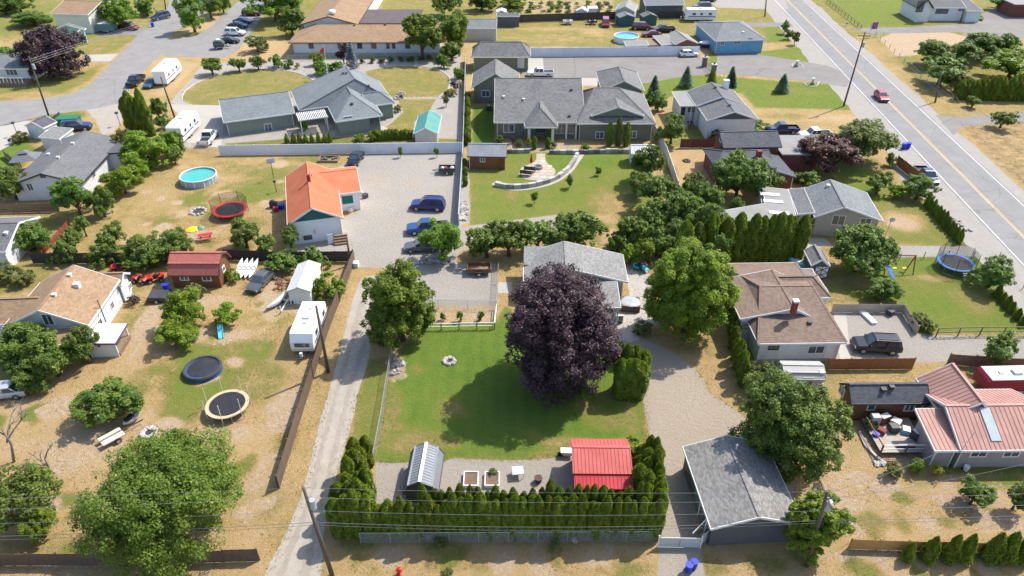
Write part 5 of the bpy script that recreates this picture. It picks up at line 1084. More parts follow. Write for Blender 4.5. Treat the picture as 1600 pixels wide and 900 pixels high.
for a in (
 (184, 22, 28, 7, 'maple', 'green tree beside the terracotta roofed house, top left'), (228, 12, 18, 4.5, 'dark', 'dark rounded bush by the street at top left', 'bush_tree'),
 (298, 22, 24, 9, 'maple', 'street tree nearest the parking lot entrance'), (326, 8, 18, 7, 'maple', 'street tree farther up the parking lot island'), (346, 2, 14, 7, 'dark', 'street tree at the top end of the island'),
 (330, 104, 17, 3.4, 'fruit', 'clipped little tree at the left end of the gravel bed'), (372, 101, 13, 3, 'fruit', 'second clipped tree in the gravel bed'), (402, 98, 12, 2.8, 'fruit', 'third clipped tree in the gravel bed'),
 (401, 70, 19, 3.6, 'olive_s', 'olive green bush by the parked white SUV'), (455, 38, 21, 6, 'dark', 'dark tree at the left end of the long hall'), (428, 6, 40, 9, 'maple', 'big tree at the top by the parking lot'),
 (708, 52, 26, 9, 'maple', 'lighter green tree right of the tall round one'), (692, 4, 27, 8, 'dark', 'dark tree at the top edge above the lighter one'), (752, 3, 22, 5, 'dark', 'low dark tree at top centre'), (800, 4, 22, 3, 'bright', 'bright shrubs of the vegetable field top centre', 'tree'),
 (434, 97, 13, 2.8, 'shrub', 'dark rounded shrub in the gravel bed below the hall'), (451, 101, 8, 1.8, 'shrub', 'small dark shrub right of the rounded one'), (464, 103, 5, 1.2, 'yellow', 'small yellow-green shrub in the hall bed'), (494, 94, 11, 2.6, 'shrubl', 'bright shrub behind the domed bush'),
 (500, 109, 16, 2.6, 'shrub', 'dome-clipped bush left of the hip roof'), (524, 103, 13, 2.3, 'shrub', 'second domed bush touching the hip roof'), (536, 86, 11, 4, 'plum', 'brownish bare-looking shrub left of the blue spruce'),
 (693, 98, 13, 2.8, 'shrub', 'dark bush at the corner of the right rounded lawn'), (706, 82, 15, 4, 'dark', 'bushy tree in the corner bed by the grey fence'), (717, 117, 10, 2.2, 'shrubl', 'bright green bush along the grey fence'), (709, 134, 8, 1.6, 'plum', 'dark red bush along the grey fence'), (719, 130, 7, 1.4, 'pale', 'whitish flowering bush along the grey fence'), (705, 144, 12, 1.2, 'yellow', 'yellow spreading bush along the grey fence'), (697, 148, 5, 1.1, 'plum', 'small dark red bush left of the yellow one'), (697, 158, 5, 2.2, 'fruit', 'tiny tree on the gravel strip', 'sapling_tree'),
 (627, 148, 8, 1.1, 'pale', 'white flowering bed bush right of the hip house'), (621, 170, 7, 1.3, 'shrubo', 'low bush right of the hip house wall'),
 (245, 172, 13, 4.2, 'dark', 'dark bush right of the tall cedars'), (256, 192, 12, 2.6, 'shrub', 'low dark bush near the parked travel trailer'),
 (228, 238, 38, 5.6, 'bright', 'broad bright green tree behind the charcoal roof'), (262, 228, 20, 4.4, 'bright', 'bright tree between house and travel trailer'), (195, 226, 17, 4.6, 'brown_s', 'dark olive-brown bush at the charcoal roof corner'), (190, 283, 30, 4.4, 'bright', 'bright green tree right of the charcoal roofed house wall'), (212, 266, 18, 4, 'bright', 'bright tree end above the pale path'),
 (118, 315, 32, 5.4, 'dark', 'dark tree in front of the charcoal roofed gable'), (158, 320, 19, 4.4, 'dark', 'smaller dark tree beside the dry yard'), (18, 290, 30, 5, 'dark', 'dark tree at the left edge by the white gable'), (271, 243, 13, 3, 'fruit', 'small fruit tree left of the round pool'), (279, 227, 13, 3.2, 'dark', 'dark bush by the travel trailer'),
 (46, 372, 36, 3.8, 'dark', 'wide dark bush above the red fence'), (113, 376, 17, 3.4, 'fruit', 'fruit tree left of the red fence'), (129, 352, 14, 3.4, 'fruit', 'thin stemmed fruit tree above the red fence'), (174, 371, 22, 3.4, 'fruit', 'spreading fruit tree in the dry yard'), (98, 396, 24, 3.0, 'shrub', 'dark shrub along the dark fence'), (237, 393, 38, 3.8, 'dark', 'dark bush left of the red roofed cabin shed'), (273, 383, 27, 4.0, 'dark', 'taller dark bush by the red roofed cabin shed'), (160, 402, 24, 2.8, 'shrub', 'shrub behind the tan roofed house ridge'), (200, 403, 14, 2.2, 'shrub', 'small shrub along the back fence'),
 (382, 367, 27, 3.8, 'fruit', 'fruit tree right of the picnic table'), (415, 382, 17, 3.4, 'fruit', 'fruit tree left of the white farmhouse'), (453, 373, 16, 3.4, 'fruit', 'fruit tree at the corner of the white farmhouse'), (447, 407, 27, 2.8, 'shrub', 'broad bush beside the white metal shed'), (494, 405, 21, 2.8, 'shrub', 'bush at the back of the white metal shed'), (512, 450, 25, 2.8, 'shrubl', 'feathery bush between white shed and lane fence'), (38, 436, 20, 1.6, 'shrubo', 'yellowish weeds left of the tan roof'), (5, 428, 20, 2.4, 'shrubo', 'weedy bush at left edge'),
 (30, 548, 45, 4.6, 'dark', 'dark tree mass at left edge below the tan house'), (80, 560, 40, 5.2, 'dark', 'dark tree in front of the tan house porch'), (132, 546, 27, 4.2, 'dark', 'dark tree right of the porch'), (52, 592, 30, 3.2, 'dark', 'low dark tree by the silver car'),
 (178, 628, 47, 3.6, 'dark', 'spreading green tree by the jet ski trailer'), (286, 484, 32, 4.4, 'bright', 'tall leafy vine bush below the cabin shed'), (276, 520, 31, 3.2, 'bright', 'lower leafy bush joined to the vine bush'), (350, 496, 23, 2.4, 'shrubl', 'yellow-green bush beside the toy slide'), (304, 457, 15, 1.8, 'shrubo', 'low scrub in front of the cabin shed'), (62, 822, 26, 3, 'bright', 'small bright bush at bottom left'),
 (690, 376, 34, 5.6, 'maple', 'round tree by the parked grey sedan'), (760, 376, 33, 4.8, 'fruit', 'leftmost fruit tree behind the bungalow'), (795, 374, 33, 4.8, 'fruit', 'second fruit tree behind the bungalow'), (840, 369, 32, 4.8, 'fruit', 'third fruit tree behind the bungalow'), (907, 360, 36, 5.0, 'fruit', 'rightmost fruit tree behind the bungalow'), (878, 366, 26, 4.4, 'fruit', 'fruit tree next to the rightmost behind the bungalow'),
 (988, 362, 26, 4.2, 'fruit', 'apple tree on the dry lawn end'), (965, 380, 18, 2.6, 'shrub', 'dark shrub below the apple tree'), (985, 402, 18, 2.6, 'shrubl', 'yellow-green shrub above the patio'), (1008, 396, 18, 3.4, 'cedar_s', 'mixed conifer shrub above the patio'),
 (1013, 262, 25, 5.4, 'dark', 'tree at the white shed on the lawn edge'), (1030, 300, 30, 5.6, 'fruit', 'tree along the pale fence, upper'), (1042, 335, 30, 5.6, 'fruit', 'tree along the pale fence, middle'), (1078, 302, 24, 4.6, 'dark', 'tree right of the pale fence by the fire ring yard'), (1085, 345, 30, 5.2, 'dark', 'dark tree in the middle thicket'), (1058, 372, 26, 4.6, 'dark', 'dark tree at the lower end of the pale fence'), (1150, 330, 14, 3, 'dark', 'bush at the flat roof corner'),
 (1124, 385, 26, 5.4, 'fruit', 'light tree left of the cedar row'), (1020, 345, 26, 5, 'fruit', 'tree on the lawn side of the lower pale fence'), (1100, 322, 26, 5, 'dark', 'dark tree in the thicket below the fire ring yard'), (1112, 352, 28, 5.4, 'dark', 'dark tree left of the flat roof corner'), (1028, 375, 24, 4.6, 'fruit', 'tree right of the apple tree'), (1062, 330, 24, 4.8, 'dark', 'tree between pale fence and thicket'), (1090, 385, 24, 5, 'dark', 'tree at the lower end of the thicket'), (1192, 288, 26, 4.6, 'dark', 'dark tree right of the round one by the brick house'), (1003, 285, 20, 4.4, 'fruit', 'tree below the white shed on the lawn edge'), (1378, 455, 27, 2.8, 'dark', 'round bush beside the swing set'), (1437, 296, 26, 3.6, 'dark', 'round bush by the parked dark pickup'), (1374, 287, 20, 3.2, 'fruit', 'round bush in the unmown front yard'), (1392, 252, 10, 2, 'shrub', 'bush at the brown fence end'), (1258, 277, 22, 2.6, 'shrub', 'dark bush behind the pale grey gable roof'), (1300, 240, 44, 5.6, 'brownleaf', 'copper brown leaf tree in front of the flat garage'), (1342, 226, 46, 6.6, 'willow', 'grey-green willow at the road edge'), (1400, 300, 14, 2, 'shrubl', 'tall weeds in the unmown front yard'),
 (1552, 431, 31, 3.6, 'dark', 'broad rounded juniper by the blue trampoline'), (1187, 592, 24, 3.4, 'shrubo', 'golden shrub beside the beige plastic shed'), (1560, 548, 27, 3.8, 'fruit', 'young tree by the red trailer'), (1525, 770, 24, 2.8, 'fruit', 'small fruit tree in the dry yard at right'), (1592, 778, 20, 2.8, 'fruit', 'small fruit tree cut by the right edge'), (1395, 735, 14, 1.4, 'shrubo', 'weedy shrub under the deck'), (1432, 730, 13, 1.4, 'shrubl', 'second weedy shrub under the deck'), (1464, 735, 12, 1.2, 'yellow', 'yellowish shrub at the deck corner'), (1360, 665, 12, 1.4, 'shrubo', 'shrub beside the cluttered deck'),
 (1455, 88, 30, 5, 'dark', 'orchard tree nearest the bare dirt circle'), (1474, 112, 36, 5.4, 'fruit', 'orchard tree nearest the roadside wires'), (1500, 86, 28, 5, 'dark', 'orchard tree in the middle of the row'), (1535, 76, 32, 5, 'dark', 'orchard tree toward the back row'), (1562, 74, 26, 5, 'dark', 'orchard tree last of the back row'), (1582, 104, 42, 6, 'bright', 'bright tree behind the tall cedar hedge'), (1495, 130, 18, 4, 'olive_s', 'greyish tree at the left end of the tall hedge'), (1521, 160, 12, 2, 'fruit', 'tiny tree in the round gravel bed'), (1568, 186, 19, 3.2, 'fruit', 'lone tree on the dry brown field'),
 (1227, 43, 7, 3, 'fruit', 'first sapling by the road at top', 'sapling_tree'), (1233, 53, 7, 2.6, 'fruit', 'second sapling by the road at top', 'sapling_tree'), (1243, 60, 7, 3, 'fruit', 'third sapling by the road at top', 'sapling_tree'),
 (1050, 207, 24, 4.6, 'dark', 'round bush by the split-level porch'), (1029, 160, 15, 3.4, 'dark', 'dark bush behind the split-level porch'), (1172, 198, 28, 2, 'shrub', 'low hedge bush below the split-level house', 'shrub'), (1120, 213, 12, 2, 'shrub', 'dark bush at the brick house corner'),
 (835, 308, 6, 2, 'fruit', 'staked sapling on the lawn, left of three', 'sapling_tree'), (890, 284, 6, 2, 'fruit', 'staked sapling on the lawn, middle of three', 'sapling_tree'), (935, 267, 5, 1.6, 'fruit', 'staked sapling on the lawn, right of three', 'sapling_tree'),
 (811, 226, 6, 1.6, 'shrubo', 'grassy plant left of the entry steps'), (825, 223, 6, 1.8, 'yellow', 'pale grassy plant by the entry steps'), (801, 219, 5, 1.2, 'plum', 'dark red plant under the front window'), (780, 218, 7, 1.2, 'shrub', 'low shrub at the left front corner'), (865, 227, 5, 1.2, 'shrubo', 'pale plant right of the entry steps'), (917, 231, 10, 1, 'shrub', 'dark low shrub by the right front wall'),
 (965, 556, 14, 2.6, 'shrub', 'leafy bush left of the cedar clump'), (990, 706, 23, 2.4, 'shrubl', 'rounded vine bush beside the bright red shed'), (1004, 513, 16, 1.2, 'shrubo', 'low flower bed below the patio'), (770, 740, 8, .7, 'shrub', 'plants in the garden box'), (719, 495, 6, 1.3, 'shrubl', 'leafy plant in the fenced vegetable bed, left'), (751, 494, 6, 1.2, 'shrub', 'leafy plant in the fenced vegetable bed, right'), (692, 496, 5, 1, 'shrub', 'wilted plant at the left of the vegetable bed'), (1437, 502, 14, 1.6, 'shrubo', 'flowering bush at the corner of the board fence'), (1450, 512, 13, 1.3, 'shrub', 'low green plants at the gravel drive corner'),
 (110, 232, 9, 1.4, 'plum', 'dark red bush left of the charcoal roof'), (30, 215, 14, 1.6, 'shrubo', 'green bush near the street corner shed'), (560, 222, 9, 1.5, 'shrub', 'bushy plant along the white fence, left'), (562, 214, 8, 1.3, 'shrubl', 'light plant behind the white fence, middle'), (580, 215, 9, 1.5, 'shrubl', 'bright plant behind the white fence, right'), (475, 195, 10, 2.2, 'shrubl', 'vine at the foot of the white pergola'), (705, 84, 8, 2.6, 'fruit', 'orange flowering bush behind the corner bed'), (688, 846, 11, .9, 'shrubo', 'scrubby weeds under the chain-link fence, left'), (868, 852, 9, .9, 'shrubo', 'scrubby weeds under the chain-link fence, right'), (897, 842, 8, .8, 'pale', 'clump of white daisies by the chain-link fence'), (700, 896, 9, .7, 'shrubo', 'grey-green weeds at the bottom edge'), (208, 470, 12, .9, 'plum', 'dark heap of brush by the white house wall'), (362, 432, 12, 1.6, 'shrubl', 'vine at the end of the cabin shed'), (10, 80, 20, 2, 'shrub', 'low bushes at the upper left edge'), (50, 32, 30, 3, 'dark', 'dark bushes left of the terracotta roof'), (6, 12, 22, 4, 'dark', 'dark tree at the top left corner'), (30, 8, 22, 4.5, 'dark', 'second dark tree at the top left corner'), (1330, 402, 10, 1, 'shrub', 'low shrub at the swing set'), (1518, 26, 20, 1.4, 'shrub', 'shrub bed beside the white house, top right'), (1570, 4, 20, 4, 'dark', 'tree behind the white house, top right'),
):
    k = {'olive_s': 'shrubo', 'brown_s': 'shrubo', 'cedar_s': 'shrubl'}.get(a[4], a[4]); tree(*a[:4], k, a[5], *(a[6:7]))
rr = random.Random(8)
for r_ in range(3):
    for i in range(11): tree(800+i*15+rr.uniform(-4, 4), 5+r_*6, 5+rr.uniform(-1, 1.5), .8+rr.uniform(-.2, .4), rr.choice(('yellow', 'shrubl', 'shrubl', 'shrubo')), ORD[i]+' leafy crop clump from the left in the '+('far', 'middle', 'near')[r_]+' row of the top field', 'crop_shrub', 'crop clumps of the top field')
for i in range(9): tree(566+i*15, 95.5-i*.7, 4.5+(i % 3), 1.0+.25*(i % 2), 'shrub', ORD[i]+' small dark shrub from the left in the bed before the hall', 'bed_shrub', 'small shrubs before the hall')
# --- conifers and cedars
def cedar_mesh(R, H, n, seed, mat='cedar', leaf=.11, tip=1.0):
    rng = np.random.default_rng(seed); m = n
    t = rng.random(m)**.85; z = t*H
    def prof(t): return np.clip(np.minimum(1.0, .8+t*.9)*np.clip((1-t)*4.2, 0, 1)**.5, .02, 1) if tip < 1.2 else np.clip(np.minimum(1.0, .75+t*1.6)*(1-t)**.62*1.12, .02, 1)
    a = rng.random(m)*2*np.pi; lump = 1+.13*np.sin(a*3+z*2.1+seed)+.1*np.sin(a*5-z*3.3+2*seed)
    r = R*prof(t)*lump*rng.uniform(.8, 1.06, m)
    pos = np.stack([r*np.cos(a), r*np.sin(a), z+.05], -1); out = np.stack([np.cos(a), np.sin(a), .25+0*a], -1)
    nr = out+rng.normal(size=(m, 3))*.45; ax = np.array([0, 0, 1.])+out*.35+rng.normal(size=(m, 3))*.3
    return leaf_mesh('foliage', pos, nr, ax, leaf*rng.uniform(.7, 1.4, m), .5*rng.random(m)+.5*(.5+.5*np.sin(a*4+z*4+seed))*rng.random(m), LM[mat], .5)
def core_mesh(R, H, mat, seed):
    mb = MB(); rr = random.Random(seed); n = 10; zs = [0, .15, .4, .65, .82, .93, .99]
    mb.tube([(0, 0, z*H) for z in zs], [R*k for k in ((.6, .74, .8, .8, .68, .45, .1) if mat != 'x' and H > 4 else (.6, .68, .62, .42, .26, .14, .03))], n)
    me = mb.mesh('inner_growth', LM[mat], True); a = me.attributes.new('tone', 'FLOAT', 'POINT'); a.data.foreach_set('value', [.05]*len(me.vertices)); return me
CED = {}
def cedar(px, py, H, R, label, group=None, mat='cedar', shape='col', name='cedar', world=None):
    key = (mat, shape)
    if key not in CED:
        R0, H0, tip = (.55, 4.8, 1.0) if shape == 'col' else (.75, 3.0, 1.7)
        CED[key] = [(cedar_mesh(R0, H0, 5600 if shape == 'col' else 3600, 20+i, mat, .095 if shape == 'col' else .085, tip), core_mesh(R0, H0, mat, i), R0, H0) for i in range(5)]
    TN[0] += 1; f, c, R0, H0 = CED[key][TN[0] % 5]; p = world or G(px, py)
    o = thing(name, label, 'cedar' if 'cedar' in name else 'conifer', (p[0], p[1], 0), (TN[0]*1.7) % 6.28, group); o.scale = (R/R0, R/R0, H/H0)
    for nm, me in (('foliage', f), ('inner_growth', c)):
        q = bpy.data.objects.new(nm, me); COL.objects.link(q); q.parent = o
    return o
def row(p, q, n, H, R, what, group, jit=.14, mat='cedar', shape='col', dh=.16):
    a, b = G(*p), G(*q); rr = random.Random(n*13+int(p[0]))
    for i in range(n):
        t = i/(n-1) if n > 1 else 0; w_ = a.lerp(b, t)+Vector((rr.uniform(-jit, jit), rr.uniform(-jit, jit), 0))
        cedar(0, 0, H*rr.uniform(1-dh, 1+dh), R*rr.uniform(.88, 1.15), ORD[i]+' '+what, group, mat, shape, world=w_)
row((634, 838), (1024, 838), 31, 4.6, .46, 'cedar from the left in the front row of the long hedge', 'front row of the long cedar hedge')
row((668, 824), (1018, 824), 27, 4.9, .4, 'cedar from the left in the rear row of the long hedge', 'rear row of the long cedar hedge')
row((597, 836), (628, 838), 3, 4.0, .6, 'cedar of the lower bushy group left of the long hedge', 'lower cedars left of the long hedge', .2)
row((533, 836), (578, 836), 4, 4.8, .6, 'cedar from the left in the near row by the lane', 'cedar clump by the lane', .15)
row((537, 808), (578, 810), 4, 4.4, .6, 'cedar from the left in the second row by the lane', 'cedar clump by the lane', .15)
row((550, 790), (578, 790), 3, 4.2, .55, 'cedar from the left in the third row by the lane', 'cedar clump by the lane', .15)
row((552, 770), (576, 730), 4, 4.0, .55, 'cedar going back along the wire fence by the lane', 'cedar clump by the lane', .15)
row((552, 750), (559, 735), 2, 3.6, .5, 'cedar of the farthest pair by the lane', 'cedar clump by the lane', .1)
row((1026, 830), (1020, 740), 9, 4.3, .48, 'cedar going back on the right arm of the hedge', 'right arm of the cedar hedge', .12)
row((996, 775), (1000, 735), 4, 3.4, .55, 'cedar beside the bright red shed wall', 'right arm of the cedar hedge', .12)
row((1010, 805), (1010, 735), 6, 3.8, .52, 'inner cedar of the right arm of the hedge', 'right arm of the cedar hedge', .12)
row((968, 620), (998, 620), 4, 5.0, .72, 'cedar from the left in the clump beside the driveway', 'cedar clump beside the driveway', .1)
row((974, 606), (1000, 604), 3, 5.2, .7, 'cedar from the left at the back of the driveway clump', 'cedar clump beside the driveway', .1)
row((1158, 604), (1136, 496), 9, 3.3, .5, 'cedar from the front along the driveway side fence', 'cedars along the driveway side fence', .15)
row((1120, 408), (1240, 408), 11, 6.2, .8, 'cedar from the left in the tall row by the flat roof', 'tall cedars by the flat roofed wing', .25)
row((1062, 420), (1120, 412), 4, 6.5, .9, 'cedar from the left behind the yellow-green tree', 'cedars behind the yellow-green tree', .4)
row((1447, 322), (1498, 379), 12, 2.0, .55, 'little cedar from the top along the roadside bank', 'little cedars along the road', .1, 'cedar', 'cone')
row((1556, 464), (1598, 508), 6, 1.6, .5, 'little cedar from the top along the right yard fence', 'little cedars along the right fence', .1, 'cedar', 'cone')
for i, (px, hh, rr_) in enumerate(((1416, 2.0, .5), (1448, 2.8, .68), (1481, 3.0, .68), (1503, 3.1, .66), (1545, 3.2, .8), (1567, 3.3, .75), (1594, 3.3, .75))): cedar(px, 874, hh, rr_, ORD[i]+' cone-shaped cedar from the left before the new board fence', 'cone cedars before the new fence', 'cedar', 'cone')
row((208, 207), (240, 212), 6, 7.4, .8, 'cedar from the left in the tall clump by the sandy driveway', 'tall cedars by the sandy driveway', .25)
row((1497, 155), (1620, 158), 17, 4.3, .75, 'cedar from the left in the hedge below the orchard', 'cedar hedge below the orchard', .1)
row((449, 223), (517, 222), 8, 1.7, .45, 'small cone cedar from the left before the garage wing', 'small cedars before the garage wing', .1, 'cedar', 'cone')
row((588, 219), (640, 217), 11, 1.7, .45, 'clipped hedge cedar from the left before the small lawn', 'clipped cedars before the small lawn', .08)
row((731, 226), (731, 158), 14, 2.2, .5, 'narrow hedge cedar from the front along the grey fence', 'narrow cedars along the grey fence', .06)
row((952, 228), (978, 228), 3, 4.6, .45, 'slim tall cedar from the left against the sage wall', 'slim cedars against the sage wall', .05)
for px, py, hh, l in ((835, 233, 2.3, 'left'), (856, 232, 2.0, 'right')): cedar(px, py, hh, .38, 'small cedar on the '+l+' side of the entry steps')
cedar(860, 220, 2.3, .38, 'small cedar behind the right one at the entry steps')
for k, (px, py) in enumerate(((726, 262), (727, 290), (727, 275))): cedar(px, py, 1.6, .4, ('slender', 'lower', 'middle')[k]+' little cedar on the gravel strip by the white fence')
cedar(1111, 133, 3.4, .95, 'broad cedar by the stone gate pillar', mat='cedar', shape='cone')
def spruce_mesh(R, H, n, seed, mat):
    rng = np.random.default_rng(seed); T = 11; pos, nr, ax = [], [], []
    m = n; t = rng.random(m); tier = (np.floor(t*T)+rng.random(m)*.45)/T; z = .08*H+tier*.92*H
    br = np.floor(rng.random(m)*9)/9*2*np.pi+np.floor(t*T)*1.3+rng.normal(size=m)*.16
    rr = np.sqrt(rng.random(m)); rmax = R*(1-tier)**.9+.05; r = rr*rmax
    pos = np.stack([r*np.cos(br), r*np.sin(br), z-rr*.14*rmax], -1)
    out = np.stack([np.cos(br), np.sin(br), -.1+0*br], -1); nr = np.array([0, 0, 1.])+rng.normal(size=(m, 3))*.35
    return leaf_mesh('foliage', pos, nr, out, .16*rng.uniform(.7, 1.4, m), rng.random(m), LM[mat], .45)
def spruce(px, py, H, R, label, mat='spruce'):
    o = thing('spruce_tree', label, 'conifer', G(px, py), px)
    f = bpy.data.objects.new('foliage', spruce_mesh(R, H, 3000, int(px), mat)); COL.objects.link(f); f.parent = o
    MB().tube([(0, 0, 0), (0, 0, H*.97)], [.1, .015], 7).build('trunk', BARK, o)
for px, py, H, R, l, mt in ((551, 105, 5.6, 1.5, 'blue spruce before the long white hall', 'bluespruce'), (1071, 136, 4.4, 1.6, 'spruce on the lawn left of the gate pillar', 'spruce'), (1021, 150, 4.2, 1.5, 'spruce nearest the large sage house', 'spruce'), (1141, 135, 4.2, 1.4, 'spruce behind the white chimney', 'spruce'), (1221, 144, 3.8, 1.6, 'spruce alone on the lawn near the main road', 'spruce'), (1143.5, 136, 3, .9, 'small spruce beside the white chimney', 'spruce')): spruce(px, py, H, R, l, mt)
# --- dead tree
def dead_tree(px, py, H, label, seed):
    rr = random.Random(seed); o = thing('dead_tree', label, 'tree', G(px, py)); tr, brn = MB(), MB()
    def grow(p, d, L, r, dep):
        q = p+d*L; (tr if dep == 0 else brn).tube([p, p.lerp(q, .5)+Vector((rr.uniform(-.08, .08)*L, rr.uniform(-.08, .08)*L, 0)), q], [r, r*.8, r*.6], 5)
        if dep > 3 or r < .012: return
        for _ in range(3 if dep < 3 else 2):
            nd_ = (d+Vector((rr.uniform(-.9, .9), rr.uniform(-.9, .9), rr.uniform(-.25, .6)))).normalized(); grow(p.lerp(q, rr.uniform(.5, 1)), nd_, L*rr.uniform(.5, .75), r*.55, dep+1)
    grow(Vector((0, 0, 0)), Vector((.05, .1, 1)).normalized(), H*.45, .13, 0); tr.build('trunk', BARKG, o, True); brn.build('branches', BARKG, o, True)
dead_tree(22, 722, 8.5, 'bare dead tree standing in the dry yard at left edge', 6); dead_tree(78, 740, 4.0, 'fallen-looking bare branches beside the straggly corner tree', 5)

tufts()
# ================================================================ VEHICLES
def paint_(name, col, rough=.3): return M('car_'+name, col, rough, .04, 1, metal=.25, coat=.5)
CP = {'red': paint_('red', (.30, .02, .045)), 'black': paint_('black', (.012, .012, .018)), 'navy': paint_('navy', (.015, .03, .10)), 'blue': paint_('blue', (.02, .065, .2)), 'royal': paint_('royal', (.018, .022, .13)), 'grey': paint_('grey', (.10, .105, .115)), 'white': paint_('white', (.78, .78, .78)), 'silver': paint_('silver', (.45, .46, .47)), 'maroon': paint_('maroon', (.13, .015, .02)), 'slate': paint_('slate', (.05, .10, .16)), 'rust': paint_('rust', (.16, .03, .02))}
TAIL = M('tail_lamp', (.3, .01, .01), .3, .05, 2); HEADL = M('head_lamp', (.6, .62, .65), .15, .05, 2); RIM = M('wheel_rim', (.4, .4, .41), .35, .1, 6, metal=.7)
DIM = {'sedan': (4.7, 1.82, 1.45, .27, .92, (-.36, -.2, .06, .24)), 'suv': (4.95, 1.98, 1.82, .32, 1.1, (-.48, -.43, .1, .24)), 'pickup': (5.6, 1.98, 1.85, .34, 1.1, (-.12, -.09, .13, .24)), 'van': (4.9, 1.95, 1.85, .3, 1.05, (-.48, -.43, .18, .34)), 'hatch': (4.3, 1.78, 1.5, .27, .95, (-.46, -.34, .06, .24))}
def wheel(parent, x, y, r, w, side):
    t = MB().tube([(x, y-w/2, r), (x, y+w/2, r)], r, 16).build('wheel', BLACK, parent)
    yo = y+side*(w/2+.004); MB().tube([(x, yo-.012, r), (x, yo+.012, r)], r*.62, 12).build('rim', RIM, t)
def lift(mb, a, b, c, d, n, e=.012, sh=.86):
    q = [Vector(x) for x in (a, b, c, d)]; m = sum(q, Vector())/4; q = [m+(x-m)*sh+Vector(n)*e for x in q]; mb.add(q+[x-Vector(n)*.03 for x in q], [(0, 1, 2, 3), (7, 6, 5, 4), (0, 4, 5, 1), (1, 5, 6, 2), (2, 6, 7, 3), (3, 7, 4, 0)])
def car(px, py, to, kind, col, label, name=None, z=0, sc=1.):
    """px,py the middle of the car on the ground, 'to' a pixel its nose points at (or an angle)"""
    L, W, H, zb, belt, cab = DIM[kind]; p = G(px, py); a = heading((px, py), to) if isinstance(to, tuple) else R_(to)
    o = thing(name or {'suv': 'suv', 'pickup': 'pickup_truck', 'van': 'van'}.get(kind, 'car'), label, {'suv': 'suv', 'pickup': 'pickup', 'van': 'van'}.get(kind, 'car'), (p.x, p.y, z), a); o.scale = (sc, sc, sc)
    m = CP[col]; w_ = W/2; nose = belt*.93
    if kind == 'pickup': st = [(-.5, .9, zb+.12, .78), (-.485, .97, zb, .8), (-.13, 1, zb, .8), (-.125, 1, zb, belt), (.22, 1, zb, belt), (.42, .98, zb, nose), (.48, .93, zb+.04, nose-.1), (.5, .85, zb+.15, nose-.3)]
    elif kind in ('suv', 'van'): st = [(-.5, .88, zb+.15, belt-.1), (-.48, .97, zb+.02, belt), (-.3, 1, zb, belt), (.22, 1, zb, belt), (.42, .97, zb, nose-.03), (.48, .9, zb+.04, nose-.16), (.5, .82, zb+.15, nose-.32)]
    else: st = [(-.5, .8, zb+.18, belt-.22), (-.485, .92, zb+.02, belt-.04), (-.38, .98, zb, belt), (.0, 1, zb, belt), (.24, 1, zb, belt-.01), (.42, .95, zb, belt-.16), (.485, .86, zb+.04, belt-.26), (.5, .75, zb+.15, belt-.38)]
    mb = MB(); n = 8
    for x, kw, b0, t0 in st:
        ww = w_*kw; mb.v += [(x*L, -ww*.9, b0), (x*L, -ww, b0+.14), (x*L, -ww, t0-.16), (x*L, -ww*.9, t0), (x*L, ww*.9, t0), (x*L, ww, t0-.16), (x*L, ww, b0+.14), (x*L, ww*.9, b0)]
    for i in range(len(st)-1):
        for k in range(n): mb.f.append([i*n+k, i*n+(k+1) % n, (i+1)*n+(k+1) % n, (i+1)*n+k])
    mb.f += [list(range(n)), list(reversed(range((len(st)-1)*n, len(st)*n)))]; mb.build('body', m, o, kind == 'x')
    x0, x1, x2, x3 = [c*L for c in cab]; wb, wt = w_*.91, w_*.74; zt = H; zb2 = belt-.02
    c = [(x0, -wb, zb2), (x3, -wb, zb2), (x3, wb, zb2), (x0, wb, zb2), (x1, -wt, zt-.04), (x2, -wt, zt-.04), (x2, wt, zt-.04), (x1, wt, zt-.04), (x1+.15, -wt*.85, zt), (x2-.15, -wt*.85, zt), (x2-.15, wt*.85, zt), (x1+.15, wt*.85, zt)]
    cb = MB().add(c, [(0, 1, 5, 4), (1, 2, 6, 5), (2, 3, 7, 6), (3, 0, 4, 7), (4, 5, 9, 8), (5, 6, 10, 9), (6, 7, 11, 10), (7, 4, 8, 11), (8, 9, 10, 11)]).build('cabin', m, o)
    g = MB(); lift(g, c[1], c[2], c[6], c[5], (.8, 0, .55)); g.build('windscreen', GLASS, o)
    g = MB(); lift(g, c[3], c[0], c[4], c[7], (-.9, 0, .3)); g.build('rear_window', GLASS, o)
    for s_, ids in ((-1, (0, 1, 5, 4)), (1, (2, 3, 7, 6))):
        a4 = [Vector(c[i]) for i in ids]; k = 2 if kind != 'pickup' else 2
        for j in range(k):
            u0, u1 = j/k, (j+1)/k; g = MB(); lift(g, a4[0].lerp(a4[1], u0), a4[0].lerp(a4[1], u1), a4[3].lerp(a4[2], u1), a4[3].lerp(a4[2], u0), (0, s_, .25), .012, .84); g.build('side_window', GLASS, o)
        MB().box(x3-.35, x3-.18, s_*w_*1.02-.1, s_*w_*1.02+.1, belt-.02, belt+.14).build('mirror', m, o)
        MB().box(L*.478, L*.488, s_*w_*.68-.2, s_*w_*.68+.2, nose-.36, nose-.2).build('headlight', HEADL, o); MB().box(-L*.503, -L*.49, s_*w_*.78-.1, s_*w_*.78+.1, belt-.4, belt-.15).build('tail_light', TAIL, o)
        for xx in (-.3, .31): wheel(o, xx*L, s_*(w_-.1), .33 if kind in ('sedan', 'hatch') else .38, .22, s_)
    MB().box(L*.485, L*.505, -w_*.75, w_*.75, zb+.02, zb+.22).build('bumper', DARK, o); MB().box(-L*.51, -L*.49, -w_*.8, w_*.8, zb+.05, zb+.25).build('bumper', STEEL if kind == 'pickup' else DARK, o)
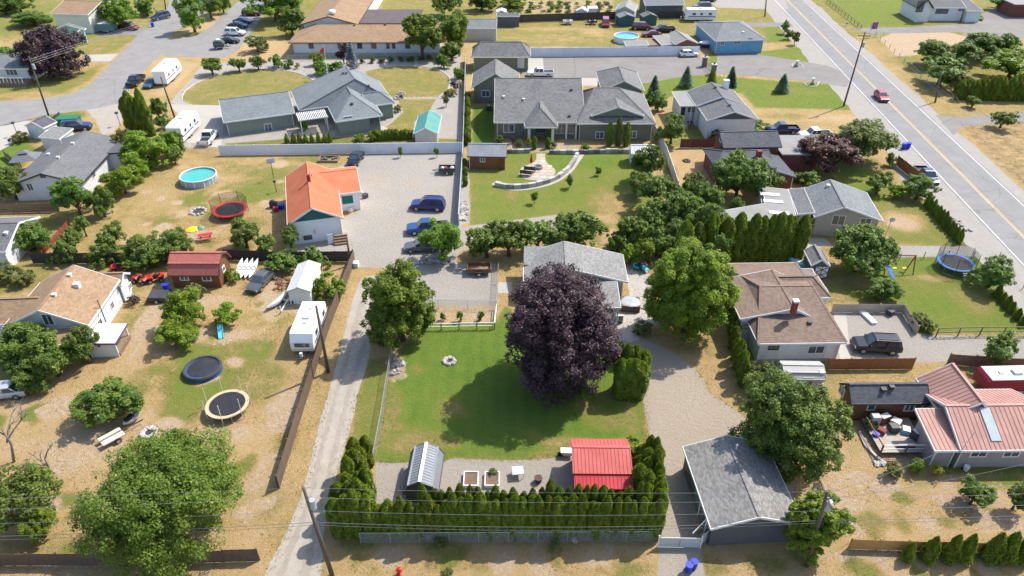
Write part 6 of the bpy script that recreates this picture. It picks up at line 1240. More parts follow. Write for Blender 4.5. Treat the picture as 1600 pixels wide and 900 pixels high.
    if kind == 'pickup':
        b = MB(); xb, xe = -L*.5, -L*.13
        b.box(xb, xe, -w_*.97, -w_*.88, .78, belt+.02).box(xb, xe, w_*.88, w_*.97, .78, belt+.02).box(xb, xb+.08, -w_*.88, w_*.88, .78, belt+.02); b.build('cargo_bed', m, o); MB().box(xb+.08, xe-.02, -w_*.87, w_*.87, .8, .83).build('bed_liner', BLACK, o)
    if kind == 'suv':
        for s_ in (-1, 1): MB().box(x1+.3, x2-.3, s_*wt*.8-.03, s_*wt*.8+.03, zt+.02, zt+.07).build('roof_rail', DARK, o)
    return o
RDIR = math.degrees(math.atan2(RD.y, RD.x))
for a in (
 (1376, 155, RDIR, 'hatch', 'red', 'red car driving on the main road'), (1445, 281, RDIR, 'pickup', 'navy', 'dark blue pickup parked on the road shoulder'), (1366, 546, 175, 'suv', 'black', 'black SUV parked by the brown shingled house'), (556, 253, 262, 'sedan', 'black', 'dark sedan parked near the white fence'), (669, 326, 176, 'suv', 'royal', 'dark blue SUV in the gravel yard'), (668, 362, 186, 'pickup', 'blue', 'bright blue pickup beside the round tree'), (660, 390, 184, 'sedan', 'grey', 'grey sedan half under the round tree'), (409, 444, 255, 'sedan', 'grey', 'dark grey sedan by the white kayaks'),
 (327, 220, (343, 200), 'pickup', 'white', 'white pickup beside the travel trailer'), (213, 131, (195, 145), 'pickup', 'black', 'black pickup at the street edge'), (237, 134, (222, 146), 'sedan', 'slate', 'blue-grey car beside the fifth wheel'), (252, 30, 235, 'suv', 'navy', 'dark SUV on the left street near the top'), (202, 46, 350, 'van', 'rust', 'rust red van on the short driveway'),
 (368, 55, 355, 'suv', 'white', 'white SUV in the parking lot'), (359, 67, 0, 'sedan', 'black', 'black car nearest in the parking lot'), (373, 43, 355, 'sedan', 'navy', 'dark car behind the white SUV'), (380, 36, 355, 'sedan', 'slate', 'blue-grey car farther back in the parking lot'), (394, 24, 355, 'suv', 'maroon', 'dark maroon SUV at the far parking lot row'), (408, 18, 355, 'van', 'black', 'black van at the end of the parking lot'),
 (844, 119, 180, 'pickup', 'white', 'white pickup on the wide asphalt forecourt'), (1076, 88, 5, 'hatch', 'white', 'small white car by the end of the long pale fence'), (1002, 46, 350, 'van', 'maroon', 'maroon van beside the green huts'), (1036, 50, 185, 'pickup', 'black', 'black pickup behind the pale lean-to'), (946, 40, 265, 'van', 'red', 'red van facing the camera in the top field'), (1096, 14, 185, 'suv', 'grey', 'grey SUV behind the white camper'), (1221, 207, 180, 'pickup', 'navy', 'dark pickup behind the flat garage'), (1272, 216, 185, 'pickup', 'white', 'white pickup behind the flat garage'), (8, 618, 190, 'sedan', 'silver', 'silver car cut by the left edge'), (121, 203, 15, 'suv', 'navy', 'navy SUV by the green container'), (1106, 3, 20, 'sedan', 'black', 'black car at the top beside the dark house'),
): car(*a)
car(1018, 57, 180, 'sedan', 'maroon', 'maroon car nose to tail with the black pickup')
RVW = M('rv_white', (.78, .78, .76), .35, .05, .8); RVS = M('rv_stripe', (.12, .14, .2), .4, .1, 2); RVG = M('rv_grey', (.4, .4, .4), .5, .1, 2)
def camper(px, py, ang, L, W, H, label, stripe=RVS, name='travel_trailer', slant=.5, body=None, roofm=None, wheels=2, wins=True):
    p = G(px, py); o = thing(name, label, 'trailer', (p.x, p.y, 0), heading(*ang) if isinstance(ang, tuple) else R_(ang)); body = body or RVW; zb = .5
    MB().yprism([(-L/2, zb+.15), (-L/2+.15, zb), (L/2-.2, zb), (L/2, zb+.5), (L/2-.05, zb+H*.45), (L/2-slant, H-.12), (L/2-slant-.2, H), (-L/2+.25, H), (-L/2, H-.25)], -W/2, W/2).build('body', body, o)
    r = MB().box(-L/2+.3, L/2-slant-.25, -W/2+.06, W/2-.06, H, H+.035).build('roof_membrane', roofm or M('rv_roof', (.66, .66, .64), .6, .06, .6), o)
    for x in (-L*.25, L*.15): MB().box(x-.2, x+.2, -.2, .2, H+.035, H+.13).build('roof_vent', RVG, o)
    MB().box(-.5, .35, -.35, .35, H+.035, H+.28).build('air_conditioner', WHITE, o)
    for s_ in (-1, 1):
        y = s_*W/2
        MB().box(-L*.48, L*.4, min(y, y+s_*.012), max(y, y+s_*.012), 1.15, 1.4).build('stripe', stripe, o)
        if wins:
            for x, ww in ((-L*.3, .8), (-L*.02, .6), (L*.22, .9)): MB().box(x-ww/2, x+ww/2, min(y, y+s_*.02), max(y, y+s_*.02), 1.65, 2.2).build('window', GLASS, o)
        for k in range(wheels): wheel(o, -L*.08+(k-.5)*.85, s_*(W/2-.14), .36, .22, s_)
        MB().box(-L*.2, L*.08, min(y, y+s_*.025), max(y, y+s_*.025), .42, .62).build('wheel_skirt', RVG, o)
    if wins: MB().box(L*.02+.6, L*.02+1.25, -W/2-.022, -W/2, .65, 2.5).build('door', M('rv_door', (.68, .68, .66), .4, .05, 1), o); MB().box(L/2-.01, L/2+.025, -W*.32, W*.32, zb+.7, zb+1.2).build('front_window', GLASS, o)
    t = MB().bar((L/2-.1, -.5, .5), (L/2+1.2, 0, .5), .1, .12).bar((L/2-.1, .5, .5), (L/2+1.2, 0, .5), .1, .12); t.build('hitch', DARK, o); MB().cyl(L/2+.7, 0, .5, 1.0, .16, 10).build('gas_bottle', WHITE, o)
    return o
camper(486, 527, ((503, 488), (475, 562)), 6.4, 2.45, 2.75, 'white travel trailer parked inside the lane fence')
camper(291, 211, ((275, 226), (308, 192)), 8.0, 2.5, 3.1, 'white travel trailer behind the pool yard fence'); camper(265, 124, ((248, 141), (284, 106)), 9.0, 2.5, 3.3, 'white fifth-wheel trailer at the street corner', slant=1.0)
camper(1092, 32, 180, 8.0, 2.5, 3.0, 'white travel trailer near the blue bungalow'); camper(1577, 607, 2, 6.8, 2.2, 2.1, 'dark red cargo trailer with white roof', name='cargo_trailer', body=M('trailer_red', (.22, .01, .03), .4, .08, 1), stripe=M('trailer_red2', (.25, .015, .035), .4, .05, 1), roofm=WHITER, wins=False)
camper(168, 50, 178, 4.6, 2.2, 2.2, 'blue-grey cargo trailer on the short driveway', name='cargo_trailer', body=M('trailer_slate', (.10, .18, .2), .5, .12, 1), wins=False, wheels=1); camper(344, 76, 10, 2.4, 1.8, 1.9, 'small dark green box trailer at the parking lot edge', name='cargo_trailer', body=M('trailer_green', (.05, .075, .05), .5, .12, 1), roofm=M('trailer_green_top', (.08, .1, .07), .6, .1, 1), wins=False, wheels=1)
def utility(px, py, ang, L, W, label, mat=WOOD, load=False):
    p = G(px, py); o = thing('utility_trailer', label, 'trailer', (p.x, p.y, 0), R_(ang))
    MB().box(-L/2, L/2, -W/2, W/2, .5, .56).build('deck', WOOD, o); b = MB()
    b.box(-L/2, L/2, -W/2, -W/2+.05, .56, 1.05).box(-L/2, L/2, W/2-.05, W/2, .56, 1.05).box(-L/2, -L/2+.05, -W/2+.05, W/2-.05, .56, 1.05).box(L/2-.05, L/2, -W/2+.05, W/2-.05, .56, 1.05); b.build('side_board', mat, o)
    for s_ in (-1, 1): wheel(o, 0, s_*(W/2+.13), .32, .2, s_); MB().box(-.42, .42, min(s_*W/2, s_*(W/2+.26)), max(s_*W/2, s_*(W/2+.26)), .66, .7).build('mudguard', DARK, o)
    MB().bar((L/2, -.4, .5), (L/2+1.1, 0, .45), .07, .07).bar((L/2, .4, .5), (L/2+1.1, 0, .45), .07, .07).build('hitch', DARK, o)
    if load:
        for k in range(4): MB().blob((-L*.3+k*L*.2, random.uniform(-.3, .3), .8), (.35, .3, .28), 8, 5, .2).build('load', [WHITE, DARK, REDBRICK, STEEL][k], o)
    return o
utility(699, 270, 180, 2.6, 1.5, 'loaded utility trailer by the white fence', DARK, True); utility(749, 426, 180, 2.9, 1.6, 'brown sided utility trailer on the gravel pad', BROWN); utility(887, 38, 180, 2.4, 1.4, 'white trailer standing in the top field', WHITE, True); utility(925, 38, 180, 2.4, 1.4, 'dark loaded trailer left of the red van', DARK, True)
# ATVs
def atv(px, py, ang, label):
    p = G(px, py); o = thing('quad_bike', label, 'quad bike', (p.x, p.y, 0), R_(ang)); rd = M('atv_red', (.5, .03, .02), .4, .1, 2)
    MB().box(-.9, .9, -.25, .25, .45, .75).build('chassis', DARK, o); MB().box(-.6, .2, -.2, .2, .75, .95).build('seat', BLACK, o)
    for x in (-.62, .62): MB().add([(x-.4, -.52, .68), (x+.4, -.52, .68), (x+.4, .52, .68), (x-.4, .52, .68), (x-.25, -.48, .84), (x+.25, -.48, .84), (x+.25, .48, .84), (x-.25, .48, .84)], [(4, 5, 6, 7), (0, 1, 5, 4), (1, 2, 6, 5), (2, 3, 7, 6), (3, 0, 4, 7), (3, 2, 1, 0)]).build('fender', rd, o)
    MB().tube([(.4, -.38, 1.15), (.45, 0, 1.08), (.4, .38, 1.15)], .025, 6).tube([(.45, 0, 1.08), (.65, 0, .75)], .03, 6).build('handlebar', DARK, o)
    for x in (-.62, .62):
        for s_ in (-1, 1): wheel(o, x, s_*.45, .28, .22, s_)
atv(188, 423, 200, 'red quad bike behind the tan roofed house'); atv(222, 441, 160, 'red quad bike left of the pair by the cabin shed'); atv(245, 439, 200, 'red quad bike right of the pair by the cabin shed')
# kayaks and boat
def hull(parent, name, L, W, H, mat, x=0, y=0, z=0):
    mb = MB(); n = 9; m = 7
    for i in range(n):
        t = i/(n-1)*2-1; w = W/2*max(.02, (1-abs(t)**2.4)); d = H*(1-abs(t)**3*.6)
        for k in range(m):
            a = math.pi*k/(m-1); mb.v.append((x+t*L/2, y+w*math.cos(a), z+H-d*math.sin(a)+.25*H*t*t))
    for i in range(n-1):
        for k in range(m-1): mb.f.append([i*m+k, i*m+k+1, (i+1)*m+k+1, (i+1)*m+k])
        mb.f.append([i*m+m-1, i*m, (i+1)*m, (i+1)*m+m-1])
    return mb.build(name, mat, parent, False)
for k, px in enumerate((372, 379, 386, 393)):
    p = G(px, 433); o = thing('kayak', ORD[k]+' white kayak from the left in the row beside the cabin shed', 'kayak', (p.x, p.y, 0), R_(82-4*k), 'white kayaks beside the cabin shed'); o.rotation_euler = (R_(12), R_(-28), R_(84-3*k))
    hull(o, 'hull', 2.9, .62, .38, M('kayak_white', (.8, .8, .79), .35, .05, 2), 1.0, 0, .15); MB().ring((1.0, 0, .55), .24, .03, 12, 5).build('cockpit_rim', DARK, o)
p = G(431, 484); o = thing('rowing_boat', 'white boat standing beside the white metal shed', 'boat', (p.x, p.y, 0), R_(72)); o.rotation_euler = (R_(-38), R_(0), R_(68)); hull(o, 'hull', 3.6, 1.35, .6, M('boat_grey_white', (.68, .7, .72), .4, .06, 2), 1.2, .1, .25); MB().box(1.0, 1.3, -.5, .6, .7, .75).build('thwart', WOOD, o)
p = G(441, 489); o = thing('boat_trailer', 'small white winch trailer beside the boat', 'trailer', (p.x, p.y, 0), R_(85)); MB().bar((-.2, 0, .4), (2.4, 0, .4), .1, .1).bar((-.2, 0, .4), (-.2, 0, 1.1), .08, .08).bar((2, -.6, .4), (2, .6, .4), .08, .08).build('frame', WHITE, o)
for s_ in (-1, 1): wheel(o, 2, s_*.65, .26, .16, s_)
# jet ski on its trailer
p = G(183, 684); o = thing('flatbed_trailer', 'small flatbed trailer under the spreading green tree', 'trailer', (p.x, p.y, 0), R_(48)); MB().box(-1.4, .6, -.75, -.1, .5, .58).box(-1.4, .6, .1, .55, .5, .58).build('deck', M('pale_boards', (.5, .47, .4), .8, .2, 3), o); MB().bar((.6, 0, .5), (2.6, 0, .45), .09, .09).build('hitch', DARK, o)
for s_ in (-1, 1): wheel(o, -.2, s_*.85, .28, .18, s_)
p = G(209, 658); o = thing('jet_ski', 'white and dark jet ski hull at the end of the flatbed trailer', 'jet ski', (p.x, p.y, .15), R_(70)); hull(o, 'hull', 2.2, .95, .45, M('jetski_grey', (.5, .5, .52), .35, .1, 2)); MB().box(-.8, .1, -.2, .2, .45, .75).build('seat', BLACK, o); MB().bar((.35, -.3, .95), (.35, .3, .95), .05, .05).bar((.35, 0, .5), (.35, 0, .95), .08, .08).build('handlebar', DARK, o)
# ================================================================ FENCES
VINYL = M('vinyl_fence', (.62, .64, .68), .5, .05, .8); OLDB = M('old_board', (.12, .085, .06), .85, .3, 2.2, bmp=.3); NEWB = M('new_board', (.42, .24, .09), .75, .15, 2.5, bmp=.2); REDB = M('red_stain', (.25, .06, .035), .75, .2, 2.5); DKB = M('dark_board', (.05, .04, .04), .85, .25, 2.5); TANB = M('tan_board', (.38, .32, .25), .8, .15, 2.5); LINK = meshmat('chain_link', (.42, .46, .48), .07, .12); MARO = M('maroon_board', (.11, .035, .035), .8, .2, 2.5); BRB = M('brown_board', (.26, .12, .05), .8, .2, 2.5, bmp=.2)
def fence(pts, h, kind, mat, label, pitch=2.4, post=None, name=None, cat='fence', world=False):
    P = [Vector(p) for p in pts] if world else [G(*p) for p in pts]
    o = thing(name or {'link': 'chain_link_fence', 'rail': 'rail_fence', 'wire': 'wire_fence', 'vinyl': 'panel_fence'}.get(kind, 'board_fence'), label, cat, (P[0].x, P[0].y, 0)); O = P[0]
    rr = random.Random(int(abs(O.x)*10)); cache = {}
    for a, b in zip(P, P[1:]):
        L = (b-a).length; n = max(1, round(L/pitch)); d = (b-a)/L; seg = L/n; ang = math.atan2(d.y, d.x)
        def put(nm, me, t, lean=0.):
            x = bpy.data.objects.new(nm, me); COL.objects.link(x); x.parent = o; q = a+d*t-O; x.location = (q.x, q.y, 0); x.rotation_euler = (lean, 0, ang); return x
        key = (round(seg, 2), kind)
        if key not in cache:
            pn, ps = MB(), MB(); uvm = False
            if kind == 'vinyl': pn.box(.06, seg-.06, -.025, .025, .05, h); pn.box(.06, seg-.06, -.04, .04, h-.12, h-.001); ps.box(-.065, .065, -.065, .065, 0, h+.06)
            elif kind in ('board', 'gapboard'):
                x = .0; w = .145
                while x < seg-.02:
                    hh = h*(1+rr.uniform(-.012, .012)); pn.box(x+.004, min(x+w-.004, seg), -.02+rr.uniform(0, .006), .0+rr.uniform(0, .006), .04, hh); x += w*(1 if kind == 'board' else 1.6)
                for z in (.3, h-.3): pn.box(0, seg, .007, .05, z, z+.09)
                ps.box(-.055, .055, .052, .16, 0, h+.03)
            elif kind == 'link':
                pn.add([(0, 0, .03), (seg, 0, .03), (seg, 0, h-.03), (0, 0, h-.03)], [(0, 1, 2, 3)]); uvm = True; ps.cyl(0, 0, 0, h, .03, 7).tube([(0, 0, h), (seg, 0, h)], .022, 6)
            elif kind == 'rail':
                for z in (h*.45, h-.08): pn.box(.05, seg-.05, -.03, .03, z, z+.1)
                ps.box(-.05, .05, -.05, .05, 0, h)
            elif kind == 'wire':
                for z in (h*.3, h*.6, h*.9): pn.tube([(0, 0, z), (seg, 0, z)], .012, 4)
                ps.cyl(0, 0, 0, h, .05, 6)
            cache[key] = (pn.mesh('panel', LINK if kind == 'link' else (STEEL if kind == 'wire' else mat), False, uvm), ps.mesh('post', post or (STEEL if kind == 'link' else mat)))
        pm, sm = cache[key]
        for i in range(n):
            put({'rail': 'rail', 'wire': 'wire'}.get(kind, 'panel'), pm, i*seg, rr.gauss(0, .012) if kind != 'vinyl' else 0); put('post', sm, i*seg)
    x = bpy.data.objects.new('post', sm); COL.objects.link(x); x.parent = o; q = P[-1]-O; x.location = (q.x, q.y, 0); x.rotation_euler = (0, 0, ang)
    if kind == 'link':
        x.data = MB().cyl(0, 0, 0, h, .03, 7).mesh('post', STEEL)
    return o
fence([(345, 243), (724, 238)], 1.8, 'vinyl', VINYL, 'long white panel fence behind the gravel yard', 2.75)
fence([(728, 96), (724, 236), (717, 352)], 1.8, 'vinyl', M('vinyl_fence_grey', (.42, .45, .5), .5, .05, .8), 'grey-white panel fence running back beside the large sage house')
fence([(829, 89), (1091, 86.5)], 2.0, 'vinyl', VINYL, 'long pale panel fence along the asphalt forecourt')
fence([(1014, 195), (1040, 245), (1058, 300)], 1.8, 'vinyl', M('vinyl_fence_tan', (.5, .5, .47), .5, .05, .8), 'pale panel fence right of the large sage house')
fence([(437, 764), (470, 655), (512, 520), (555, 408)], 1.75, 'board', OLDB, 'old brown board fence leaning along the gravel lane')
fence([(52, 412), (150, 412), (262, 410)], 1.6, 'board', DKB, 'dark board fence behind the tan roofed house'); fence([(352, 406), (445, 410), (552, 409)], 1.6, 'board', DKB, 'dark board fence behind the white metal shed'); fence([(545, 412), (556, 440)], 1.5, 'board', DKB, 'short dark fence end at the top of the lane') if False else None
fence([(585, 724), (597, 660), (613, 556)], 1.4, 'link', None, 'chain-link fence between lane and centre lawn'); fence([(564, 849), (1024, 846)], 1.3, 'link', None, 'chain-link fence in front of the cedar hedge')
fence([(640, 482), (776, 484), (779, 425)], 1.3, 'link', None, 'chain-link fence around the gravel pad', 3); fence([(285, 232), (346, 243)], 1.3, 'link', None, 'chain-link fence below the travel trailer'); fence([(450, 96), (560, 92), (690, 86)], 1.3, 'link', None, 'wire fence in front of the long hall', 3)
fence([(-40, 884), (140, 884), (405, 877)], 1.5, 'board', OLDB, 'dark board fence along the bottom left street side'); fence([(1327, 858), (1460, 862), (1680, 866)], 1.25, 'board', NEWB, 'new tan board fence at the bottom right')
fence([(1292, 578), (1425, 577)], 1.5, 'board', BRB, 'brown board fence behind the small wood cottage'); fence([(1480, 570), (1560, 576), (1680, 582)], 1.5, 'board', WOOD, 'weathered board fence beside the red cargo trailer'); fence([(1300, 488), (1409, 489), (1430, 522)], 1.2, 'board', TANB, 'tan board fence around the gravel parking')
fence([(662, 516), (773, 514), (776, 484)], .9, 'rail', WHITE, 'white rail fence around the vegetable bed', 2.1, WOOD); fence([(785, 36), (962, 30)], 1.9, 'board', DKB, 'black board fence across the top field'); fence([(1030, 30), (1072, 29)], 1.9, 'board', DKB, 'black fence behind the green huts')
fence([(1399, 258), (1436, 288)], 1.7, 'board', BRB, 'brown board fence at the road shoulder'); fence([(1063, 231), (1122, 231)], 1.6, 'board', MARO, 'maroon board fence below the split-level house'); fence([(70, 397), (110, 352)], 1.0, 'gapboard', REDB, 'red slatted fence between the left yards')
fence([(1462, 526), (1530, 524), (1640, 524)], 1.2, 'rail', WOOD, 'post and rail fence along the gravel drive'); fence([(1405, 406), (1480, 402), (1560, 404), (1640, 506)], 1.0, 'wire', STEEL, 'wire fence around the trampoline yard', 3.2, WOOD); fence([(0, 333), (92, 331)], 1.4, 'board', WOOD, 'shaded board fence between the left houses'); fence([(72, 206), (97, 188)], 1.6, 'board', DKB, 'dark board fence beside the green container')
fence([(1292, 4), (1345, 46)], 1.1, 'rail', WOOD, 'rail fence along the road at the top right', 2.6); fence([(1368, 58), (1412, 98), (1466, 152)], 1.2, 'wire', STEEL, 'wire fence along the orchard', 3.5, WOOD); fence([(8, 245), (30, 262)], 1.2, 'board', WOOD, 'short board fence beside the gazebo')
# gates
def gate(p, q, h, label):
    a, b = G(*p), G(*q); o = thing('metal_gate', label, 'gate', (a.x, a.y, 0), math.atan2(b.y-a.y, b.x-a.x)); L = (b-a).length
    for k in range(2):
        x0, x1 = k*L/2+.03, (k+1)*L/2-.03; pm = M('gate_sheet', (.45, .48, .46), .5, .08, 2); l = MB().box(x0, x1, -.015, .015, .1, h).build('gate_leaf', pm, o)
        f = MB().tube([(x0, 0, .1), (x1, 0, .1)], .03).tube([(x0, 0, h), (x1, 0, h)], .03).tube([(x0, 0, .1), (x0, 0, h)], .03).tube([(x1, 0, .1), (x1, 0, h)], .03).tube([(x0, 0, h*.55), (x1, 0, h*.55)], .025).build('frame', STEEL, l)
    for x in (-.08, L+.08): MB().cyl(x, 0, 0, h+.25, .06, 8).build('post', WHITE, o)
gate((1029, 855), (1092, 856), 1.2, 'grey double gate at the end of the driveway')
a, b = G(1094, 852), G(1113, 838); o = thing('gate_panel', 'grey sheet panel between gate and garage', 'fence', (a.x, a.y, 0), math.atan2(b.y-a.y, b.x-a.x)); MB().box(0, (b-a).length, -.02, .02, .05, 1.3).build('panel', M('gate_sheet', (.45, .48, .46)), o); MB().cyl(0, 0, 0, 1.4, .05, 8).build('post', STEEL, o)
# stone gate pillars and iron gate
for k, (px, py) in enumerate(((1100, 104), (1114, 116))):
    p = G(px, py); o = thing('gate_pillar', ('rear', 'front')[k]+' stone gate pillar with lamp at the forecourt', 'pillar', (p.x, p.y, 0)); MB().box(-.45, .45, -.45, .45, 0, 2.0).build('shaft', STONE, o); MB().box(-.55, .55, -.55, .55, 2.0, 2.15).build('cap', CONC, o); MB().box(-.15, .15, -.15, .15, 2.15, 2.5).build('lamp', DARK, o)
a, b = G(1101, 106), G(1113, 116); o = thing('iron_gate', 'dark iron gate between the stone pillars', 'gate', (a.x, a.y, 0), math.atan2(b.y-a.y, b.x-a.x)); L = (b-a).length
for k in range(8): MB().cyl(.4+k*(L-.8)/7, 0, .1, 1.3+.3*math.sin(k/7*math.pi), .03, 6).build('bar', DARK, o)
for z in (.25, 1.2): MB().box(.4, L-.4, -.02, .02, z, z+.05).build('rail', DARK, o)
# ================================================================ POLES AND WIRES
POLEM = M('pole_wood', (.11, .085, .065), .9, .25, 3, bmp=.4); WIRE = M('cable', (.12, .12, .13), .5, .1, 4); WIREL = M('bright_cable', (.3, .31, .32), .35, .1, 4, metal=.5); CAN = M('transformer_grey', (.34, .37, .38), .4, .08, 3)
def pole(base, h, label, top=None, arm=None, can=False, z=0):
    p = G(*base); t = Vector((0, 0, h))
    if top: d = ray(*top); k = p.y/d.y; q = Vector((0, 0, CAM_H))+d*k; t = q-p
    o = thing('utility_pole', label, 'pole', p); o.rotation_euler = (0, 0, 0)
    MB().tube([(0, 0, 0), t], [.18, .11], 10).build('shaft', POLEM, o, True); n = t.normalized()
    if arm is not None:
        c = t*.95; u = Vector((math.cos(arm), math.sin(arm), 0)); MB().bar(c-u*1.1, c+u*1.1, .1, .12).build('crossarm', POLEM, o)
        for k in (-1, -.35, .35, 1): e = c+u*k; MB().cyl(e.x, e.y, e.z+.06, e.z+.24, .04, 7).build('insulator', CAN, o)
    if can: c = t*.84; MB().cyl(c.x+.32, c.y-.05, c.z-.5, c.z+.4, .22, 12).build('transformer', CAN, o); MB().box(c.x-.05, c.x+.2, c.y-.08, c.y, c.z-.1, c.z).build('bracket', DARK, o)
    return p+t, p
pB, bB = pole((519, 899), 9, 'leaning utility pole with transformer beside the lane at the bottom', (474, 762), None, True); pC, bC = pole((1261, 884), 9, 'leaning utility pole in the bright broad-leaf tree', (1293, 768), 1.55, True)
pA, bA = pole((513, 582), 9, 'dark pole beside the white travel trailer', (494, 478)); pD, bD = pole((1318, 166), 12, 'tall utility pole at the edge of the main road', (1352, 50), math.atan2(RN.y, RN.x), True); pE, bE = pole((76, 181), 10, 'utility pole with transformers at the left street corner', (45, 88), .5, True); pF, bF = pole((273, 184), 7, 'utility pole beside the rounded lawn path', (251, 120)); pG, bG = pole((1461, 160), 7, 'utility pole at the orchard fence', (1471, 112)); pole((1195, 26), 8, 'utility pole at the top near the side road', (1199, -20)); pole((259, 15), 8, 'utility pole on the left street near the top', (254, -22)); pole((548, 414), 5, 'thin pole at the corner of the white farmhouse yard', (542, 373))
def wire(a, b, sag, label, r=.014, mat=WIRE):
    a, b = Vector(a), Vector(b); n = 18; mb = MB(); m = a.lerp(b, .5)
    mb.tube([a.lerp(b, i/n)+Vector((0, 0, -4*sag*(i/n)*(1-i/n)))-m for i in range(n+1)], r, 5); o = mb.build('power_line', mat); o.location = m; return tag(o, label, 'wire', 'overhead wires')
lf = Vector((-62, bB.y-1.5, pB.z)); rt = Vector((66, bC.y+2.5, pC.z))
for i, (k, r, mt, lb) in enumerate(((1.0, .008, WIREL, 'topmost thin wire'), (.9, .008, WIREL, 'second wire from the top'), (.76, .009, WIREL, 'middle wire'), (.63, .018, WIRE, 'thick cable'), (.60, .012, WIRE, 'lowest cable'))):
    qB, qC = bB+(pB-bB)*k, bC+(pC-bC)*k
    for s_, (a, b, e) in enumerate(((lf+Vector((0, 0, (k-1)*pB.z)), qB, 'left of the leaning transformer pole'), (qB, qC, 'spanning in front of the cedar hedge'), (qC, rt+Vector((0, 0, (k-1)*pC.z)), 'right of the pole in the bright tree'))): wire(a, b, .35+.1*i, lb+' '+e, r, mt)
wire(pC*.98+bC*.02, G(1503, 690, 4.4), .5, 'service wire from the leaning pole to the faded red metal roof'); wire(pC*.9+bC*.1, G(1700, 700, 5), .6, 'service wire running off to the right edge')
for k, off in enumerate((-.8, 0, .8)):
    q = RN*off; wire(G(1340+8*k, 30, 7.3), G(1475+9*k, 150, 7.3), .3, ('left', 'middle', 'right')[k]+' wire along the orchard fence', .009, WIREL); wire(G(1475+9*k, 150, 7.3), G(1640+10*k, 345, 7.3), .3, ('left', 'middle', 'right')[k]+' roadside wire beyond the orchard pole', .009, WIREL)
    wire(pE-Vector((0, 0, .5+.4*k)), pE+Vector((30, 90, -.5-.2*k)), .6, ('upper', 'middle', 'lower')[k]+' wire from the street corner pole toward the hall', .009, WIREL)
# ================================================================ YARD THINGS
BLUEP = M('blue_plastic', (.015, .04, .45), .45, .08, 2); WATER = M('pool_water', (.05, .33, .29), .08, .1, 1.2, spec=.6); WATERB = M('pool_water_blue', (.06, .3, .5), .08, .1, 1.2, spec=.6); MATT = M('trampoline_mat', (.018, .018, .022), .7, .2, 2); NET = meshmat('safety_net', (.03, .03, .035), .05, .22)
def pool(px, py, rpx, h, wall, water, label):
    p = G(px, py); R = rpx*mpp(px, py); o = thing('round_pool', label, 'pool', (p.x, p.y, 0)); n = 28; mb = MB()
    for i in range(n):
        t = 2*math.pi*i/n; mb.v += [(R*math.cos(t), R*math.sin(t), 0), (R*math.cos(t), R*math.sin(t), h), ((R-.1)*math.cos(t), (R-.1)*math.sin(t), h), ((R-.1)*math.cos(t), (R-.1)*math.sin(t), .1)]
    for i in range(n):
        j = (i+1) % n
        for k in range(3): mb.f.append([i*4+k, j*4+k, j*4+k+1, i*4+k+1])
    mb.build('wall', wall, o); MB().cyl(0, 0, h-.3, h-.22, R-.11, 28).build('water', water, o); MB().ring((0, 0, h), R, .08, 28, 6).build('rim', WHITE, o)
    for i in range(12): t = 2*math.pi*i/12+.1; MB().box(R*math.cos(t)-.06, R*math.cos(t)+.06, R*math.sin(t)-.06, R*math.sin(t)+.06, 0, h).build('upright', WHITE, o)
    l = MB()
    for s_ in (-.22, .22): l.tube([(R*.85+s_*.3, s_-.5, h-.2), (R*.9, s_-.5, h+.6), (R*1.05, s_-.5, h+.6), (R*1.12, s_-.5, 0)], .03, 6)
    for k in range(4): l.bar((R*1.08, -.72, .25+k*.28), (R*1.08, -.28, .25+k*.28), .06, .03)
    l.build('ladder', STEEL, o); return o
pool(312, 283, 27, 1.1, M('pool_wall_grey', (.36, .4, .45), .5, .1, 1), WATER, 'round turquoise pool with white wall in the dry yard'); pool(978, 64, 19, 1.3, VINYL, WATERB, 'round blue pool beside the pale hut')
p = G(318, 580); R = 29*mpp(318, 580); o = thing('covered_pool', 'round covered pool with black cover in the dry yard', 'pool', (p.x, p.y, 0)); MB().tube([(0, 0, 0), (0, 0, .45)], [R, R*.96], 28).build('wall', M('pool_liner_blue', (.02, .08, .22), .5, .1, 2), o); MB().ring((0, 0, .45), R*.93, .17, 28, 6).build('rim', DARK, o); MB().blob((.05, .1, .42), (R*.88, R*.88, .12), 18, 6, .04).build('cover', M('cover_black', (.03, .03, .035), .35, .3, 1.2, bmp=.3), o)
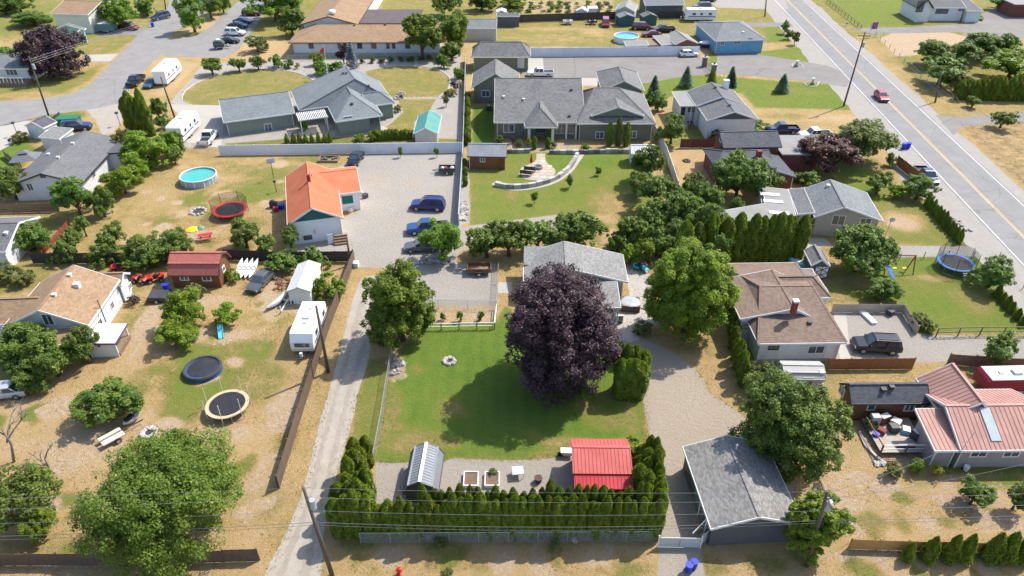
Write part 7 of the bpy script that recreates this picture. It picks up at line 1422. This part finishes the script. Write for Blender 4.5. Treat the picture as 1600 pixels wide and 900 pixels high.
def trampoline(px, py, rpx, h, padm, label, poles=0, net=False, ladder=False):
    p = G(px, py, h); R = rpx*mpp(px, py, h); o = thing('trampoline', label, 'trampoline', (p.x, p.y, 0)); MB().cyl(0, 0, h-.02, h, R*.84, 28).build('mat', MATT, o); mb = MB(); n = 32
    for i in range(n):
        t = 2*math.pi*i/n; c, s_ = math.cos(t), math.sin(t); mb.v += [(R*.83*c, R*.83*s_, h+.02), (R*c, R*s_, h+.02), (R*c, R*s_, h-.05), (R*.83*c, R*.83*s_, h-.05)]
    for i in range(n):
        j = (i+1) % n
        for k in range(4): mb.f.append([i*4+k, i*4+(k+1) % 4, j*4+(k+1) % 4, j*4+k])
    mb.build('pad', padm, o)
    for i in range(4):
        t = math.pi/4+i*math.pi/2; c, s_ = math.cos(t), math.sin(t); d = Vector((-s_, c, 0))*.6; e = Vector((R*.95*c, R*.95*s_, 0)); MB().tube([e-d+Vector((0, 0, h-.06)), e-d+Vector((0, 0, .04)), e+d+Vector((0, 0, .04)), e+d+Vector((0, 0, h-.06))], .03, 6).build('leg', STEEL, o)
    for i in range(poles): t = 2*math.pi*i/poles+.3; MB().cyl(R*1.03*math.cos(t), R*1.03*math.sin(t), .3, h+1.75, .035, 7).build('net_pole', CREAM if not net else DARK, o)
    if net:
        mb = MB(); n = 24
        for i in range(n): t = 2*math.pi*i/n; mb.v += [(R*1.0*math.cos(t), R*1.0*math.sin(t), h), (R*1.0*math.cos(t), R*1.0*math.sin(t), h+1.6)]
        mb.f = [[i*2, (i+1) % n*2, (i+1) % n*2+1, i*2+1] for i in range(n)]; nn = mb.build('net', NET, o, uv=True)
    if ladder: l = MB(); [l.tube([(s_, -R*1.0, h), (s_+.1, -R*1.0-.7, 0)], .03, 6) for s_ in (-.2, .2)]; [l.bar((-.2+.02*k, -R-.15-k*.17, h*.82-k*h*.2), (.25, -R-.15-k*.17, h*.82-k*h*.2), .07, .03) for k in range(4)]; l.build('ladder', WHITE, o)
trampoline(355, 631, 33, .85, M('pad_beige', (.46, .35, .22), .6, .1, 2), 'beige rimmed trampoline with bare net poles', 7); trampoline(359, 327, 26, .9, M('pad_red', (.5, .02, .02), .6, .1, 2), 'red rimmed trampoline with netting', 6, True); trampoline(1494, 410, 27, .9, M('pad_blue', (.02, .16, .5), .6, .1, 2), 'blue rimmed trampoline with netting and ladder', 8, True, True)
# small one-piece and few-piece things
def item(name, label, cat, px, py, rz=0, z=0.):
    p = G(px, py); return thing(name, label, cat, (p.x, p.y, z), rz)
def stone_ring(px, py, rpx, n, label, mat, name='fire_pit', s=.3):
    R = rpx*mpp(px, py); o = item(name, label, 'fire pit', px, py)
    for i in range(n): t = 2*math.pi*i/n; MB().blob((R*math.cos(t), R*math.sin(t), s*.35), (s*random.uniform(.7, 1.1), s*random.uniform(.7, 1.1), s*.6), 7, 5, .15).build('stone', mat, o)
    MB().cyl(0, 0, .006, .03, R*.7, 12).build('ash_bed', DARK, o)
PALES = M('pale_stone', (.38, .36, .335), .9, .2, 4, bmp=.3); GSTONE = M('grey_stone', (.24, .23, .215), .9, .3, 4, bmp=.3)
stone_ring(702, 565, 8, 8, 'small white stone fire ring on the centre lawn', PALES); stone_ring(310, 331, 11, 10, 'stone fire ring in the pool yard', PALES); stone_ring(1073, 252, 4, 9, 'dark fire ring in the small dry yard', DARK); stone_ring(233, 677, 10, 12, 'ring of pale stones right of the flatbed trailer', PALES)
def pile(px, py, spread, n, s, label, mats, name='stone_pile'):
    o = item(name, label, 'stones', px, py); rr = random.Random(int(px)); k = mpp(px, py)
    for i in range(n):
        x, y = rr.uniform(-1, 1)*spread[0]*k, rr.uniform(-1, 1)*spread[1]*k*1.6; q = s*rr.uniform(.6, 1.3); MB().blob((x, y, q*.3), (q, q*rr.uniform(.7, 1), q*.6), 7, 4, .2, rr).build('stone', rr.choice(mats), o)
pile(725, 330, (4, 19), 60, .32, 'heap of pale rocks at the foot of the white fence', [PALES, GSTONE, M('pink_stone', (.42, .33, .3), .9, .2, 4)]); pile(680, 409, (28, 4), 40, .3, 'row of pale rocks below the parked grey sedan', [PALES, GSTONE]); pile(622, 574, (8, 12), 18, .28, 'edging rocks under the green maple', [PALES, GSTONE]); pile(440, 444, (9, 12), 40, .22, 'heap of split firewood and bricks left of the white metal shed', [BROWN, REDBRICK, WOOD], 'rubble_heap'); pile(1498, 352, (10, 14), 26, .3, 'scattered rocks on the roadside bank', [PALES, GSTONE]); pile(622, 152, (6, 8), 16, .35, 'garden rocks right of the hip house', [PALES, GSTONE]); pile(1375, 725, (8, 3), 8, .25, 'few rocks at the corner of the deck bed', [PALES])
# curved stone retaining wall, terrace wall
def blocks(pts, label, h, w, step, mat, name='retaining_wall'):
    P = [G(*p) for p in pts]; o = thing(name, label, 'wall', (P[0].x, P[0].y, 0)); rr = random.Random(4)
    Q = [P[0]]
    for a, b in zip(P, P[1:]):
        n = max(2, int((b-a).length/.2)); Q += [a.lerp(b, (i+1)/n) for i in range(n)]
    d = 0; s0 = 0; i = 0
    for j in range(1, len(Q)):
        d += (Q[j]-Q[j-1]).length
        if d >= step*rr.uniform(.8, 1.3):
            a, b = Q[i]-P[0], Q[j]-P[0]; u = (b-a).normalized(); hh = h*rr.uniform(.85, 1.1); MB().bar(a+u*.02+Vector((0, 0, hh/2)), b-u*.02+Vector((0, 0, hh/2)), w*rr.uniform(.85, 1.15), hh).build('stone_block', rr.choice(mat), o); i = j; d = 0
def arc(pts):   # smooth through points
    out = []
    for i in range(len(pts)-1):
        p0, p1, p2, p3 = [Vector(pts[max(0, min(len(pts)-1, i+k))]) for k in (-1, 0, 1, 2)]
        for s_ in range(6): t = s_/6; out.append(tuple(.5*((2*p1)+(-p0+p2)*t+(2*p0-5*p1+4*p2-p3)*t*t+(-p0+3*p1-3*p2+p3)*t**3)))
    return out+[tuple(pts[-1])]
blocks(arc([(774, 290), (800, 294), (835, 291), (865, 282), (885, 269), (896, 255), (903, 243)]), 'curved stone block wall around the fire pit patio', .7, .55, .95, [PALES, GSTONE]); blocks([(792, 239), (832, 238)], 'short stone terrace wall left of the entry steps', .7, .5, .9, [GSTONE, STONE, PALES]); blocks([(858, 240), (900, 240), (950, 239), (1000, 239)], 'stone terrace wall right of the entry steps', .7, .5, .9, [GSTONE, STONE, PALES])
sheet('patio_edge', arc([(768, 288), (800, 297.5), (840, 294), (870, 285), (892, 270), (904, 255), (914, 240)])+list(reversed(arc([(772, 285), (800, 291), (833, 288), (860, 280), (880, 267), (890, 254), (898, 242)]))), MATS['pale_concrete'], .0065, .04)
FLAG = M('flagstone', (.42, .32, .23), .9, .2, 1.5, bmp=.2); FLAG2 = M('flagstone_grey', (.4, .37, .33), .9, .2, 1.5, bmp=.2)
pt = sheet('patio', arc([(838, 240), (836, 252), (815, 262), (813, 272), (822, 280), (845, 281), (862, 276), (868, 266), (856, 256), (852, 248), (852, 240)]), M('patio_joint_sand', (.34, .3, .25), .95, .2, 2, world=True), .0065, .03)
poly = gxy([(838, 240), (836, 252), (815, 262), (813, 272), (822, 280), (845, 281), (862, 276), (868, 266), (856, 256), (852, 248), (852, 240)]); bx0, bx1 = min(a[0] for a in poly), max(a[0] for a in poly); by0, by1 = min(a[1] for a in poly), max(a[1] for a in poly); rr = random.Random(2)
yy = by0
while yy < by1:
    xx = bx0+rr.uniform(0, .5)
    while xx < bx1:
        if float(sdf(poly, np.array([xx]), np.array([yy]))[0]) > .15:
            n = rr.choice((5, 6, 7)); MB().prism([(xx+.57*rr.uniform(.82, 1.0)*math.cos(2*math.pi*i/n+xx), yy+.52*rr.uniform(.82, 1.0)*math.sin(2*math.pi*i/n+xx)) for i in range(n)], .008, .03+.012*rr.random()).build('flagstone', rr.choice((FLAG, FLAG, FLAG2)), pt)
        xx += 1.06+rr.uniform(-.05, .08)
    yy += .98
o = item('stepping_stones', 'row of pale stepping stones across the rounded lawn', 'path', 655, 153)
for k in range(10): MB().prism([(-3.6+k*.85+.3*math.cos(t)*random.uniform(.7, 1.1), .3*math.sin(t)*random.uniform(.7, 1.1)) for t in (0, 1, 2, 3, 4, 5.2)], 0, .05).build('stone', PALES, o)
# edging kerbs of the rounded lawns
def edging(pts, label, mat=CONC):
    P = [G(*p) for p in arc(pts)]; o = thing('lawn_edging', label, 'kerb', (P[0].x, P[0].y, 0)); mb = MB()
    for a, b in zip(P, P[1:]): mb.bar(a-P[0]+Vector((0, 0, .05)), b-P[0]+Vector((0, 0, .05)), .16, .12)
    mb.build('kerb', mat, o)
edging([(284, 156), (290, 142), (315, 126), (355, 113), (400, 108.5), (440, 110), (470, 116), (490, 126)], 'curved kerb of the left rounded lawn'); edging([(600, 105), (640, 102.5), (680, 108), (700, 119), (703, 130), (698, 142), (685, 152)], 'curved kerb of the right rounded lawn')
edging([(1238, 106), (1238, 101), (1245, 99), (1253, 102), (1254, 106)], 'stone ring round the upper mailbox'); edging([(1256, 130), (1262, 135), (1275, 135), (1280, 128)], 'stone ring round the lower mailbox')
for px, py, l in ((1244, 104, 'upper'), (1269, 132, 'lower')): o = item('mailbox', l+' mailbox on a stone base by the side drive', 'mailbox', px, py); MB().blob((0, 0, .25), (.45, .4, .35), 8, 5, .15).build('base', GSTONE, o); MB().box(-.1, .1, -.1, .1, .3, 1.0).build('post', WOOD, o); MB().box(-.3, .3, -.18, .18, 1.0, 1.35).build('box', WHITE, o)
# patio set, fire pit and red parasol
o = item('fire_pit', 'round stone fire pit on the flagstone patio', 'fire pit', 841, 263); MB().tube([(0, 0, 0), (0, 0, .45)], [.75, .7], 12).build('bowl', GSTONE, o); MB().cyl(0, 0, .45, .47, .5, 12).build('ash_bed', DARK, o)
def chair(px, py, rz, label, mat, cat='chair', w=.7, name='garden_chair'):
    o = item(name, label, cat, px, py, rz); MB().box(-w/2, w/2, -.35, .35, .4, .5).build('seat', mat, o); MB().box(-w/2, w/2, .3, .38, .5, 1.0).build('backrest', mat, o)
    for x in (-w/2+.06, w/2-.06):
        for y in (-.3, .3): MB().box(x-.03, x+.03, y-.03, y+.03, 0, .4).build('leg', DARK, o)
chair(822, 274, 2.9, 'dark garden bench nearer the curved wall', DARK, 'bench', 1.8, 'garden_bench'); chair(828, 268, 2.9, 'dark garden bench beside the fire pit', DARK, 'bench', 1.8, 'garden_bench'); chair(783, 252, 1.6, 'white seat on the cabin porch', WHITE)
def parasol(px, py, label, mat, closed=True):
    o = item('parasol', label, 'parasol', px, py); MB().cyl(0, 0, 0, 2.5, .03, 7).build('pole', WHITE, o); MB().tube([(0, 0, .9), (0, 0, 1.2), (0, 0, 2.4)], [.2, .24, .04], 8).build('canopy', mat, o); MB().cyl(0, 0, 0, .1, .28, 10).build('base', DARK, o)
parasol(830, 262, 'closed red parasol beside the fire pit', M('canvas_red', (.4, .02, .03), .8, .1, 2))
o = item('patio_table', 'dark patio table with turquoise and pink items above the patio', 'table', 1003, 420); MB().cyl(0, 0, .68, .74, .7, 14).build('table_top', DARK, o); MB().cyl(0, 0, 0, .68, .06, 8).build('leg', DARK, o); MB().ring((.1, .3, .78), .3, .1, 12, 6).build('swim_ring', M('pink_plastic', (.6, .12, .45), .5, .05, 2), o)
for k, (px, py) in enumerate(((995, 421), (1008, 425))): chair(px, py, 1+k, ('left', 'right')[k]+' turquoise chair at the patio table', M('turquoise', (.05, .45, .48), .5, .05, 2))
o = item('hot_tub', 'square hot tub with pale wrinkled cover on the patio', 'hot tub', 984, 480, -.1); MB().box(-1.1, 1.1, -1.0, 1.0, 0, .85).build('cabinet', M('tub_brown', (.1, .07, .06), .6, .15, 2), o); MB().blob((0, 0, .86), (1.15, 1.05, .14), 12, 6, .12).build('cover', M('tub_cover', (.36, .37, .39), .35, .15, 2), o)
# bins, barrels
def bin_(px, py, mat, label, r=.28, h=1.0, name='wheelie_bin', cat='bin'):
    o = item(name, label, cat, px, py); MB().tube([(0, 0, .05), (0, 0, h)], [r*.8, r], 12).build('tub', mat, o); MB().cyl(0, 0, h, h+.06, r*1.06, 12).build('lid', mat, o)
    for s_ in (-1, 1): MB().tube([(s_*r*.7-.04, r*.6, .1), (s_*r*.7+.04, r*.6, .1)], .1, 8).build('wheel', BLACK, o)
bin_(1075, 893, BLUEP, 'lighter blue bin at the end of the driveway', .3, .85); bin_(1083, 888, M('blue_plastic_dark', (.01, .02, .3), .45, .05, 2), 'darker blue bin at the end of the driveway', .29, .85); bin_(1411, 233, BLUEP, 'left blue bin on the road shoulder', .4); bin_(1418, 232, BLUEP, 'right blue bin on the road shoulder', .4); bin_(239, 42, BLUEP, 'blue bin on the left street near the top', .4); bin_(262, 456, BLUEP, 'blue barrel left of the red roofed cabin shed', .4, 1.1, 'barrel', 'barrel'); bin_(841, 753, M('rust_drum', (.09, .05, .045), .8, .3, 3), 'rusty fire drum on the gravel behind the hedge', .34, .5, 'fire_drum', 'drum'); bin_(1508, 735, WHITE, 'white bucket beside the mauve grey wall', .24, .5, 'bucket', 'bucket')
o = item('dumpster', 'green steel container by the sandy driveway', 'container', 110, 196, .1); MB().yprism([(-1.6, 0), (1.6, 0), (1.8, 1.5), (-1.8, 1.5)], -1.0, 1.0).build('tub', M('dumpster_green', (.01, .12, .05), .5, .15, 1.5), o); MB().box(-1.85, 1.85, -1.05, 1.05, 1.5, 1.58).build('lid', M('dumpster_lid', (.015, .16, .07), .5, .1, 1.5), o)
# hydrant, signs
o = item('fire_hydrant', 'red fire hydrant at the bottom edge', 'hydrant', 624, 897); HR = M('hydrant_red', (.5, .015, .015), .4, .1, 3); MB().tube([(0, 0, 0), (0, 0, .08), (0, 0, .1), (0, 0, .6), (0, 0, .72), (0, 0, .8)], [.2, .2, .13, .13, .16, .05], 12).build('barrel', HR, o); MB().tube([(-.25, 0, .45), (.25, 0, .45)], .07, 8).build('nozzle', HR, o)
o = item('roadside_sign', 'tall sign board on two posts beside the main road', 'sign', 1362, 58, .3)
for x in (-.9, .9): MB().box(x-.06, x+.06, -.06, .06, 0, 3.6).build('post', WHITE, o)
MB().box(-1.0, 1.0, -.05, .05, 1.9, 3.5).build('board', M('sign_purple', (.12, .06, .2), .5, .1, 1), o); MB().box(-.85, .85, -.06, -.051, 2.9, 3.25).build('stripe', M('sign_red2', (.4, .05, .12), .5, .1, 1), o)
o = item('small_sign', 'small white and red sign by the road, top right', 'sign', 1322, 41); MB().box(-.4, .4, -.03, .03, .4, 1.1).build('board', WHITE, o); MB().box(-.3, .3, -.04, -.031, .65, .85).build('band', M('sign_red', (.35, .02, .04)), o); MB().box(-.03, .03, -.025, .025, 0, .4).build('post', WOOD, o)
o = item('basketball_hoop', 'basketball hoop on a pole in the pool yard', 'hoop', 428, 279, .4); MB().cyl(0, 0, 0, 3.2, .05, 8).build('pole', DARK, o); MB().box(-.6, .6, -.35, -.3, 2.7, 3.5).build('backboard', M('backboard_grey', (.45, .5, .55), .4, .05, 2), o); MB().ring((0, -.6, 2.85), .23, .02, 12, 5).build('rim', M('hoop_orange', (.5, .1, .02), .5, .05, 2), o)
o = item('bird_house_pole', 'thin dark post with board left of the orange roof', 'post', 432, 300); MB().cyl(0, 0, 0, 1.8, .05, 7).build('post', DARK, o); MB().box(-.2, .2, -.1, .1, 1.6, 1.9).build('box', DARK, o)
o = item('flagpole', 'white flagpole with red and white flag by the hip roof', 'flagpole', 513, 122); MB().tube([(0, 0, 0), (0, 0, 7)], [.06, .03], 8).build('pole', WHITE, o); fl = MB()
fl.add([(0, 0, 5.4), (-.9, .1, 5.0), (-.95, .1, 5.7), (0, 0, 6.4)], [(0, 1, 2, 3)]); fl.add([(0, .02, 5.4), (-.9, .12, 5.0), (-.95, .12, 5.7), (0, .02, 6.4)], [(3, 2, 1, 0)]); fl.build('flag', M('flag_red', (.5, .03, .03), .7, .1, 2), o)
for px, py, l in ((188, 196, 'by the sandy driveway'), (28, 212, 'near the left street corner')): o = item('lamp_post', 'short dark lamp post '+l, 'lamp', px, py); MB().cyl(0, 0, 0, 2.2, .05, 8).build('post', DARK, o); MB().box(-.22, .22, -.22, .22, 2.2, 2.5).build('lantern', DARK, o)
# picnic table, umbrella, toys
o = item('picnic_table', 'red picnic table in the pool yard', 'table', 322, 374, .3); RP = M('picnic_red', (.42, .03, .05), .6, .15, 2)
for k in range(5): MB().box(-.9, .9, -.4+k*.165, -.26+k*.165, .72, .76).build('plank', RP, o)
for s_ in (-1, 1): MB().box(-.9, .9, s_*.72-.13, s_*.72+.13, .42, .46).build('seat', RP, o)
for x in (-.6, .6): MB().bar((x, -.75, 0), (x, .1, .72), .06, .06).bar((x, .75, 0), (x, -.1, .72), .06, .06).build('leg', DARK, o)
def fallen(px, py, r, mat, label):
    o = item('beach_umbrella', label, 'umbrella', px, py, .4); mb = MB(); n = 16
    for i in range(n): t = 2*math.pi*i/n; mb.v += [(r*math.cos(t), r*math.sin(t)*.8, .04+.05*(i % 2)), (r*.5*math.cos(t), r*.5*math.sin(t)*.8, .32)]
    mb.v.append((0, 0, .42)); mb.f = [[i*2, (i+1) % n*2, (i+1) % n*2+1, i*2+1] for i in range(n)]+[[i*2+1, (i+1) % n*2+1, 2*n] for i in range(n)]; mb.build('canopy', mat, o); MB().tube([(0, 0, .1), (.1, 0, .5)], .03, 6).build('tip', WHITE, o)
fallen(301, 359, 1.0, M('umbrella_yellow', (.75, .5, .01), .6, .05, 2), 'yellow umbrella lying open on the grass'); fallen(313, 357, .65, M('umbrella_green', (.12, .25, .15), .6, .1, 2), 'green umbrella lying beside the yellow one')
o = item('toy_slide', 'blue and green toddler slide beside the yellow-green bush', 'slide', 350, 522, .3); TB = M('toy_blue', (.12, .5, .6), .5, .05, 2)
MB().bar((-.25, -.8, .05), (-.25, .5, .95), .5, .06).build('chute', TB, o); MB().bar((-.5, -.8, .12), (-.5, .5, 1.05), .05, .14).bar((0, -.8, .12), (0, .5, 1.05), .05, .14).build('rail', TB, o); MB().box(-.5, 0, .5, .56, 0, 1.1).build('ladder', M('toy_green', (.1, .4, .15), .5, .05, 2), o)
o = item('swing_set', 'wooden swing set with blue slide below the dark green tree', 'swing set', 1392, 424, .0)
for x in (-2.6, -1.2, 2.4): MB().bar((x, -.8, 0), (x, 0, 2.3), .1, .1).bar((x, .8, 0), (x, 0, 2.3), .1, .1).build('leg', BROWN, o)
MB().box(-2.7, 2.5, -.06, .06, 2.28, 2.4).build('beam', BROWN, o); MB().box(-2.7, -1.1, -.7, .7, 1.15, 1.22).build('platform', BROWN, o); MB().bar((-1.0, -.2, 1.3), (-.5, -2.0, .15), .5, .06).build('slide', M('slide_blue', (.02, .12, .5), .4, .05, 2), o)
for x in (.3, 1.5): MB().tube([(x-.2, 0, 2.3), (x-.2, -.05, .55)], .012, 4).tube([(x+.2, 0, 2.3), (x+.2, -.05, .55)], .012, 4).build('rope', DARK, o); MB().box(x-.24, x+.24, -.18, .1, .5, .56).build('swing_seat', M('toy_yellow', (.7, .55, .02), .5, .05, 2), o)
# raised beds and garden odds behind the hedge
for px, l in ((736, 'left'), (769, 'right')):
    o = item('planter_box', l+' white edged garden box behind the hedge', 'planter', px, 752); MB().box(-.65, .65, -.8, -.72, 0, .4).box(-.65, .65, .72, .8, 0, .4).box(-.65, -.57, -.72, .72, 0, .4).box(.57, .65, -.72, .72, 0, .4).build('frame', WHITE, o); MB().box(-.57, .57, -.72, .72, 0, .3).build('soil', M('soil', (.16, .1, .07), .95, .3, 4), o)
o = item('glass_table', 'glass topped garden table behind the hedge', 'table', 809, 743, .1); MB().box(-.5, .5, -.45, .45, .66, .69).build('table_top', M('table_glass', (.4, .48, .48), .1, .05, 2), o); MB().box(-.52, .52, -.47, -.44, .64, .7).box(-.52, .52, .44, .47, .64, .7).build('frame', STEEL, o)
for x in (-.45, .45):
    for y in (-.4, .4): MB().box(x-.02, x+.02, y-.02, y+.02, 0, .66).build('leg', STEEL, o)
o = item('wheelbarrow', 'white handled barrow left of the bright red shed', 'barrow', 886, 712, 3.1); MB().yprism([(-.5, .3), (.3, .3), (.6, .7), (-.6, .7)], -.32, .32).build('tray', WHITE, o); MB().tube([(-1.2, -.28, .6), (.5, -.2, .25)], .03, 6).tube([(-1.2, .28, .6), (.5, .2, .25)], .03, 6).build('handle', WOOD, o); MB().tube([(.7, -.06, .2), (.7, .06, .2)], .2, 12).build('wheel', BLACK, o)
o = item('satellite_dish', 'grey satellite dish at the right end of the stucco gable', 'dish', 1383, 372); MB().cyl(0, 0, 0, 2.8, .04, 7).build('mast', STEEL, o); MB().blob((.1, -.1, 2.9), (.4, .12, .35), 12, 8, 0).build('dish', RVG, o)
o = item('raised_bed', 'boxed rockery bed behind the orange roof', 'planter', 514, 250); 
for a_ in ((-1.6, 1.6, -1.1, -.95), (-1.6, 1.6, .95, 1.1), (-1.6, -1.45, -.95, .95), (1.45, 1.6, -.95, .95)): MB().box(*a_, 0, .35).build('board', WOOD, o)
for k in range(9): MB().blob((-1.1+k*.28, random.uniform(-.7, .7), .2), (.22, .2, .2), 7, 4, .2).build('stone', GSTONE, o)
for px, py in ((625, 243), (682, 243)): 
    tree(px, py-5, 4, 1.8, 'fruit', 'tiny planted sapling before the white fence, '+('left' if px < 650 else 'right'), 'sapling_tree')
o = item('air_conditioner', 'black air conditioner unit beside the sage wall', 'appliance', 764, 172); MB().box(-.45, .45, -.45, .45, 0, .9).build('case', DARK, o); MB().cyl(0, 0, .9, .93, .36, 14).build('fan_grille', STEEL, o)
o = item('barbecue', 'black covered barbecue left of the white farmhouse', 'barbecue', 428, 324); MB().box(-.5, .5, -.3, .3, 0, .9).build('cart', DARK, o); MB().blob((0, 0, .95), (.5, .33, .3), 10, 6, .02).build('hood', DARK, o)
for k, (px, py, m_, l) in enumerate(((440, 326, BLUEP, 'blue tub beside the barbecue'), (432, 330, M('sign_red', (.3, .02, .04)), 'red cooler box beside the barbecue'), (563, 306, WHITE, 'white box at the farmhouse wing'), (571, 309, DARK, 'dark box right of the farmhouse wing'), (549, 330, CREAM, 'tan dog house shaped box near the farmhouse'), (557, 416, WHITE, 'white letter box post at the top of the lane'), (1352, 494, WHITE, 'white folded tarp against the tan board fence'), (1390, 492, DARK, 'dark blue barrel lying by the tan board fence'), (1382, 600, WHITE, 'x'))):
    if l == 'x': continue
    o = item('storage_box', l, 'box', px, py, k*.3); w_ = 1.6 if 'tarp' in l else .35; MB().box(-w_, w_, -.3, .3, 0, .25 if 'tarp' in l else .6).build('case', m_, o); MB().box(-w_*1.04, w_*1.04, -.32, .32, .25 if 'tarp' in l else .6, .3 if 'tarp' in l else .66).build('lid', m_, o)
# deck with clutter
a = G(1398, 706); o = thing('deck', 'cluttered wooden deck beside the faded red roof', 'deck', (a.x, a.y, 0), .02); DB = M('deck_board', (.36, .32, .27), .8, .2, 3)
for k in range(16): MB().box(-1.6, 2.9, -.5+k*.27, -.25+k*.27, .45, .5).build('plank', DB, o)
for x in (-1.6, .6, 2.8): MB().box(x-.06, x+.06, -.5, -.38, 0, 1.4).build('post', BROWN, o)
MB().box(-1.6, 2.9, -.5, -.44, 1.3, 1.4).box(-1.6, 2.9, -.5, -.46, .85, .92).build('railing', WHITE, o); MB().box(-1.66, -1.58, -.4, 3.4, 1.25, 1.35).build('railing', BROWN, o)
for k, (dx, dy, m_, l, s_) in enumerate(((-.9, 3.0, RVG, 'grey upright freezer on the cluttered deck', (.4, .35, 1.1)), (.1, 3.2, BROWN, 'brown cabinet on the cluttered deck', (.5, .3, .9)), (1.1, 2.9, WHITE, 'white stack of boxes on the cluttered deck', (.4, .4, .6)), (1.7, 2.0, M('clutter_blue', (.3, .42, .5), .5, .1, 2), 'pale blue crates on the cluttered deck', (.4, .35, .4)), (.6, 2.2, DARK, 'dark armchair shaped heap on the deck', (.4, .4, .6)), (2.2, 1.2, DARK, 'dark grill at the house end of the deck', (.35, .3, .9)), (-.6, 1.9, REDBRICK, 'red crate on the cluttered deck', (.35, .3, .4)), (.9, .1, REDBRICK, 'row of flower pots along the deck railing', (.8, .12, .3)))):
    q = thing('storage_box', l, 'box', (a.x+dx, a.y+dy, .5), k*.4 if k < 7 else 0); MB().box(-s_[0], s_[0], -s_[1], s_[1], 0, s_[2]).build('case', m_, q); MB().box(-s_[0]*.9, s_[0]*.9, -s_[1]*.9, s_[1]*.9, s_[2], s_[2]+.06).build('lid', WHITE if k % 2 else m_, q)
bin_(1366, 686, BLUEP, 'blue tub at the corner of the cluttered deck', .3, .7, 'tub', 'tub')
o = item('timber_edging', 'pale curved timber edging below the dark tree', 'kerb', 1348, 690); E_ = [G(*q)-G(1348, 690) for q in ((1342, 676), (1352, 698), (1368, 714), (1386, 728))]; mb = MB(); [mb.bar(u+Vector((0, 0, .1)), v+Vector((0, 0, .1)), .22, .2) for u, v in zip(E_, E_[1:])]; mb.build('timber', PALES, o)
# hot tub / bathtub left of crossed-door shed, dinghy
o = item('hot_tub', 'small turquoise plastic tub left of the crossed-door shed', 'tub', 1243, 416, .1); MB().prism([(-.7, -1), (.7, -1), (.75, .7), (.4, 1.1), (-.4, 1.1), (-.75, .7)], 0, .8).build('shell', M('tub_turquoise', (.08, .5, .52), .4, .05, 2), o); MB().prism([(-.5, -.8), (.5, -.8), (.55, .6), (.3, .9), (-.3, .9), (-.55, .6)], .8, .83).build('liner', WHITE, o)
o = item('boat', 'white covered boat beside the blue bungalow', 'boat', 1103, 74, .0); hull(o, 'hull', 4.5, 1.9, .9, M('boat_navy', (.03, .05, .15), .4, .1, 1)); MB().blob((0, 0, 1.0), (1.9, .85, .5), 12, 6, .03).build('cover', WHITE, o)
o = item('black_trailer', 'black tarp covered flat trailer in the dry yard', 'trailer', 249, 468, .1); MB().yprism([(-1.3, .3), (1.2, .3), (1.0, .75), (-.9, .9)], -.85, .85).build('tarp', M('tarp_black', (.05, .05, .055), .4, .25, 2, bmp=.4), o)
for s_ in (-1, 1): wheel(o, 0, s_*.9, .28, .18, s_)
